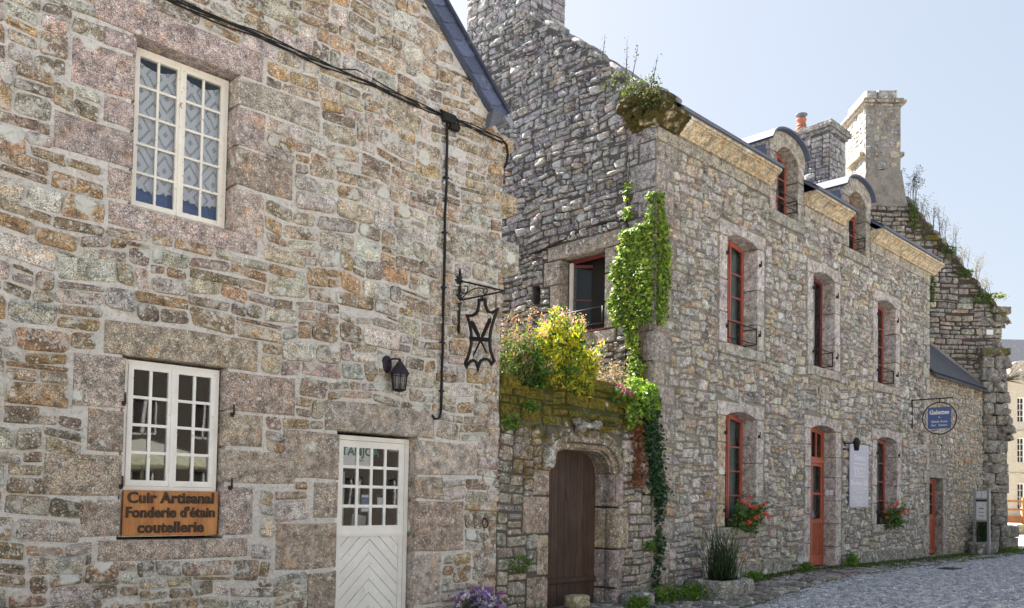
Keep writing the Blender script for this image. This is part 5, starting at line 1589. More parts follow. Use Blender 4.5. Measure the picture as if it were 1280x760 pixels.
mb.prism([(9.3,-0.8),(17.0,-0.8),(17.0,8.3),(12.9,13.2),(9.3,8.9)], 0.6, 9.0, 0, (0.4,0.35,0.3,0), 0)
mb.build('house_body', [M['stoneC']], hC)
mb = MB(CM); mb.add([(12.9,0.3,13.15),(17.2,0.3,8.0),(17.2,9.2,8.0),(12.9,9.2,13.15),(8.6,0.3,8.0),(8.6,9.2,8.0)], [(0,1,2,3),(4,0,3,5)])
mb.build('roof', [M['slate2']], hC)

# ================================================================== FAR SIDE OF THE SQUARE
FM = camframe(58)
fh = thing('far_house', (FM @ Vector((38, 3, 0.7)))[:], 'pale cream stone town house with white windows across the square at the right edge', 'house')
wins = [(u_, z_) for u_ in (35.35, 37.3, 39.3, 41.3) for z_ in (1.3, 4.6, 7.4)]
fholes = [(u_-0.5, u_+0.5, z_, z_+(1.75 if z_ > 2 else 1.9)) for u_, z_ in wins]
mb = MB(FM); wall_body(mb, 33.5, 46, 0.0, lambda x: 10.4, fholes, XU, ZU, NF, (0,0,0), 0.4, 0)
mb.build('wall', [M['render']], fh)
mb = MB(FM)
for k in range(13): dblocks(mb, [(33.48, 34.1 if k % 2 else 33.9, 0.3+k*0.78, 1.08+k*0.78)], 0.3, (0.42,0.38,0.32), b=0.02, rng=rg, y0=-0.04)
dblocks(mb, [(33.3,46.2,10.2,10.5)], 0.3, (0.45,0.40,0.34), b=0.03, rng=rg, y0=-0.25); dblocks(mb, [(33.5,46.0,3.75,3.95),(33.5,46.0,6.75,6.9)], 0.3, (0.45,0.40,0.34), b=0.02, rng=rg, y0=-0.06)
mb.build('stone_trim', [M['dressB']], fh)
for (a_, b_, c_, d_) in fholes:
    mb = MB(FM); mb.ring([(a_,c_),(b_,c_),(b_,d_),(a_,d_)], [(a_+0.07,c_+0.07),(b_-0.07,c_+0.07),(b_-0.07,d_-0.07),(a_+0.07,d_-0.07)], 0.12, 0.18)
    mb.box((a_+b_)/2-0.05, (a_+b_)/2+0.05, 0.11, 0.17, c_, d_)
    for k in (1, 2, 3): mb.box(a_, b_, 0.13, 0.16, c_+(d_-c_)*k/4-0.018, c_+(d_-c_)*k/4+0.018)
    for q_ in (0.25, 0.75): mb.box(a_+(b_-a_)*q_-0.018, a_+(b_-a_)*q_+0.018, 0.13, 0.16, c_, d_)
    wf = mb.build('window', M['white2'], fh)
    mb = MB(FM); mb.box(a_, b_, 0.16, 0.165, c_, d_); mb.build('pane', M['blackglass'] if 'blackglass' in M else M['dark'], wf)
mb = MB(FM)
mb.add([(33.2,-0.35,10.5),(46.3,-0.35,10.5),(46.3,4.2,14.0),(33.9,4.2,14.0),(46.3,9,10.5),(33.2,9,10.5)], [(0,1,2,3),(3,2,4,5),(0,3,5)])
mb.build('roof', [M['slate2']], fh)
mb = MB(FM)
def semi(x, z, r, n=12): return [(x+r*math.cos(math.pi*i/n), z+r*math.sin(math.pi*i/n)) for i in range(n+1)]
mb.prism([(35.0-0.8,10.4),(35.0+0.8,10.4)]+[(35.0+0.8*math.cos(math.pi*i/10), 11.1+0.55*math.sin(math.pi*i/10)) for i in range(11)], -0.3, 2.5, 0.03, (0.45,0.40,0.34,0))
mb.build('dormer', [M['dressB']], fh)
mb = MB(FM); mb.box(33.6,45.9,0.4,8.6,0.0,10.3); mb.build('house_body', [M['render']], fh)
# terrace fence and planter trough in front of it
tf = thing('terrace_fence', (camframe(50) @ Vector((31, 0, 0.4)))[:], 'orange wooden cafe terrace fence across the square at the right edge', 'fence')
mb = MB(camframe(50)); GH = 0.55
for zz, hh in ((0.42,0.42),(1.15,0.13),(1.65,0.13)): mb.box(28.9,36,-0.04,0.04,GH+zz-0.35,GH+zz-0.35+hh)
mb.build('rails', M['timber'], tf)
for k in range(6):
    mb = MB(camframe(50)); mb.box(29.0+k*1.3,29.12+k*1.3,-0.09,0.05,GH-0.3,GH+1.55); mb.build('post', M['timber'], tf)
for k in range(3):
    q = camframe(51.5) @ Vector((30.2+k*1.3, 0, GH+0.0))
    t = thing('bistro_chair', q[:], ['white folding terrace chair behind the orange fence, nearest the ivy covered pier','white folding terrace chair in the middle behind the orange fence','white folding terrace chair at the far right behind the orange fence'][k], 'chair', 'white terrace chairs behind the fence')
    mb = MB(camframe(51.5)); x0_ = 30.2+k*1.3; mb.box(x0_-0.22,x0_+0.22,-0.2,0.22,GH+0.43,GH+0.47); mb.build('seat', M['paper'], t)
    mb = MB(camframe(51.5)); mb.box(x0_-0.22,x0_+0.22,0.2,0.24,GH+0.62,GH+0.98); mb.build('backrest', M['paper'], t)
    for sx_ in (-0.2, 0.2):
        for sy_ in (-0.18, 0.2):
            mb = MB(camframe(51.5)); mb.tube([(x0_+sx_, sy_, GH-0.02), (x0_+sx_, sy_, GH+(0.98 if sy_ > 0 else 0.45))], 0.014, 5); mb.build('leg', M['metal'], t)
q = camframe(43) @ Vector((25.65, 0, 0.30))
rough_block('stone_block', q.x, q.y, 1.15, 0.6, 0.52, 'long mossy stone block lying on the sunlit square before the terrace fence', 'stone block', (0.42,0.36,0.2), 0.25, 5, z=float(gz(q.x))-0.02, rz=-45)

# opposite side of the square, behind the viewer: it throws the sun back and shows in the panes
def plain_house(x0, x1, y, h, label, seed, wm):
    t = thing('street_house', ((x0+x1)/2, y-4, -0.5), label, 'house', None)
    rg = random.Random(seed)
    FMx = Matrix(((-1,0,0,0),(0,-1,0,y),(0,0,1,0),(0,0,0,1)))
    hs = []; u = -x1+1.2
    while u < -x0-1.8:
        for z_ in (0.9, 3.9): hs.append((u, u+1.0, z_, z_+1.6))
        u += 2.6
    mb = MB(FMx); wall_body(mb, -x1, -x0, -0.7, lambda x: h, hs, XU, ZU, NF, (0,0,0), 0.4, 0); mb.build('wall', [M[wm]], t)
    for (a_, b_, c_, d_) in hs:
        mb = MB(FMx); mb.ring([(a_,c_),(b_,c_),(b_,d_),(a_,d_)], [(a_+0.08,c_+0.08),(b_-0.08,c_+0.08),(b_-0.08,d_-0.08),(a_+0.08,d_-0.08)], 0.15, 0.2); mb.box((a_+b_)/2-0.04,(a_+b_)/2+0.04,0.15,0.2,c_,d_)
        wf = mb.build('window', M['white2'], t)
        mb = MB(FMx); mb.box(a_, b_, 0.21, 0.22, c_, d_); mb.build('pane', M['dark'], wf)
    mb = MB(FMx); mb.add([(-x1-0.2,-0.3,h),(-x0+0.2,-0.3,h),(-x0+0.2,4,h+3.4),(-x1-0.2,4,h+3.4),(-x0+0.2,8.3,h),(-x1-0.2,8.3,h)], [(0,1,2,3),(3,2,4,5)]); mb.build('roof', [M['slate2']], t)
    mb = MB(FMx); mb.box(-x1+0.01,-x0-0.01,0.41,8,-0.7,h-0.01); mb.build('house_body', [M['render']], t)
plain_house(-24, -3, -27, 6.8, 'pale rendered house on the opposite side of the square, behind the viewer', 1, 'render2')
plain_house(-2.5, 18, -26, 7.6, 'taller dark stone house on the opposite side of the square, behind the viewer', 2, 'darkstone')
# a white parasol on the square that the shop window mirrors
PX, PY = -4.3, -13.0
ps = thing('parasol', (PX, PY, -0.45), 'large off white market parasol on the square behind the viewer', 'parasol')
mb = MB(); mb.tube([(PX,PY,-0.45),(PX,PY,2.9)], 0.03); mb.build('pole', M['metal'], ps)
mb = MB(); V = [(PX,PY,2.95)]
for k in range(8): V.append((PX+2.0*math.cos(k*math.pi/4+0.3), PY+2.0*math.sin(k*math.pi/4+0.3), 2.42))
V2 = [(v[0], v[1], v[2]-0.2) for v in V[1:]]
mb.add(V+V2, [(0, 1+k, 1+(k+1)%8) for k in range(8)]+[(1+k, 9+k, 9+(k+1)%8, 1+(k+1)%8) for k in range(8)]); mb.build('canopy', M['parasolcloth'], ps)
mb = MB(); mb.lathe([(0.35,0),(0.35,0.08),(0.05,0.1)], (PX,PY,-0.47)); mb.build('base', M['metal'], ps)
# ================================================================== cables on the walls
def catenary(p, q, sag, n=8): 
    out = []
    for i in range(n+1):
        t = i/n; out.append((p[0]+(q[0]-p[0])*t, p[1]+(q[1]-p[1])*t, p[2]+(q[2]-p[2])*t-sag*4*t*(1-t)))
    return out
cb = thing('wall_cable', (-5.15, 0, 2.7), 'bundle of black cables crossing the brown house front and running down beside the door', 'cable')
mb = MB(); rg = random.Random(2)
for k in range(5):
    pts = []
    xs = np.linspace(-15.0, -4.05, 46)
    for i, x_ in enumerate(xs):
        pts.append((x_, -0.045-0.012*(k % 2)+rg.uniform(-.004, .004), 7.07+0.014*k+0.025*math.sin(i*0.9+k*1.7)-0.02*abs(math.sin(i*0.45))+(0.09*math.exp(-((x_+6.7)/0.25)**2) if k == 4 else 0)))
    mb.tube(pts, 0.0085, 5)
mb.build('cable_bundle', M['black'], cb)
mb = MB()
mb.tube([(-4.05,-0.05,7.09),(-3.97,-0.06,7.05),(-3.93,-0.05,6.9),(-3.95,-0.04,6.75),(-3.9,0.1,6.7)], 0.02, 6)
pts = [(-5.16+rg.uniform(-0.01, 0.01), -0.05, z_) for z_ in np.linspace(7.0, 2.85, 16)]+[(-5.17,-0.05,2.76),(-5.21,-0.055,2.70),(-5.27,-0.055,2.69),(-5.32,-0.05,2.74)]
mb.tube(pts, 0.017, 6); mb.tube([(p[0]+0.022, p[1]+0.01, p[2]) for p in pts[:-3]], 0.011, 5)
mb.build('down_cable', M['black'], cb)
mb = MB(); mb.box(-5.27,-5.05,-0.12,-0.03,7.0,7.12); mb.box(-5.12,-4.96,-0.10,-0.03,6.93,7.02); mb.tube([(-5.3,-0.06,7.14),(-5.0,-0.08,7.1),(-4.93,-0.06,6.98)], 0.02); mb.build('junction_box', M['black'], cb)
for z_ in (6.2, 5.4, 4.6, 3.8, 3.1):
    mb = MB(); mb.box(-5.19,-5.12,-0.07,-0.0,z_-0.012,z_+0.012); mb.build('clip', M['iron'], cb)
c2 = thing('wall_cable', (0, 2, 5), 'thin black cable along the shaded gable above its window and down to the gate wall', 'cable')
mb = MB(); mb.tube([(-0.045, y_, z_) for y_, z_ in ((4.9,6.80),(4.2,6.84),(3.6,6.86),(3.0,6.84),(2.4,6.93),(1.8,7.03),(1.3,7.08),(0.9,7.03),(0.66,6.98),(0.62,6.9),(0.62,6.2),(0.63,5.4),(0.62,4.6),(0.64,3.6))], 0.022, 6); mb.tube([(-0.06,0.63,7.0),(-0.06,0.62,7.6),(-0.05,0.6,8.2)], 0.012, 5)
mb.build('cable', M['black'], c2)

# ================================================================== wrought iron hanging sign on house A
HS = Matrix(((0,1,0,-4.84),(-1,0,0,0),(0,0,1,0),(0,0,0,1)))      # sign frame: x_s -> towards the street (-y)
hs = thing('hanging_sign', (-4.84, 0, 4.4), 'black wrought iron sign with crossed knives in a hide shaped frame on scrolled bracket', 'sign')
def ST(x, z, y=0.0): return (-4.84+y, -x, z)
def crv(f, n=16): return [f(i/n) for i in range(n+1)]
mb = MB()
mb.tube([ST(0.03, 3.99), ST(0.03, 4.88)], 0.022, 6); mb.tube([ST(0.03,4.88),ST(0.03,4.95)], [0.02,0.006], 6)
for zz in (4.49, 4.76):
    for (dy, dz) in ((0.05, 0.07), (-0.05, 0.07), (0.05, -0.07), (-0.05, -0.07), (0.08, 0), (-0.08, 0)):
        mb.tube([ST(0.02, zz), ST(0.02, zz+dz, dy)], [0.03, 0.012], 6)
    mb.lathe([(0.0,-0.03),(0.045,-0.01),(0.045,0.01),(0,0.03)], ST(0.03, zz), 8)
mb.tube([ST(0.03, 4.76), ST(0.98, 4.455)], 0.013, 6); mb.tube([ST(0.03, 4.47), ST(0.95, 4.452)], 0.013, 6)
mb.tube(crv(lambda t: ST(0.15+0.10*math.cos(2.6+t*5.5)*(1-0.55*t), 4.62+0.085*math.sin(2.6+t*5.5)*(1-0.55*t)), 20), 0.009, 5)
mb.tube(crv(lambda t: ST(0.08+0.5*t, 4.49+0.10*math.sin(t*2.6)), 14), 0.009, 5)
mb.tube(crv(lambda t: ST(0.58+0.06*math.cos(1.4-t*5.5)*(1-0.5*t), 4.51+0.045*math.sin(1.4-t*5.5)*(1-0.5*t)), 18), 0.009, 5)
mb.build('bracket', M['iron'], hs)
OUT = [(0.445,4.427),(0.44,4.34),(0.425,4.272),(0.385,4.235),(0.325,4.222),(0.25,4.228),(0.178,4.245),(0.225,4.15),(0.264,4.05),(0.288,3.96),(0.296,3.874),(0.29,3.78),(0.270,3.70),(0.22,3.60),(0.163,3.522),(0.221,3.440),(0.25,3.49),(0.30,3.522),(0.363,3.535),(0.41,3.51),(0.44,3.45),(0.465,3.375),(0.495,3.45),(0.53,3.51),(0.595,3.530),(0.66,3.515),(0.701,3.49),(0.745,3.435),(0.822,3.50),(0.775,3.585),(0.738,3.666),(0.722,3.75),(0.720,3.823),(0.738,3.93),(0.773,4.03),(0.82,4.13),(0.877,4.240),(0.80,4.215),(0.74,4.205),(0.675,4.225),(0.63,4.29),(0.610,4.35),(0.606,4.410)]
cxm, czm = 0.52, 3.86
def inset(pts, d):
    out = []; n = len(pts)
    for i in range(n):
        a_, b_, c_ = Vector(pts[i-1]), Vector(pts[i]), Vector(pts[(i+1)%n])
        e1, e2 = (b_-a_).normalized(), (c_-b_).normalized()
        m = Vector((-(e1.y+e2.y), e1.x+e2.x))
        if m.length < 1e-4: m = Vector((-e1.y, e1.x))
        m.normalize(); k = 1/max(0.55, m.dot(Vector((-e1.y, e1.x))))
        out.append(tuple(b_+m*d*k))
    return out
HX = Matrix(((0,1,0,-4.84),(-1,0,0,0),(0,0,1,0),(0,0,0,1)))
mb = MB(); mb.ring(OUT, inset(OUT, 0.036), -0.014, 0.014, M=HX)
mb.tube([ST(0.53, 4.42), ST(0.53, 4.46)], 0.012, 5); mb.tube([ST(0.818, 4.23), ST(0.812, 4.46)], 0.008, 5)
mb.prism([(0.285,3.845),(0.725,3.775),(0.725,3.83),(0.285,3.905)], -0.02, 0.02, 0, M=HX)
mb.build('shield', M['iron'], hs)
oc = 0.515
for s_ in (1, -1):
    mb = MB(); th_ = 0.52*s_
    def rot(u, v): return ST(oc-0.01+(u*math.cos(th_)+v*math.sin(th_))*0.85, 3.86+(-u*math.sin(th_)+v*math.cos(th_))*0.70, 0.016*s_)
    P_ = [(-0.035,0.06),(-0.045,0.40),(0.01,0.44),(0.05,0.36),(0.04,0.06),(0.018,0.0),(0.012,-0.42),(-0.02,-0.36),(-0.018,0.0)]
    n = len(P_); V = [rot(*p) for p in P_]+[tuple(np.array(rot(*p))+np.array((0.012*s_,0,0))) for p in P_]
    mb.add(V, [tuple(range(n)), tuple(range(2*n-1, n-1, -1))]+[(i, (i+1)%n, n+(i+1)%n, n+i) for i in range(n)])
    mb.build('knife', M['iron'], hs)

# ================================================================== wall lantern
wl = thing('wall_lantern', (-6.05, 0, 3.3), 'dark violet metal wall lantern with small glazed panes above the white shop door', 'lantern')
mb = MB(); lx, ly = -6.0, -0.17
V = []; 
for i in range(13):
    a_ = 2*math.pi*i/12; 
bp = [(lx-0.11+0.075*math.cos(a_), 3.37+0.12*math.sin(a_)) for a_ in [2*math.pi*i/14 for i in range(14)]]
mb.prism(bp, -0.055, -0.01, 0.02)
mb.tube([(lx-0.10,-0.05,3.40),(lx-0.08,-0.11,3.44),(lx,-0.17,3.44),(lx,ly,3.38)], 0.014, 6)
mb.build('back_plate', M['violet'], wl)
mb = MB(); mb.lathe([(0.145,0),(0.14,0.012),(0.10,0.08),(0.05,0.15),(0.02,0.17),(0.022,0.195),(0.008,0.21)], (lx, ly, 3.235), 6); mb.build('cap', M['violet'], wl)
mb = MB()
for k in range(6):
    a_ = 2*math.pi*k/6; b_ = 2*math.pi*(k+1)/6
    mb.tube([(lx+0.118*math.cos(a_), ly+0.118*math.sin(a_), 3.24), (lx+0.092*math.cos(a_), ly+0.092*math.sin(a_), 3.02)], 0.008, 4)
    mb.tube([(lx+0.092*math.cos(a_), ly+0.092*math.sin(a_), 3.02), (lx+0.092*math.cos(b_), ly+0.092*math.sin(b_), 3.02)], 0.009, 4)
    mb.tube([(lx+0.114*math.cos(a_), ly+0.114*math.sin(a_), 3.20), (lx+0.114*math.cos(b_), ly+0.114*math.sin(b_), 3.20)], 0.006, 4)
    c0 = [(0.105, 3.18), (0.094, 3.05)]
    for f0 in (0.3, 0.7):
        x1_ = lx+0.108*(math.cos(a_)*(1-f0)+math.cos(b_)*f0); y1_ = ly+0.108*(math.sin(a_)*(1-f0)+math.sin(b_)*f0); x2_ = lx+0.09*(math.cos(a_)*(1-f0)+math.cos(b_)*f0); y2_ = ly+0.09*(math.sin(a_)*(1-f0)+math.sin(b_)*f0)
        mb.tube([(x1_, y1_, 3.18), (x2_, y2_, 3.05)], 0.004, 4)
mb.lathe([(0.09,0),(0.06,-0.02),(0.01,-0.03)], (lx, ly, 3.02), 6)
mb.build('cage', M['violet'], wl)
mb = MB(); mb.lathe([(0.085,0),(0.108,0.20)], (lx, ly, 3.03), 6); mb.build('panes', M['lampglass'], wl)

# ================================================================== round hanging sign on house B
gs = thing('hanging_sign', (12.62, 0, 4.3), 'square blue sign with white lettering inside a black iron ring on a wall bracket', 'sign')
mb = MB()
mb.tube([(12.62,-0.05,3.80),(12.62,-0.05,4.66)], 0.020, 6); mb.tube([(12.62,-0.03,4.64),(12.62,-1.16,4.64)], 0.018, 6)
mb.tube([(12.62,-0.80,4.64),(12.62,-0.80,4.53)], 0.016, 6)
for z_ in (3.95, 4.5): mb.tube([(12.62,0.02,z_),(12.62,-0.05,z_)], 0.018, 6)
mb.build('bracket', M['iron'], gs)
cyy, czz, rr_ = -0.80, 4.075, 0.455
mb = MB(); mb.tube([(12.62, cyy+rr_*math.cos(a_), czz+rr_*math.sin(a_)) for a_ in [2*math.pi*i/40 for i in range(41)]], 0.016, 6); mb.build('ring', M['iron'], gs)
hb_ = 0.315
mb = MB(); mb.box(12.61,12.63,cyy-hb_,cyy+hb_,czz-hb_+0.02,czz+hb_-0.0); mb.build('board', M['blue'], gs)
for txt, dz, sz, off in (('Galettes', 0.165, 0.165, 0.006), ('de', 0.03, 0.055, 0.001), ('Sainte Anne', -0.095, 0.095, 0.001), ('Ker   Gwenn', -0.20, 0.085, 0.001)):
    textobj('lettering', txt, sz, M['paper'], gs, (12.603, cyy, czz+dz), rz=-90, extrude=0.002, offset=off, scx=0.95)

# ================================================================== pale price board by the red door
pb = thing('menu_board', (8.9, 0, 2.3), 'tall pale lilac board with white lettering on the wall beside the orange red door', 'sign')
mb = MB(); mb.prism([(8.34,1.50),(9.47,1.50),(9.47,3.13),(8.34,3.13)], -0.095, -0.065, 0.006); mb.build('board', M['lilac'], pb)
mb = MB(); mb.ring([(8.46,2.98),(9.35,2.98),(9.35,2.985),(8.46,2.985)][::1], [(8.461,2.981),(9.349,2.981),(9.349,2.984),(8.461,2.984)], -0.099, -0.096)
for z_ in (2.62, 2.30): mb.box(8.55, 9.26, -0.099, -0.096, z_, z_+0.012)
mb.build('rules', M['paper'], pb)
for txt, z_, sz in (('Galettes', 2.78, 0.20), ('Sainte Anne', 2.50, 0.15), ('& Gwenn', 2.38, 0.15), ('Boutique 203', 2.13, 0.19), ('Spécialités bretonnes', 1.99, 0.10), ('* à emporter *', 1.89, 0.10), ('Galettes & Kouign', 1.75, 0.12), ('Crêpes Cidres', 1.66, 0.11), ('02 97 51', 1.57, 0.10)):
    textobj('lettering', txt, sz, M['paper'], pb, (8.905, -0.098, z_), extrude=0.001, offset=0.001)
l2 = thing('wall_lantern', (8.25, 0, 3.1), 'small black wall lamp at the top left corner of the pale lilac board', 'lantern')
mb = MB(); mb.box(8.13,8.21,-0.04,0.0,2.95,3.2); mb.tube([(8.17,-0.03,3.12),(8.17,-0.30,3.12)], 0.014, 6); mb.build('arm', M['iron'], l2)
mb = MB(); mb.lathe([(0.10,0),(0.10,0.02),(0.06,0.10),(0.02,0.14)], (8.17,-0.33,3.13), 8); mb.lathe([(0.06,-0.20),(0.085,-0.02),(0.09,0.0)], (8.17,-0.33,3.13), 8); mb.build('lamp_head', M['iron'], l2)
hn = thing('notice_plate', (7.67, 0.1, 1.9), 'two small white paper notices stuck to the door reveal right of the orange red door', 'notice')
for k in (0, 1):
    mb = MB(); mb.box(7.648,7.652,0.03+k*0.11,0.12+k*0.11,1.80,1.93); mb.build('paper_sheet', M['paper'], hn)

# ================================================================== plants
def leafcloud(mb, centres, size, pal, rng, up=0.3, asp=0.5, npts=4, fold=0.15, outward=None, outw=0.6):
    """one small folded leaf face per centre"""
    C = np.array(centres, float); n = len(C)
    if n == 0: return
    d = rng.normal(size=(n, 3)); d[:, 2] += up
    if outward is not None: d += np.array(outward)*outw*2
    d /= np.linalg.norm(d, axis=1)[:, None]                 # leaf direction
    nrm = rng.normal(size=(n, 3));
    if outward is not None: nrm += np.array(outward)*2.0
    s = np.cross(d, nrm); s /= (np.linalg.norm(s, axis=1)[:, None]+1e-9)
    u = np.cross(s, d)
    L_ = size*rng.uniform(0.6, 1.3, (n, 1)); W_ = L_*asp*rng.uniform(0.7, 1.2, (n, 1))
    p0 = C; p2 = C+d*L_; m1 = C+d*L_*0.45+s*W_*0.5+u*L_*fold; m2 = C+d*L_*0.45-s*W_*0.5+u*L_*fold
    V = np.stack([p0, m1, p2, m2], 1).reshape(-1, 3)
    F = np.stack([np.arange(n)*4, np.arange(n)*4+1, np.arange(n)*4+2], 1); F2 = np.stack([np.arange(n)*4, np.arange(n)*4+2, np.arange(n)*4+3], 1)
    w = np.array([p[1] for p in pal], float); w /= w.sum()
    idx = rng.choice(len(pal), n, p=w); c = np.array([p[0] for p in pal])[idx]*rng.uniform(0.75, 1.3, (n, 1))
    CC = np.ones((n, 4, 4)); CC[..., :3] = c[:, None, :]
    base = mb.n; mb.V.append(V); mb.C.append(CC.reshape(-1, 4)); mb.F.append((np.concatenate([F, F2])+base, 0, False)); mb.n += 4*n
GREEN = [((0.10,0.20,0.035),3),((0.06,0.13,0.03),3),((0.16,0.27,0.05),2)]
DARK = [((0.03,0.065,0.022),3),((0.045,0.09,0.03),2),((0.02,0.045,0.02),2)]
LIME = [((0.42,0.48,0.04),3),((0.58,0.52,0.05),3),((0.27,0.38,0.05),1.5),((0.60,0.44,0.06),1.2)]
IVY = [((0.25,0.37,0.05),3),((0.36,0.46,0.09),2.2),((0.13,0.24,0.035),2.4),((0.05,0.10,0.025),1.4)]
rn = np.random.RandomState(77)
def blob_pts(n, c, r, rng, shell=0.4):
    d = rng.normal(size=(n, 3)); d /= np.linalg.norm(d, axis=1)[:, None]
    rad = rng.uniform(shell, 1, (n, 1))**0.6
    return np.array(c)+d*rad*np.array(r)

# yellow-green bush on the gate wall
bu = thing('flowering_bush', (-2.6, 0.15, 3.5), 'bushy yellow green plant with pink flower heads growing on top of the mossy gate wall', 'bush')
mb = MB(); st = MB(); fl = MB()
for k in range(125):
    x0_ = rn.uniform(-3.5, -1.8); t = (x0_+3.5)/1.7
    h = 0.38+0.78*math.exp(-((t-0.48)/0.36)**2)*rn.uniform(0.6, 1.15)
    lean = (t-0.5)*0.7+rn.uniform(-0.15, 0.15); yy = rn.uniform(-0.1, 0.4); ly_ = rn.uniform(-0.5, 0.1)
    p0 = np.array((x0_*0.8-2.5*0.2, yy, 3.44)); p1 = p0+np.array((lean*h*0.9, ly_*h, h*(1 if rn.rand() < 0.8 else 0.3)))
    pts = [p0+(p1-p0)*f+np.array((0, 0, -0.06*math.sin(f*3))) for f in np.linspace(0, 1, 5)]
    st.tube([tuple(p) for p in pts], [0.006,0.005,0.004,0.003,0.002], 4)
    m_ = int(48*h/0.8)+14
    f = rn.uniform(0.0, 0.97, m_)
    C = p0+(p1-p0)*f[:, None]+rn.normal(size=(m_, 3))*0.05
    leafcloud(mb, C, 0.105, LIME if rn.rand() < 0.8 and t > 0.2 else GREEN, rn, up=0.5, asp=0.42)
    if rn.rand() < 0.6:
        q = p1+np.array((0, 0, 0.02))
        leafcloud(fl, q+rn.normal(size=(26, 3))*np.array((0.035, 0.035, 0.05)), 0.032, [((0.66,0.36,0.36),3),((0.74,0.52,0.50),2),((0.50,0.30,0.16),1)], rn, asp=0.8)
mb.build('leaves', M['leaf'], bu); st.build('stems', M['stem'], bu); fl.build('flower_heads', M['petal'], bu)
bu = thing('flowering_bush', (-3.6, 0.15, 3.4), 'straggly green plant with dry pinkish flower spikes at the left end of the gate wall', 'bush')
mb = MB(); st = MB(); fl = MB()
for k in range(44):
    p0 = np.array((rn.uniform(-3.95, -3.35), rn.uniform(-0.08, 0.35), 3.42)); h = rn.uniform(0.3, 1.1)
    p1 = p0+np.array((rn.uniform(-0.05, 0.25), rn.uniform(-0.3, 0.1), h))
    st.tube([tuple(p0), tuple((p0+p1)/2+rn.normal(size=3)*0.02), tuple(p1)], [0.005,0.004,0.002], 4)
    m_ = int(30*h)+8
    C = p0+(p1-p0)*rn.uniform(0, 0.8, (m_, 1))+rn.normal(size=(m_, 3))*0.05
    leafcloud(mb, C, 0.08, [((0.10,0.20,0.05),3),((0.20,0.30,0.06),2),((0.40,0.28,0.05),0.8),((0.07,0.13,0.05),2)], rn, asp=0.35)
    leafcloud(fl, p1+rn.normal(size=(22, 3))*np.array((0.03, 0.03, 0.07)), 0.03, [((0.42,0.25,0.22),3),((0.55,0.36,0.26),2),((0.30,0.20,0.12),2)], rn, asp=0.8)
mb.build('leaves', M['leaf'], bu); st.build('stems', M['drystem'], bu); fl.build('flower_heads', M['petal'], bu)
bu = thing('dry_plant', (-1.5, 0.1, 3.5), 'dry pale seed heads hanging over the gate wall beneath the gable window', 'plant')
mb = MB(); st = MB()
for k in range(30):
    p0 = np.array((rn.uniform(-1.9, -1.15), rn.uniform(-0.1, 0.3), 3.5)); p1 = p0+np.array((rn.uniform(-0.1, 0.25), rn.uniform(-0.25, 0), rn.uniform(0.1, 0.45)))
    st.tube([tuple(p0), tuple(p1)], [0.004, 0.002], 4)
    leafcloud(mb, p1+rn.normal(size=(30, 3))*0.045, 0.032, [((0.42,0.32,0.22),3),((0.55,0.42,0.34),2),((0.28,0.2,0.13),2)], rn, asp=0.6)
mb.build('seed_heads', M['petal'], bu); st.build('stems', M['drystem'], bu)
# green plant tufts and pink flowers over the right of the gate wall
bu = thing('climbing_plant', (-0.5, 0, 3.6), 'fresh green leaves with two magenta flowers spilling over the right end of the gate wall', 'plant')
mb = MB(); fl = MB()
C = np.concatenate([blob_pts(420, (-0.55, -0.08, 3.62), (0.52, 0.16, 0.18), rn), blob_pts(420, (-0.25, -0.10, 3.38), (0.30, 0.10, 0.34), rn), blob_pts(160, (-0.75,-0.12,3.15), (0.22,0.08,0.28), rn)])
leafcloud(mb, C, 0.085, [((0.20,0.34,0.05),3),((0.30,0.42,0.07),2),((0.10,0.20,0.04),2)], rn, up=-0.2, asp=0.7, outward=(0,-1,0), outw=0.3)
for q in ((-1.15,-0.12,3.60),(-0.88,-0.15,3.50),(-1.02,-0.14,3.52)): leafcloud(fl, blob_pts(46, q, (0.06,0.05,0.05), rn), 0.04, [((0.42,0.08,0.30),3),((0.55,0.2,0.42),1)], rn, asp=0.8)
leafcloud(mb, blob_pts(240, (-1.1,-0.05,3.42), (0.3,0.12,0.16), rn), 0.07, GREEN, rn)
mb.build('leaves', M['leaf'], bu); fl.build('flowers', M['petal'], bu)
# ivy on the corner of house B
iv = thing('ivy', (-0.05, 0.3, 3.8), 'bright green ivy climbing the corner of the long granite house above the gate wall', 'climbing plant')
mb = MB(); st = MB()
def ivy_pts(n):
    out = []; on = []
    while len(out) < n:
        # unrolled round the corner: s < 0 on the gable, s > 0 on the front
        s_ = rn.uniform(-1.05, 0.60); z_ = rn.uniform(3.7, 7.4)
        t = (z_-3.7)/3.6
        lo = -0.58-0.42*math.sin(min(1, max(0, (t-0.12)/0.75))*math.pi)**0.6 if 0.1 < t < 0.86 else (-0.5 if t <= 0.1 else -0.30)
        hi = 0.10+0.26*math.sin(min(1, max(0, (t-0.2)/0.78))*math.pi)**0.7 if t > 0.2 else -0.12
        if t > 0.87: lo, hi = -0.13, 0.16
        if t < 0.34: lo, hi = max(lo, -0.58+0.3*(0.34-t)), -0.20+0.10*math.sin(z_*5)-0.25*(0.34-t)
        if t < 0.45 and rn.rand() < 0.35: continue
        lo += 0.06*math.sin(z_*9)+0.03*math.sin(z_*23); hi += 0.05*math.sin(z_*11+1)
        if not (lo < s_ < hi): continue
        if mnoise.noise(Vector((s_*2.6, z_*1.8, 4.0))) < -0.38-0.3*(t > 0.4): continue
        dep_ = rn.uniform(0.02, 0.13)+0.06*max(0, mnoise.noise(Vector((s_*3, z_*2.3, 1))))
        if s_ < 0: out.append((-dep_, -s_, z_)); on.append((-1, 0, 0))
        else: out.append((s_, -dep_, z_)); on.append((0, -1, 0))
    return np.array(out), np.array(on, float)
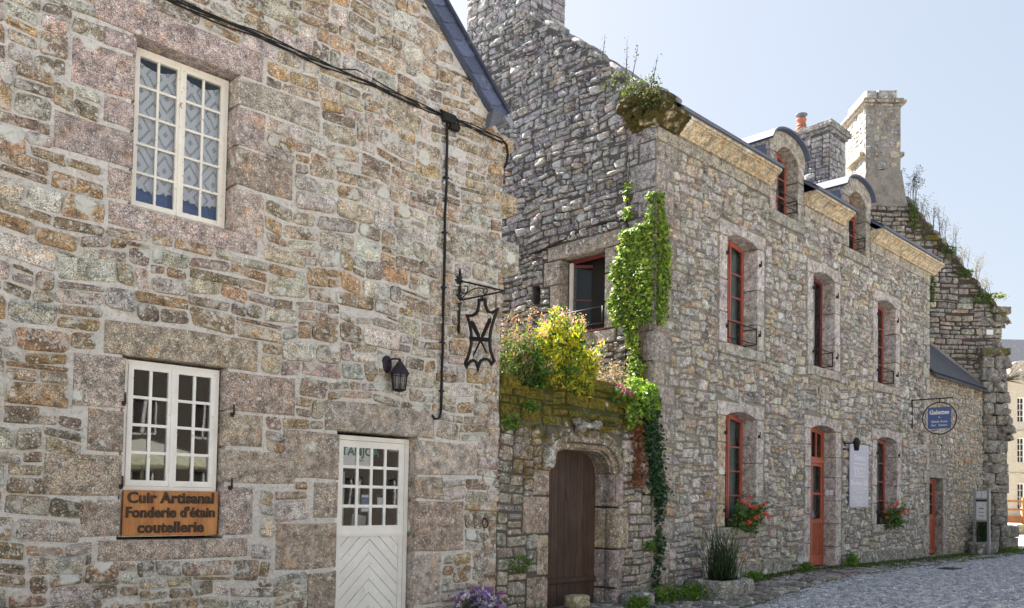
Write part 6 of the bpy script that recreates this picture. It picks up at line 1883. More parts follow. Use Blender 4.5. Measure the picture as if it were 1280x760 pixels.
P_, Nn = ivy_pts(7600)
def flatleaves(mb, P_, Nn, size, pal, rng, tilt=0.55):
    n = len(P_)
    nn = Nn+rng.normal(size=(n, 3))*tilt; nn[:, 2] += 0.35; nn /= np.linalg.norm(nn, axis=1)[:, None]
    dn = np.tile(np.array((0, 0, -1.0)), (n, 1))+rng.normal(size=(n, 3))*0.5
    dn -= nn*(dn*nn).sum(1)[:, None]; dn /= np.linalg.norm(dn, axis=1)[:, None]
    s = np.cross(nn, dn)
    L_ = size*rng.uniform(0.6, 1.35, (n, 1))
    tpl = [(0, 0), (0.10, 0.42), (0.48, 0.52), (0.52, 0.24), (1.0, 0), (0.52, -0.24), (0.48, -0.52), (0.10, -0.42)]
    V = np.stack([P_+dn*L_*a_+s*L_*b_-nn*L_*0.18*abs(b_) for a_, b_ in tpl], 1).reshape(-1, 3)
    F = (np.arange(n)*8)[:, None]+np.arange(8)[None]
    w = np.array([p[1] for p in pal], float); w /= w.sum()
    c = np.array([p[0] for p in pal])[rng.choice(len(pal), n, p=w)]*rng.uniform(0.75, 1.25, (n, 1))
    CC = np.ones((n, 8, 4)); CC[..., :3] = c[:, None, :]
    base = mb.n; mb.V.append(V); mb.C.append(CC.reshape(-1, 4)); mb.F.append((F+base, 0, False)); mb.n += 8*n
flatleaves(mb, P_[:2600], Nn[:2600], 0.078, IVY, rn); flatleaves(mb, P_[2600:], Nn[2600:], 0.052, IVY+[((0.30,0.22,0.08),0.35)], rn, 0.75)
C2 = np.array([(-0.08, 0.62+rn.normal()*0.06, z_) for z_ in np.concatenate([rn.uniform(7.0, 7.25, 50), rn.uniform(7.4, 7.75, 60)])])
flatleaves(mb, C2, np.tile((-1.0,0,0), (len(C2), 1)), 0.07, IVY, rn)
for k in range(7):
    y0_ = rn.uniform(0.08, 0.4); pts = [(-0.035-0.01*k % 0.02, y0_+0.10*math.sin(z_*1.3+k)*(z_-3.6)/3, z_) for z_ in np.linspace(3.6, rn.uniform(5.5, 7.0), 12)]
    st.tube(pts, [0.016-0.001*i for i in range(12)], 5)
mb.build('leaves', M['leaf'], iv); st.build('stems', M['drystem'], iv)
# dark ivy trailing down beside the gate
iv = thing('ivy', (0.1, -0.1, 2.4), 'dark green trailing ivy hanging down the house corner right of the carved doorway', 'climbing plant')
mb = MB()
P2 = []
while len(P2) < 1900:
    z_ = rn.uniform(0.0, 3.5); t = z_/3.5
    c_ = 0.10+0.16*math.sin(z_*1.4)-0.02; w_ = (0.28 if z_ > 1.7 else 0.10)*(0.6+0.4*math.sin(z_*3)**2) if z_ > 1.5 else 0.09
    x_ = c_+rn.normal()*w_*0.55
    if z_ < 1.5 and rn.rand() < 0.72: continue
    P2.append((x_-0.08, -rn.uniform(0.03, 0.17), z_))
P2 = np.array(P2); flatleaves(mb, P2, np.tile((0,-1.0,0), (len(P2), 1)), 0.062, [((0.035,0.085,0.035),3),((0.055,0.12,0.045),2),((0.02,0.05,0.025),2)], rn, 0.7)
mb.build('leaves', M['leaf'], iv)
iv = thing('dry_creeper', (-0.4, -0.05, 2.0), 'reddish brown dry creeper hanging left of the dark trailing ivy', 'climbing plant')
mb = MB(); P3 = np.array([(-0.50+rn.normal()*0.11, -rn.uniform(0.03, 0.10), rn.uniform(1.85, 3.1)) for _ in range(520)])
flatleaves(mb, P3, np.tile((0,-1.0,0), (len(P3), 1)), 0.055, [((0.24,0.09,0.045),3),((0.32,0.14,0.06),1),((0.14,0.06,0.03),2)], rn, 0.7)
mb.build('leaves', M['leaf'], iv)
iv = thing('fern', (-3.4, -0.05, 2.0), 'dry ochre ferns clinging to the mossy wall left of the carved arch', 'fern')
mb = MB()
for k in range(34):
    p0 = np.array((rn.uniform(-3.65, -3.05), -0.03, rn.uniform(2.0, 2.6))); d_ = np.array((rn.uniform(-0.6, 0.6), -0.5, rn.uniform(-0.7, 0.3))); d_ /= np.linalg.norm(d_)
    C = p0+d_*np.linspace(0.02, 0.24, 18)[:, None]+np.array((0, 0, -1))*np.linspace(0, 0.35, 18)[:, None]**2
    leafcloud(mb, C, 0.05, [((0.30,0.20,0.05),3),((0.38,0.24,0.06),2),((0.16,0.18,0.04),1)], rn, asp=0.3)
mb.build('fronds', M['leaf'], iv)
# small tufts on the gate wall
for (x_, z_, r_, lab) in ((-3.75, 2.75, 0.22, 'small bright green tuft on the mossy wall near the brown house'), (-3.3, 3.05, 0.16, 'small dark green tuft under the bush on the mossy wall'), (-3.5, 0.55, 0.26, 'low green weed on a ledge left of the plank door'), (-0.1, 0.75, 0.2, 'small green tuft on the house corner right of the carved doorway')):
    t = thing('wall_weed', (x_, -0.05, z_), lab, 'weed'); mb = MB(); leafcloud(mb, blob_pts(150, (x_, -0.06, z_), (r_, 0.06, r_*0.55), rn), 0.06, [((0.16,0.28,0.05),3),((0.09,0.17,0.04),3)], rn, asp=0.55, outward=(0,-1,0), outw=0.2); mb.build('leaves', M['leaf'], t)
# moss and plants on the eaves corner of house B
t = thing('wall_weed', (-0.2, 0.2, 9.2), 'mossy clump with dark green leaves on the eaves corner stone of the long house', 'weed')
mb = MB(); C = np.concatenate([blob_pts(520, (-0.33, 0.15, 9.28), (0.22, 0.48, 0.22), rn), blob_pts(320, (-0.35, -0.1, 8.98), (0.12, 0.3, 0.18), rn), blob_pts(160, (-0.15,0.85,9.75), (0.16,0.4,0.14), rn)])
leafcloud(mb, C, 0.055, [((0.07,0.10,0.03),3),((0.12,0.12,0.02),2),((0.045,0.05,0.03),3),((0.13,0.2,0.05),1)], rn, asp=0.6); mb.build('leaves', M['leaf'], t)
def spike(name, base, h, lean, label, cat='weed', n=40, pal=None, wd=0.05, M_=None, group=None, lsize=0.04):
    t = thing(name, base, label, cat, group); mb = MB(); sm = MB()
    p0 = np.array(base, float); p1 = p0+np.array((lean[0], lean[1], 1.0))*h
    sm.tube([tuple(p0), tuple((p0+p1)/2+np.array((0.01, 0, 0))), tuple(p1)], [0.010, 0.007, 0.004], 5)
    f = rn.uniform(0.15, 1.05, n)
    leafcloud(mb, p0+(p1-p0)*f[:, None]+rn.normal(size=(n, 3))*wd, lsize, pal or [((0.06,0.055,0.06),3),((0.12,0.10,0.12),1)], rn, asp=0.6)
    sm.build('stem', M['stem'], t); mb.build('leaves', M['leaf'], t)
    return t
for k, (yb, h, l1) in enumerate(((1.15, 0.55, 0.15), (0.55, 0.85, 0.02), (0.40, 0.78, 0.25), (-0.05, 0.75, 0.30))):
    spike('navelwort_spike', (-0.25, yb, 9.3+0.885*max(yb, 0)*0.95), h*0.8, (l1*0.5, -l1*0.4), ['thin dark flower spike highest up the coping of the shaded gable', 'upright dark flower spike, second from the left on the eaves corner', 'leaning dark flower spike, third from the left on the eaves corner', 'dark flower spike farthest right on the eaves corner, bent towards the roof'][k], n=26, wd=0.022, group='flower spikes on the eaves corner')
# weeds up the slope of gable C
def CP(x, z, y=-0.05): return tuple(CM @ Vector((x, y, z)))
lab = ['tall dark bushy weed at the foot of the big square chimney', 'thin pale dry weed just below the top of the ruined gable', 'pair of thin dry stalks a third of the way down the ruined gable slope', 'tallest pale dry weed on the middle of the ruined gable slope', 'dry weed just below the tallest one on the gable slope', 'short dry weed two thirds of the way down the gable slope', 'grey dry weed low on the gable slope', 'leafy weed near the foot of the gable slope']
for k, (x_, h, dk) in enumerate(((13.95, 1.5, 1), (14.3, 0.8, 0), (14.6, 0.9, 0), (15.05, 1.35, 0), (15.4, 1.1, 0), (15.75, 0.8, 0), (16.15, 0.95, 0), (16.6, 0.7, 0))):
    t = thing('wall_weed', CP(x_, ztC(x_)), lab[k], 'weed', 'weeds growing on the ruined gable'); mb = MB(); sm = MB()
    for q in range(9 if dk else 6):
        p0 = np.array(CP(x_+rn.uniform(-0.15, 0.15), ztC(x_)-0.1)); p1 = p0+np.array((rn.uniform(-0.25, 0.25), rn.uniform(-0.2, 0.2), rn.uniform(0.6, 1.0)*h))
        sm.tube([tuple(p0), tuple((p0+p1)/2+rn.normal(size=3)*0.03), tuple(p1)], [0.010, 0.007, 0.004], 4)
        for b_ in range(4):
            f = rn.uniform(0.3, 0.9); a_ = p0+(p1-p0)*f; e_ = a_+np.array((rn.uniform(-0.25, 0.25), rn.uniform(-0.2, 0.2), rn.uniform(0.1, 0.3)))
            sm.tube([tuple(a_), tuple(e_)], [0.005, 0.002], 3)
            leafcloud(mb, e_+rn.normal(size=(14 if dk else 5, 3))*0.05, 0.05, [((0.06,0.065,0.07),2),((0.15,0.14,0.12),1)] if dk else [((0.30,0.26,0.22),2),((0.2,0.2,0.14),1)], rn, asp=0.5)
    sm.build('stems', M['drystem'] if not dk else M['stem'], t); mb.build('leaves', M['leaf'], t)
gl = ['green fern tuft on the gable below the big chimney', 'bright green tuft beside the coping halfway down the gable', 'trailing green plant on the gable stones above the eaves corner', 'green bushy plant on the coping low on the gable', 'yellow flowering tuft at the end of the ochre cornice', 'dark green plant covering the foot of the gable slope', 'straggling weed with yellow flowers at the foot of the gable slope']
for k, (x_, z_, rx_, rz_, yl) in enumerate(((13.95,11.75,0.16,0.45,0),(15.2,10.55,0.3,0.16,0),(14.6,9.2,0.14,0.5,0),(15.75,9.75,0.35,0.16,0),(14.62,9.85,0.18,0.12,1),(16.4,8.85,0.42,0.22,0),(16.85,8.95,0.45,0.12,1))):
    t = thing('wall_weed', CP(x_, z_, -0.15), gl[k], 'weed', None); mb = MB()
    pts = blob_pts(230, (0, 0, 0), (rx_, 0.12, rz_), rn); pts = np.array([CP(x_+p[0], z_+p[2], -0.15+p[1]) for p in pts])
    leafcloud(mb, pts, 0.085, [((0.10,0.17,0.05),3),((0.17,0.26,0.07),2),((0.06,0.10,0.04),2)]+([((0.55,0.48,0.04),3)] if yl else []), rn, asp=0.5); mb.build('leaves', M['leaf'], t)
# ---------------- stone trough with rushes
def trough(name, x0, x1, y0, y1, z0, h, label, col, seed, al=0.25):
    t = thing(name, ((x0+x1)/2, (y0+y1)/2, z0), label, 'trough')
    mb = MB(); rg = random.Random(seed)
    def rr(i0, i1, j0, j1, z_, k=6, s_=0):
        pts = []
        for (ax, ay, bx, by) in ((i0,j0,i1,j0),(i1,j0,i1,j1),(i1,j1,i0,j1),(i0,j1,i0,j0)):
            for q in range(k): f = q/k; pts.append((ax+(bx-ax)*f, ay+(by-ay)*f))
        cx_, cy_ = (i0+i1)/2, (j0+j1)/2; out = []
        for (px, py) in pts:
            ux, uy = (px-cx_)/((i1-i0)/2), (py-cy_)/((j1-j0)/2)
            L8 = (abs(ux)**7+abs(uy)**7)**(1/7.0); ux, uy = ux/L8, uy/L8
            nz = 1+0.05*mnoise.noise(Vector((ux*2+seed, uy*2, z_*3)))
            out.append((cx_+ux*nz*(i1-i0)/2, cy_+uy*nz*(j1-j0)/2, z_+0.02*mnoise.noise(Vector((ux*2, uy*2, seed)))))
        return out
    w = 0.12
    rings = [rr(x0+0.05, x1-0.05, y0+0.03, y1-0.03, z0-0.05), rr(x0+0.02, x1-0.02, y0+0.01, y1-0.01, z0+h*0.3), rr(x0, x1, y0, y1, z0+h*0.75), rr(x0+0.01, x1-0.01, y0+0.01, y1-0.01, z0+h*0.95), rr(x0+0.04, x1-0.04, y0+0.04, y1-0.04, z0+h), rr(x0+w, x1-w, y0+w, y1-w, z0+h*0.99), rr(x0+w+0.02, x1-w-0.02, y0+w+0.02, y1-w-0.02, z0+h*0.8)]
    n = len(rings[0]); V = [v for r_ in rings for v in r_]
    F = [(q*n+i, q*n+(i+1)%n, (q+1)*n+(i+1)%n, (q+1)*n+i) for q in range(len(rings)-1) for i in range(n)]
    mb.add(V, F, tuple(col)+(al,), 0, True); mb.build('basin', [M['stoneM']], t)
    mb = MB(); mb.add(rings[-1], [tuple(range(n))]); mb.build('soil', M['stem'], t)
    return t
trough('stone_trough', 0.60, 1.80, -1.18, -0.42, -0.34, 0.48, 'rough hewn stone trough planted with tall rushes left of the first red window', (0.27,0.26,0.23), 3)
ru = thing('rushes', (1.2, -0.8, 0.1), 'tall dark green rushes growing in the near stone trough', 'plant')
mb = MB()
for k in range(230):
    p0 = np.array((rn.normal()*0.20+1.15, -0.8+rn.normal()*0.11, 0.02)); p0[0] = min(1.75, max(0.8, p0[0])); p0[1] = min(-0.6, max(-1.0, p0[1]))
    h = rn.uniform(0.45, 1.15); ln = rn.normal(size=2)*0.16
    p1 = p0+np.array((ln[0], ln[1], h)); pm = p0+(p1-p0)*0.5+np.array((-ln[0]*0.2, -ln[1]*0.2, 0.03))
    g = rn.uniform(0.6, 1.3); mb.tube([tuple(p0), tuple(pm), tuple(p1)], [0.007, 0.006, 0.002], 3, (0.05*g, 0.085*g, 0.035*g, 0))
mb.build('stalks', M['leaf'], ru)
# ---------------- geranium boxes
def geranium(x0, x1, z, label, boxlabel, lo, seed, spread):
    r_ = np.random.RandomState(seed)
    tb = thing('window_box', ((x0+x1)/2, 0.06, z), boxlabel, 'window box')
    mb = MB(); mb.prism([(x0,z),(x1,z),(x1+0.02,z+0.17),(x0-0.02,z+0.17)], -0.02, 0.17, 0.008); mb.build('box', M['planter'], tb)
    mb = MB(); mb.box(x0+0.01,x1-0.01,-0.01,0.16,z+0.171,z+0.176); mb.build('soil', M['stem'], tb)
    t = thing('geranium', ((x0+x1)/2, 0, z+0.15), label, 'flower')
    mb = MB(); st = MB(); fl = MB()
    for k in range(40):
        bx = r_.uniform(max(x0, x1-spread*0.8), x1+0.1); p0 = np.array((bx, 0.03, z+0.15)); hang = r_.rand() < 0.4
        p1 = p0+np.array((r_.normal()*0.16, -r_.uniform(0.05, 0.34), (-r_.uniform(0.0, 0.30) if hang else r_.uniform(0.05, 0.38))))
        st.tube([tuple(p0), tuple((p0+p1)/2+np.array((0, -0.03, 0.05))), tuple(p1)], [0.006,0.005,0.003], 4)
        C = p0+(p1-p0)*r_.uniform(0.3, 1.0, (20, 1))+r_.normal(size=(20, 3))*0.045
        flatleaves(mb, C, np.tile((0,-1.0,0.4), (20, 1)), 0.065, [((0.08,0.17,0.035),3),((0.13,0.24,0.05),2),((0.05,0.10,0.03),1)], r_, 0.8)
    for k in range(lo):
        bx = r_.uniform(x1-spread, x1+0.12); p0 = np.array((bx-0.02, -0.08, z+0.2)); p1 = np.array((bx, -r_.uniform(0.12, 0.38), z+r_.uniform(0.05, 0.62)))
        st.tube([tuple(p0), tuple(p1)], [0.004, 0.003], 4)
        leafcloud(fl, blob_pts(48, p1, (0.040, 0.040, 0.035), r_), 0.028, [((0.75,0.09,0.04),3),((0.80,0.17,0.10),2),((0.80,0.30,0.22),1)], r_, asp=1.0)
    mb.build('leaves', M['leaf'], t); st.build('stems', M['stem'], t); fl.build('flowers', M['petal'], t)
geranium(2.78, 3.68, 1.075, 'coral red geraniums spilling from the box on the first ground floor red window sill', 'dark planter box on the sill of the ground floor red window nearest the stone trough', 19, 5, 1.05)
geranium(10.45, 11.5, 1.055, 'coral geraniums spilling from the box under the red window right of the pale lilac board', 'dark planter box on the sill of the red window right of the pale lilac board', 13, 6, 1.15)
# ---------------- violet pansies at the foot of house A
t = thing('flower_clump', (-4.6, -0.25, -0.45), 'clump of violet, purple and white flowers at the foot of the brown house', 'flowers')
mb = MB(); fl = MB(); st = MB()
leafcloud(mb, blob_pts(1500, (-4.62, -0.32, -0.12), (0.46, 0.28, 0.34), rn, 0.1), 0.055, [((0.025,0.06,0.03),3),((0.04,0.09,0.04),2)], rn, up=0.8, asp=0.3)
for k in range(95):
    a_ = rn.uniform(-1, 1); b_ = rn.uniform(-1, 0.6)
    if a_*a_+b_*b_ > 1: continue
    z_ = 0.20*math.sqrt(max(0, 1-a_*a_*0.8-b_*b_*0.5))
    q = np.array((-4.62+a_*0.46, -0.33+b_*0.28, 0.0+z_+rn.uniform(-0.08, 0.08)-0.10*(b_ < -0.4)))
    pl = [[((0.30,0.17,0.55),3),((0.42,0.30,0.68),1)], [((0.42,0.10,0.42),3),((0.55,0.25,0.5),1)], [((0.70,0.66,0.76),3),((0.5,0.42,0.65),1)]][rn.choice(3, p=[0.5, 0.2, 0.3])]
    leafcloud(fl, blob_pts(12, q, (0.028,0.024,0.024), rn), 0.034, pl, rn, asp=1.0, outward=(0,-0.6,0.6), outw=0.3)
mb.build('leaves', M['leaf'], t); fl.build('flowers', M['petal'], t)
t = thing('flower_clump', (-7.0, -0.5, -0.45), 'few magenta flowers poking up at the left foot of the white shop door', 'flowers')
mb = MB(); fl = MB(); leafcloud(mb, blob_pts(500, (-7.0, -0.45, -0.2), (0.3, 0.2, 0.28), rn, 0.1), 0.05, DARK, rn, up=0.8, asp=0.3)
for k in range(16): leafcloud(fl, blob_pts(12, (-7.0+rn.uniform(-0.28, 0.28), -0.45+rn.uniform(-0.2, 0.1), 0.05+rn.uniform(-0.05, 0.08)), (0.03,0.03,0.03), rn), 0.034, [((0.45,0.06,0.35),3),((0.5,0.2,0.6),1)], rn, asp=1.0)
mb.build('leaves', M['leaf'], t); fl.build('flowers', M['petal'], t)
# ---------------- second trough with information board
trough('stone_trough', 17.2, 18.95, -0.62, -0.08, -0.02, 0.44, 'dark square stone trough under the grey metal information board', (0.19,0.175,0.15), 8, 0.3)
t = thing('shrub', (18.3, -0.5, 0.3), 'dark thin leaved plant growing in the far trough round the information board', 'plant'); mb = MB()
leafcloud(mb, blob_pts(1300, (17.95, -0.36, 0.75), (0.62, 0.25, 0.62), rn, 0.1), 0.12, DARK, rn, up=1.2, asp=0.14); mb.build('leaves', M['leaf'], t)
ib = thing('information_board', (17.42, -0.48, 0), 'grey metal post and panel information board standing over the far stone trough', 'notice board')
bx_ = 17.42
for yy in (-0.69, -0.27):
    mb = MB(); mb.box(bx_, bx_+0.07, yy-0.04, yy+0.04, -0.05, 2.18); mb.build('post', M['metal'], ib)
mb = MB(); mb.box(bx_+0.01, bx_+0.05, -0.649, -0.311, 1.08, 2.12); mb.build('panel', M['metal'], ib)
mb = MB(); mb.box(bx_-0.008, bx_+0.009, -0.64, -0.49, 1.85, 2.08); mb.box(bx_-0.008, bx_+0.009, -0.47, -0.32, 1.85, 2.08); mb.box(bx_-0.008, bx_+0.009, -0.63, -0.33, 1.14, 1.72); mb.build('notices', M['lampglass2'] if 'lampglass2' in M else M['curtain'], ib)
mb = MB(); mb.box(bx_-0.02, bx_+0.009, -0.645, -0.315, 1.755, 1.80); mb.box(bx_-0.011, bx_-0.0085, -0.56, -0.42, 1.5, 1.52); mb.box(bx_-0.011, bx_-0.0085, -0.56, -0.42, 1.38, 1.395); mb.box(bx_-0.011, bx_-0.0085, -0.56, -0.42, 1.26, 1.275); mb.build('dark_bars', M['iron'], ib)
# lime-green tree over the square at the right edge
tr = thing('young_tree', (camframe(54) @ Vector((35.2, 0, 0.5)))[:], 'small bright green leafy tree in front of the cream house across the square', 'tree')
TM = camframe(54)
mb = MB(TM); mb.tube([(35.2,0,0.3),(35.1,0.1,2.2),(35.3,0,4.0)], [0.10,0.08,0.05], 8); mb.build('trunk', M['stem'], tr)
mb = MB(TM); C = np.concatenate([blob_pts(700, (34.4, 0, 4.55), (1.0, 0.8, 0.42), rn, 0.1), blob_pts(700, (35.6, 0.2, 4.7), (1.2, 0.8, 0.5), rn, 0.1)]); leafcloud(mb, C, 0.22, [((0.20,0.40,0.05),3),((0.30,0.50,0.08),2),((0.10,0.22,0.03),1)], rn, asp=0.6); mb.build('crown', M['leaf'], tr)
tr = thing('bare_shrub', (camframe(40) @ Vector((23.9, 0, 8)))[:], 'thin dark twigs of a shrub showing beside the top of the pier', 'shrub')
mb = MB(camframe(40))
for k in range(26):
    a_ = rn.uniform(-0.2, 1.2); l_ = rn.uniform(0.5, 1.2); mb.tube([(23.5, 0, 7.6), (23.5+0.5*l_*math.cos(a_), rn.normal()*0.1, 7.6+0.55*l_*math.sin(a_)), (23.5+l_*math.cos(a_)+rn.normal()*0.1, rn.normal()*0.2, 7.6+l_*math.sin(a_)*0.9)], [0.016,0.012,0.006], 4)
mb.tube([(23.45,0,0.5),(23.5,0,7.6)], [0.08,0.03], 6)
mb.build('branches', M['stem'], tr)

# ================================================================== GROUND
def sheet(name, xs, ys, dz, mat, kind='structure', cfn=None):
    X, Y = np.meshgrid(xs, ys, indexing='ij'); Z = gz(X, Y)+dz
    V = np.stack([X, Y, Z], -1).reshape(-1, 3); nx, ny = len(xs), len(ys)
    i = np.arange(nx-1)[:, None]; j = np.arange(ny-1)[None]
    a_ = (i*ny+j).ravel(); F = np.stack([a_, a_+ny, a_+ny+1, a_+1], 1)
    mb = MB(); mb.add(V, F, (1,1,1,0), 0, True); o = mb.build(name, mat); tag(o, kind=kind); return o
def cobble_mat(name):
    m, nt, b = newmat(name); P = objvec(nt)
    v = nd(nt, 'ShaderNodeTexVoronoi', feature='DISTANCE_TO_EDGE'); v.inputs['Scale'].default_value = 8.5; L(nt, P, v.inputs['Vector'])
    v2 = nd(nt, 'ShaderNodeTexVoronoi'); v2.inputs['Scale'].default_value = 8.5; L(nt, P, v2.inputs['Vector'])
    sep = nd(nt, 'ShaderNodeSeparateColor'); L(nt, v2.outputs['Color'], sep.inputs[0])
    c = mixc(nt, sep.outputs[0], (0.26,0.25,0.25), (0.38,0.36,0.345))
    c = mixc(nt, ramp(nt, v.outputs['Distance'], [(0.0, 0.0), (0.07, 1.0)]), (0.15,0.135,0.12), c)
    c = mixc(nt, 1.0, c, ramp(nt, noise(nt, P, 0.6, 4), [(0.3, 0.8), (0.7, 1.15)]), 'MULTIPLY')
    L(nt, c, b.inputs['Base Color']); b.inputs['Roughness'].default_value = 0.75
    L(nt, bump(nt, ramp(nt, v.outputs['Distance'], [(0.0, 0.0), (0.14, 1.0)]), 0.02, 0.7), b.inputs['Normal'])
    return m
M['cobble'] = cobble_mat('cobbled square')
M['earth'] = plain_mat('earth in the joints', (0.085,0.095,0.05), 0.95, 0, 0.35, 12, 0.01)
M['sett'] = stone_mat('granite setts', lichen=0.05, spots=0.12, dark=0.15, warm=0.1, bumpk=0.35, moss_col=(0.07,0.09,0.03))
M['sand'] = plain_mat('pale sanded square', (0.47,0.44,0.40), 0.9, 0, 0.15, 3, 0.01)
xs = np.concatenate([[-900,-300,-100,-50], np.linspace(-30, 70, 101), [100, 300, 900]]); ys = np.concatenate([[-900,-300,-100,-60], np.linspace(-40, 40, 41), [100, 300, 900]])
sheet('ground', xs, ys, -0.05, [M['sand']])
sheet('street', np.linspace(-28, 46, 75), np.linspace(-25, 6, 32), -0.032, [M['cobble']])
sheet('joint_earth', np.linspace(-16, 24, 61), np.linspace(-8.2, 0.2, 15), -0.016, [M['earth']])
# individually laid setts and flags
FRG = ((1,0,0), (0,1,0), (0,0,1))
def edge_y(x): return -1.05-0.75*math.exp(-max(0, x-1)/5.0)
def mossP(x, y, z): return np.clip(0.42-0.55*np.abs(y+0.0), 0, 0.5)+0.10*np.sin(x*1.7+y)+0.16*(x > 0)
palP = [((0.30,0.28,0.27),3),((0.37,0.345,0.33),2),((0.23,0.22,0.21),2),((0.38,0.33,0.29),1)]
mb = MB(); 
rubble(mb, -12, 22, -2.2, -0.03, [], palP, 0.115, (1, 2), (2, 5), 0.040, 0.030, 201, wamp=0.03, jag=0.08, rad=0.35, NP=4, frame=FRG, match=0.2, alpha=mossP, zbot=lambda x: edge_y(x), hfun=lambda x, y: gz(x, y)-0.006)
o = mb.build('pavement', [M['sett']]); tag(o, kind='structure')
palS = [((0.42,0.42,0.455),3),((0.48,0.48,0.51),3),((0.36,0.36,0.39),2),((0.50,0.49,0.49),1)]
mb = MB()
rubble(mb, -4, 24, -7.4, -0.9, [], palS, 0.095, (1, 2), (1, 1), 0.018, 0.011, 202, wamp=0.02, jag=0.04, rad=0.35, NP=3, frame=FRG, match=0.8, zbot=lambda x: max(-7.4, -7.3+0.20*(x-0)), ztop=lambda x: edge_y(x)-0.01, hfun=lambda x, y: gz(x, y)-0.006)
o = mb.build('cobble_paving', [M['sett']]); tag(o, kind='structure')
# iron cover
ic = thing('manhole_cover', (9.9, -1.9, 0), 'small dark iron cover set in the cobbles', 'manhole cover')
mb = MB(); mb.prism([(9.6,-2.15),(10.2,-2.15),(10.2,-1.75),(9.6,-1.75)], -0.022, 0.01, 0.004, M=Matrix(((1,0,0,0),(0,0,1,0),(0,-1,0,0),(0,0,0,1)))); mb.build('cover', M['iron'], ic)
# grass and weeds along the foot of the walls
mb = MB(); P_ = []; 
for k in range(22000):
    x_ = rn.uniform(-12, 22); 
    d_ = abs(rn.normal())*0.16
    g_ = mnoise.noise(Vector((x_*0.9, 3.1, 0)))+(0.35 if x_ > 8 else 0.05)+(0.25 if -4 < x_ < 3 else 0)
    if rn.rand() > 0.45+g_: continue
    P_.append((x_, -0.06-d_*(2.6 if x_ > 8 else 1.2), float(gz(x_))-0.01))
leafcloud(mb, np.array(P_), 0.085, [((0.07,0.13,0.03),3),((0.11,0.19,0.04),2),((0.16,0.18,0.06),1)], rn, up=1.5, asp=0.22)
P_ = []
for k in range(16000):
    x_ = rn.uniform(-1, 20); y_ = rn.uniform(edge_y(x_)-0.25, -0.15)
    if mnoise.noise(Vector((x_*0.8, y_*1.8, 7))) < -0.02: continue
    P_.append((x_, y_, float(gz(x_))-0.01))
leafcloud(mb, np.array(P_), 0.045, [((0.08,0.13,0.035),3),((0.12,0.18,0.05),2)], rn, up=0.8, asp=0.3)
o = mb.build('grass', [M['leaf']]); tag(o, 'low grass and moss growing along the foot of the walls and between the flagstones', 'grass', kind='stuff')
for (x_, y_, r_, h_, lab) in ((-0.05,-0.45,0.42,0.24,'broad leaved green weeds at the foot of the house corner left of the near trough'),(-1.1,-0.55,0.26,0.18,'small weed beside the lichen spotted bollard stone'),(0.35,-0.7,0.28,0.22,'leafy green weed against the left side of the near trough'),(3.2,-0.3,0.28,0.13,'dandelion like weed at the wall foot below the first geraniums'),(5.6,-0.28,0.2,0.16,'weed at the left foot of the orange red door'),(8.1,-0.25,0.24,0.26,'upright weeds right of the orange red door step'),(-3.3,-0.3,0.35,0.22,'green weeds at the wall foot left of the plank door'),(19.3,-0.9,0.5,0.16,'patch of weeds at the foot of the pier')):
    t = thing('ground_weed', (x_, y_, float(gz(x_))), lab, 'weed'); mb = MB()
    pts = blob_pts(260, (x_, y_, float(gz(x_))+h_*0.55), (r_, r_*0.7, h_*0.8), rn, 0.1); pts[:, 2] = np.maximum(pts[:, 2], float(gz(x_)))
    leafcloud(mb, pts, 0.10, [((0.14,0.26,0.04),3),((0.09,0.17,0.035),2),((0.20,0.32,0.06),1)], rn, up=0.6, asp=0.35); mb.build('leaves', M['leaf'], t)

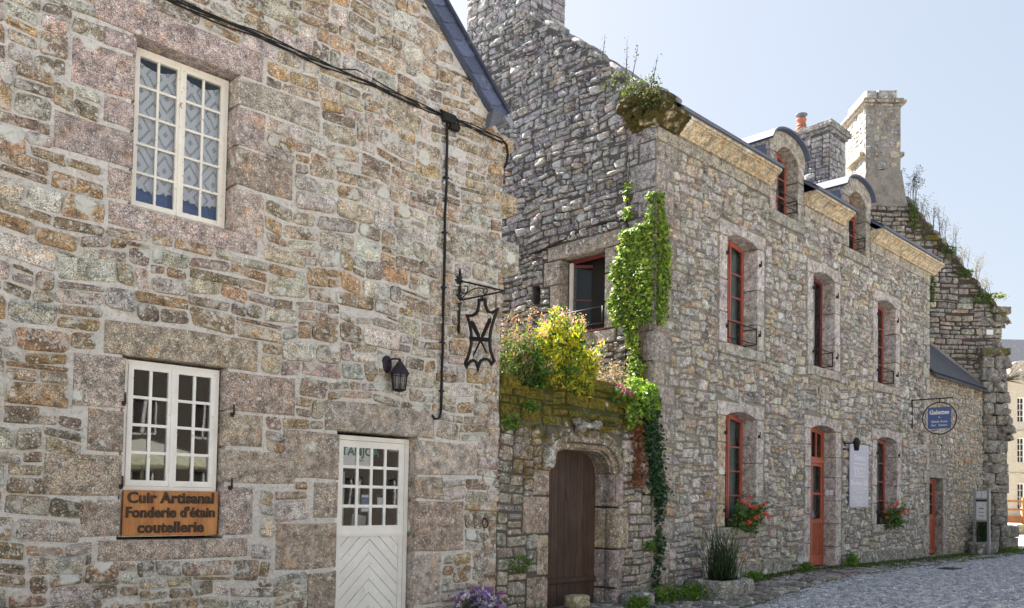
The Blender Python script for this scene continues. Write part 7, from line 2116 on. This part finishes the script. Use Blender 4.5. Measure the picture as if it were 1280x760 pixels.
# ================================================================== LIGHT, SKY, CAMERA
SUN_AZ, SUN_EL = -1.5, 47.0          # azimuth from +y towards +x (negative = towards -x)
w = bpy.data.worlds.new('World'); scene.world = w; w.use_nodes = True
nt = w.node_tree; bg = nt.nodes['Background']
sky = nt.nodes.new('ShaderNodeTexSky'); sky.sky_type = 'NISHITA'; sky.sun_disc = False
sky.sun_elevation = R(SUN_EL); sky.sun_rotation = R(SUN_AZ); sky.air_density = 1.0; sky.dust_density = 3.0; sky.ozone_density = 1.0
gm = nt.nodes.new('ShaderNodeGamma'); gm.inputs['Gamma'].default_value = 0.42; nt.links.new(sky.outputs[0], gm.inputs['Color'])
hs_ = nt.nodes.new('ShaderNodeHueSaturation'); hs_.inputs['Saturation'].default_value = 1.0; nt.links.new(gm.outputs[0], hs_.inputs['Color'])
wm = nt.nodes.new('ShaderNodeMix'); wm.data_type = 'RGBA'; wm.blend_type = 'MULTIPLY'; wm.inputs[0].default_value = 1; wm.inputs[7].default_value = (1.20, 1.22, 1.245, 1)
nt.links.new(hs_.outputs[0], wm.inputs[6]); nt.links.new(wm.outputs[2], bg.inputs['Color']); bg.inputs['Strength'].default_value = 0.076
sd = bpy.data.lights.new('sun', 'SUN'); sd.energy = 5.0; sd.angle = R(0.53); sd.color = (1.0, 0.955, 0.89)
so = bpy.data.objects.new('sun', sd); COL.objects.link(so)
az, el = R(SUN_AZ), R(SUN_EL)
dv = Vector((math.sin(az)*math.cos(el), math.cos(az)*math.cos(el), math.sin(el)))
so.rotation_euler = dv.to_track_quat('Z', 'Y').to_euler(); so.location = dv*60

cam = bpy.data.cameras.new('camera'); co = bpy.data.objects.new('camera', cam); COL.objects.link(co)
yaw, pit, roll = R(YAW), 0.0340, 0.01853
F_ = Vector((math.cos(yaw)*math.cos(pit), math.sin(yaw)*math.cos(pit), math.sin(pit))); Rr = Vector((math.sin(yaw), -math.cos(yaw), 0)); Uu = Rr.cross(F_)
R2 = Rr*math.cos(roll)+Uu*math.sin(roll); U2 = Uu*math.cos(roll)-Rr*math.sin(roll)
co.matrix_world = Matrix(((R2.x,U2.x,-F_.x,CAMX),(R2.y,U2.y,-F_.y,CAMY),(R2.z,U2.z,-F_.z,1.6),(0,0,0,1)))
cam.sensor_width = 36; cam.lens = 1052.35/1280*36; cam.shift_y = (585.55-380)/1280
cam.clip_start = 0.1; cam.clip_end = 3000
scene.camera = co
scene.view_settings.view_transform = 'Standard'; scene.view_settings.look = 'None'; scene.view_settings.exposure = 2.45; scene.view_settings.gamma = 1
scene.render.film_transparent = False
scene.cycles.max_bounces = 8; scene.cycles.transparent_max_bounces = 16
scene.cycles.use_denoising = True
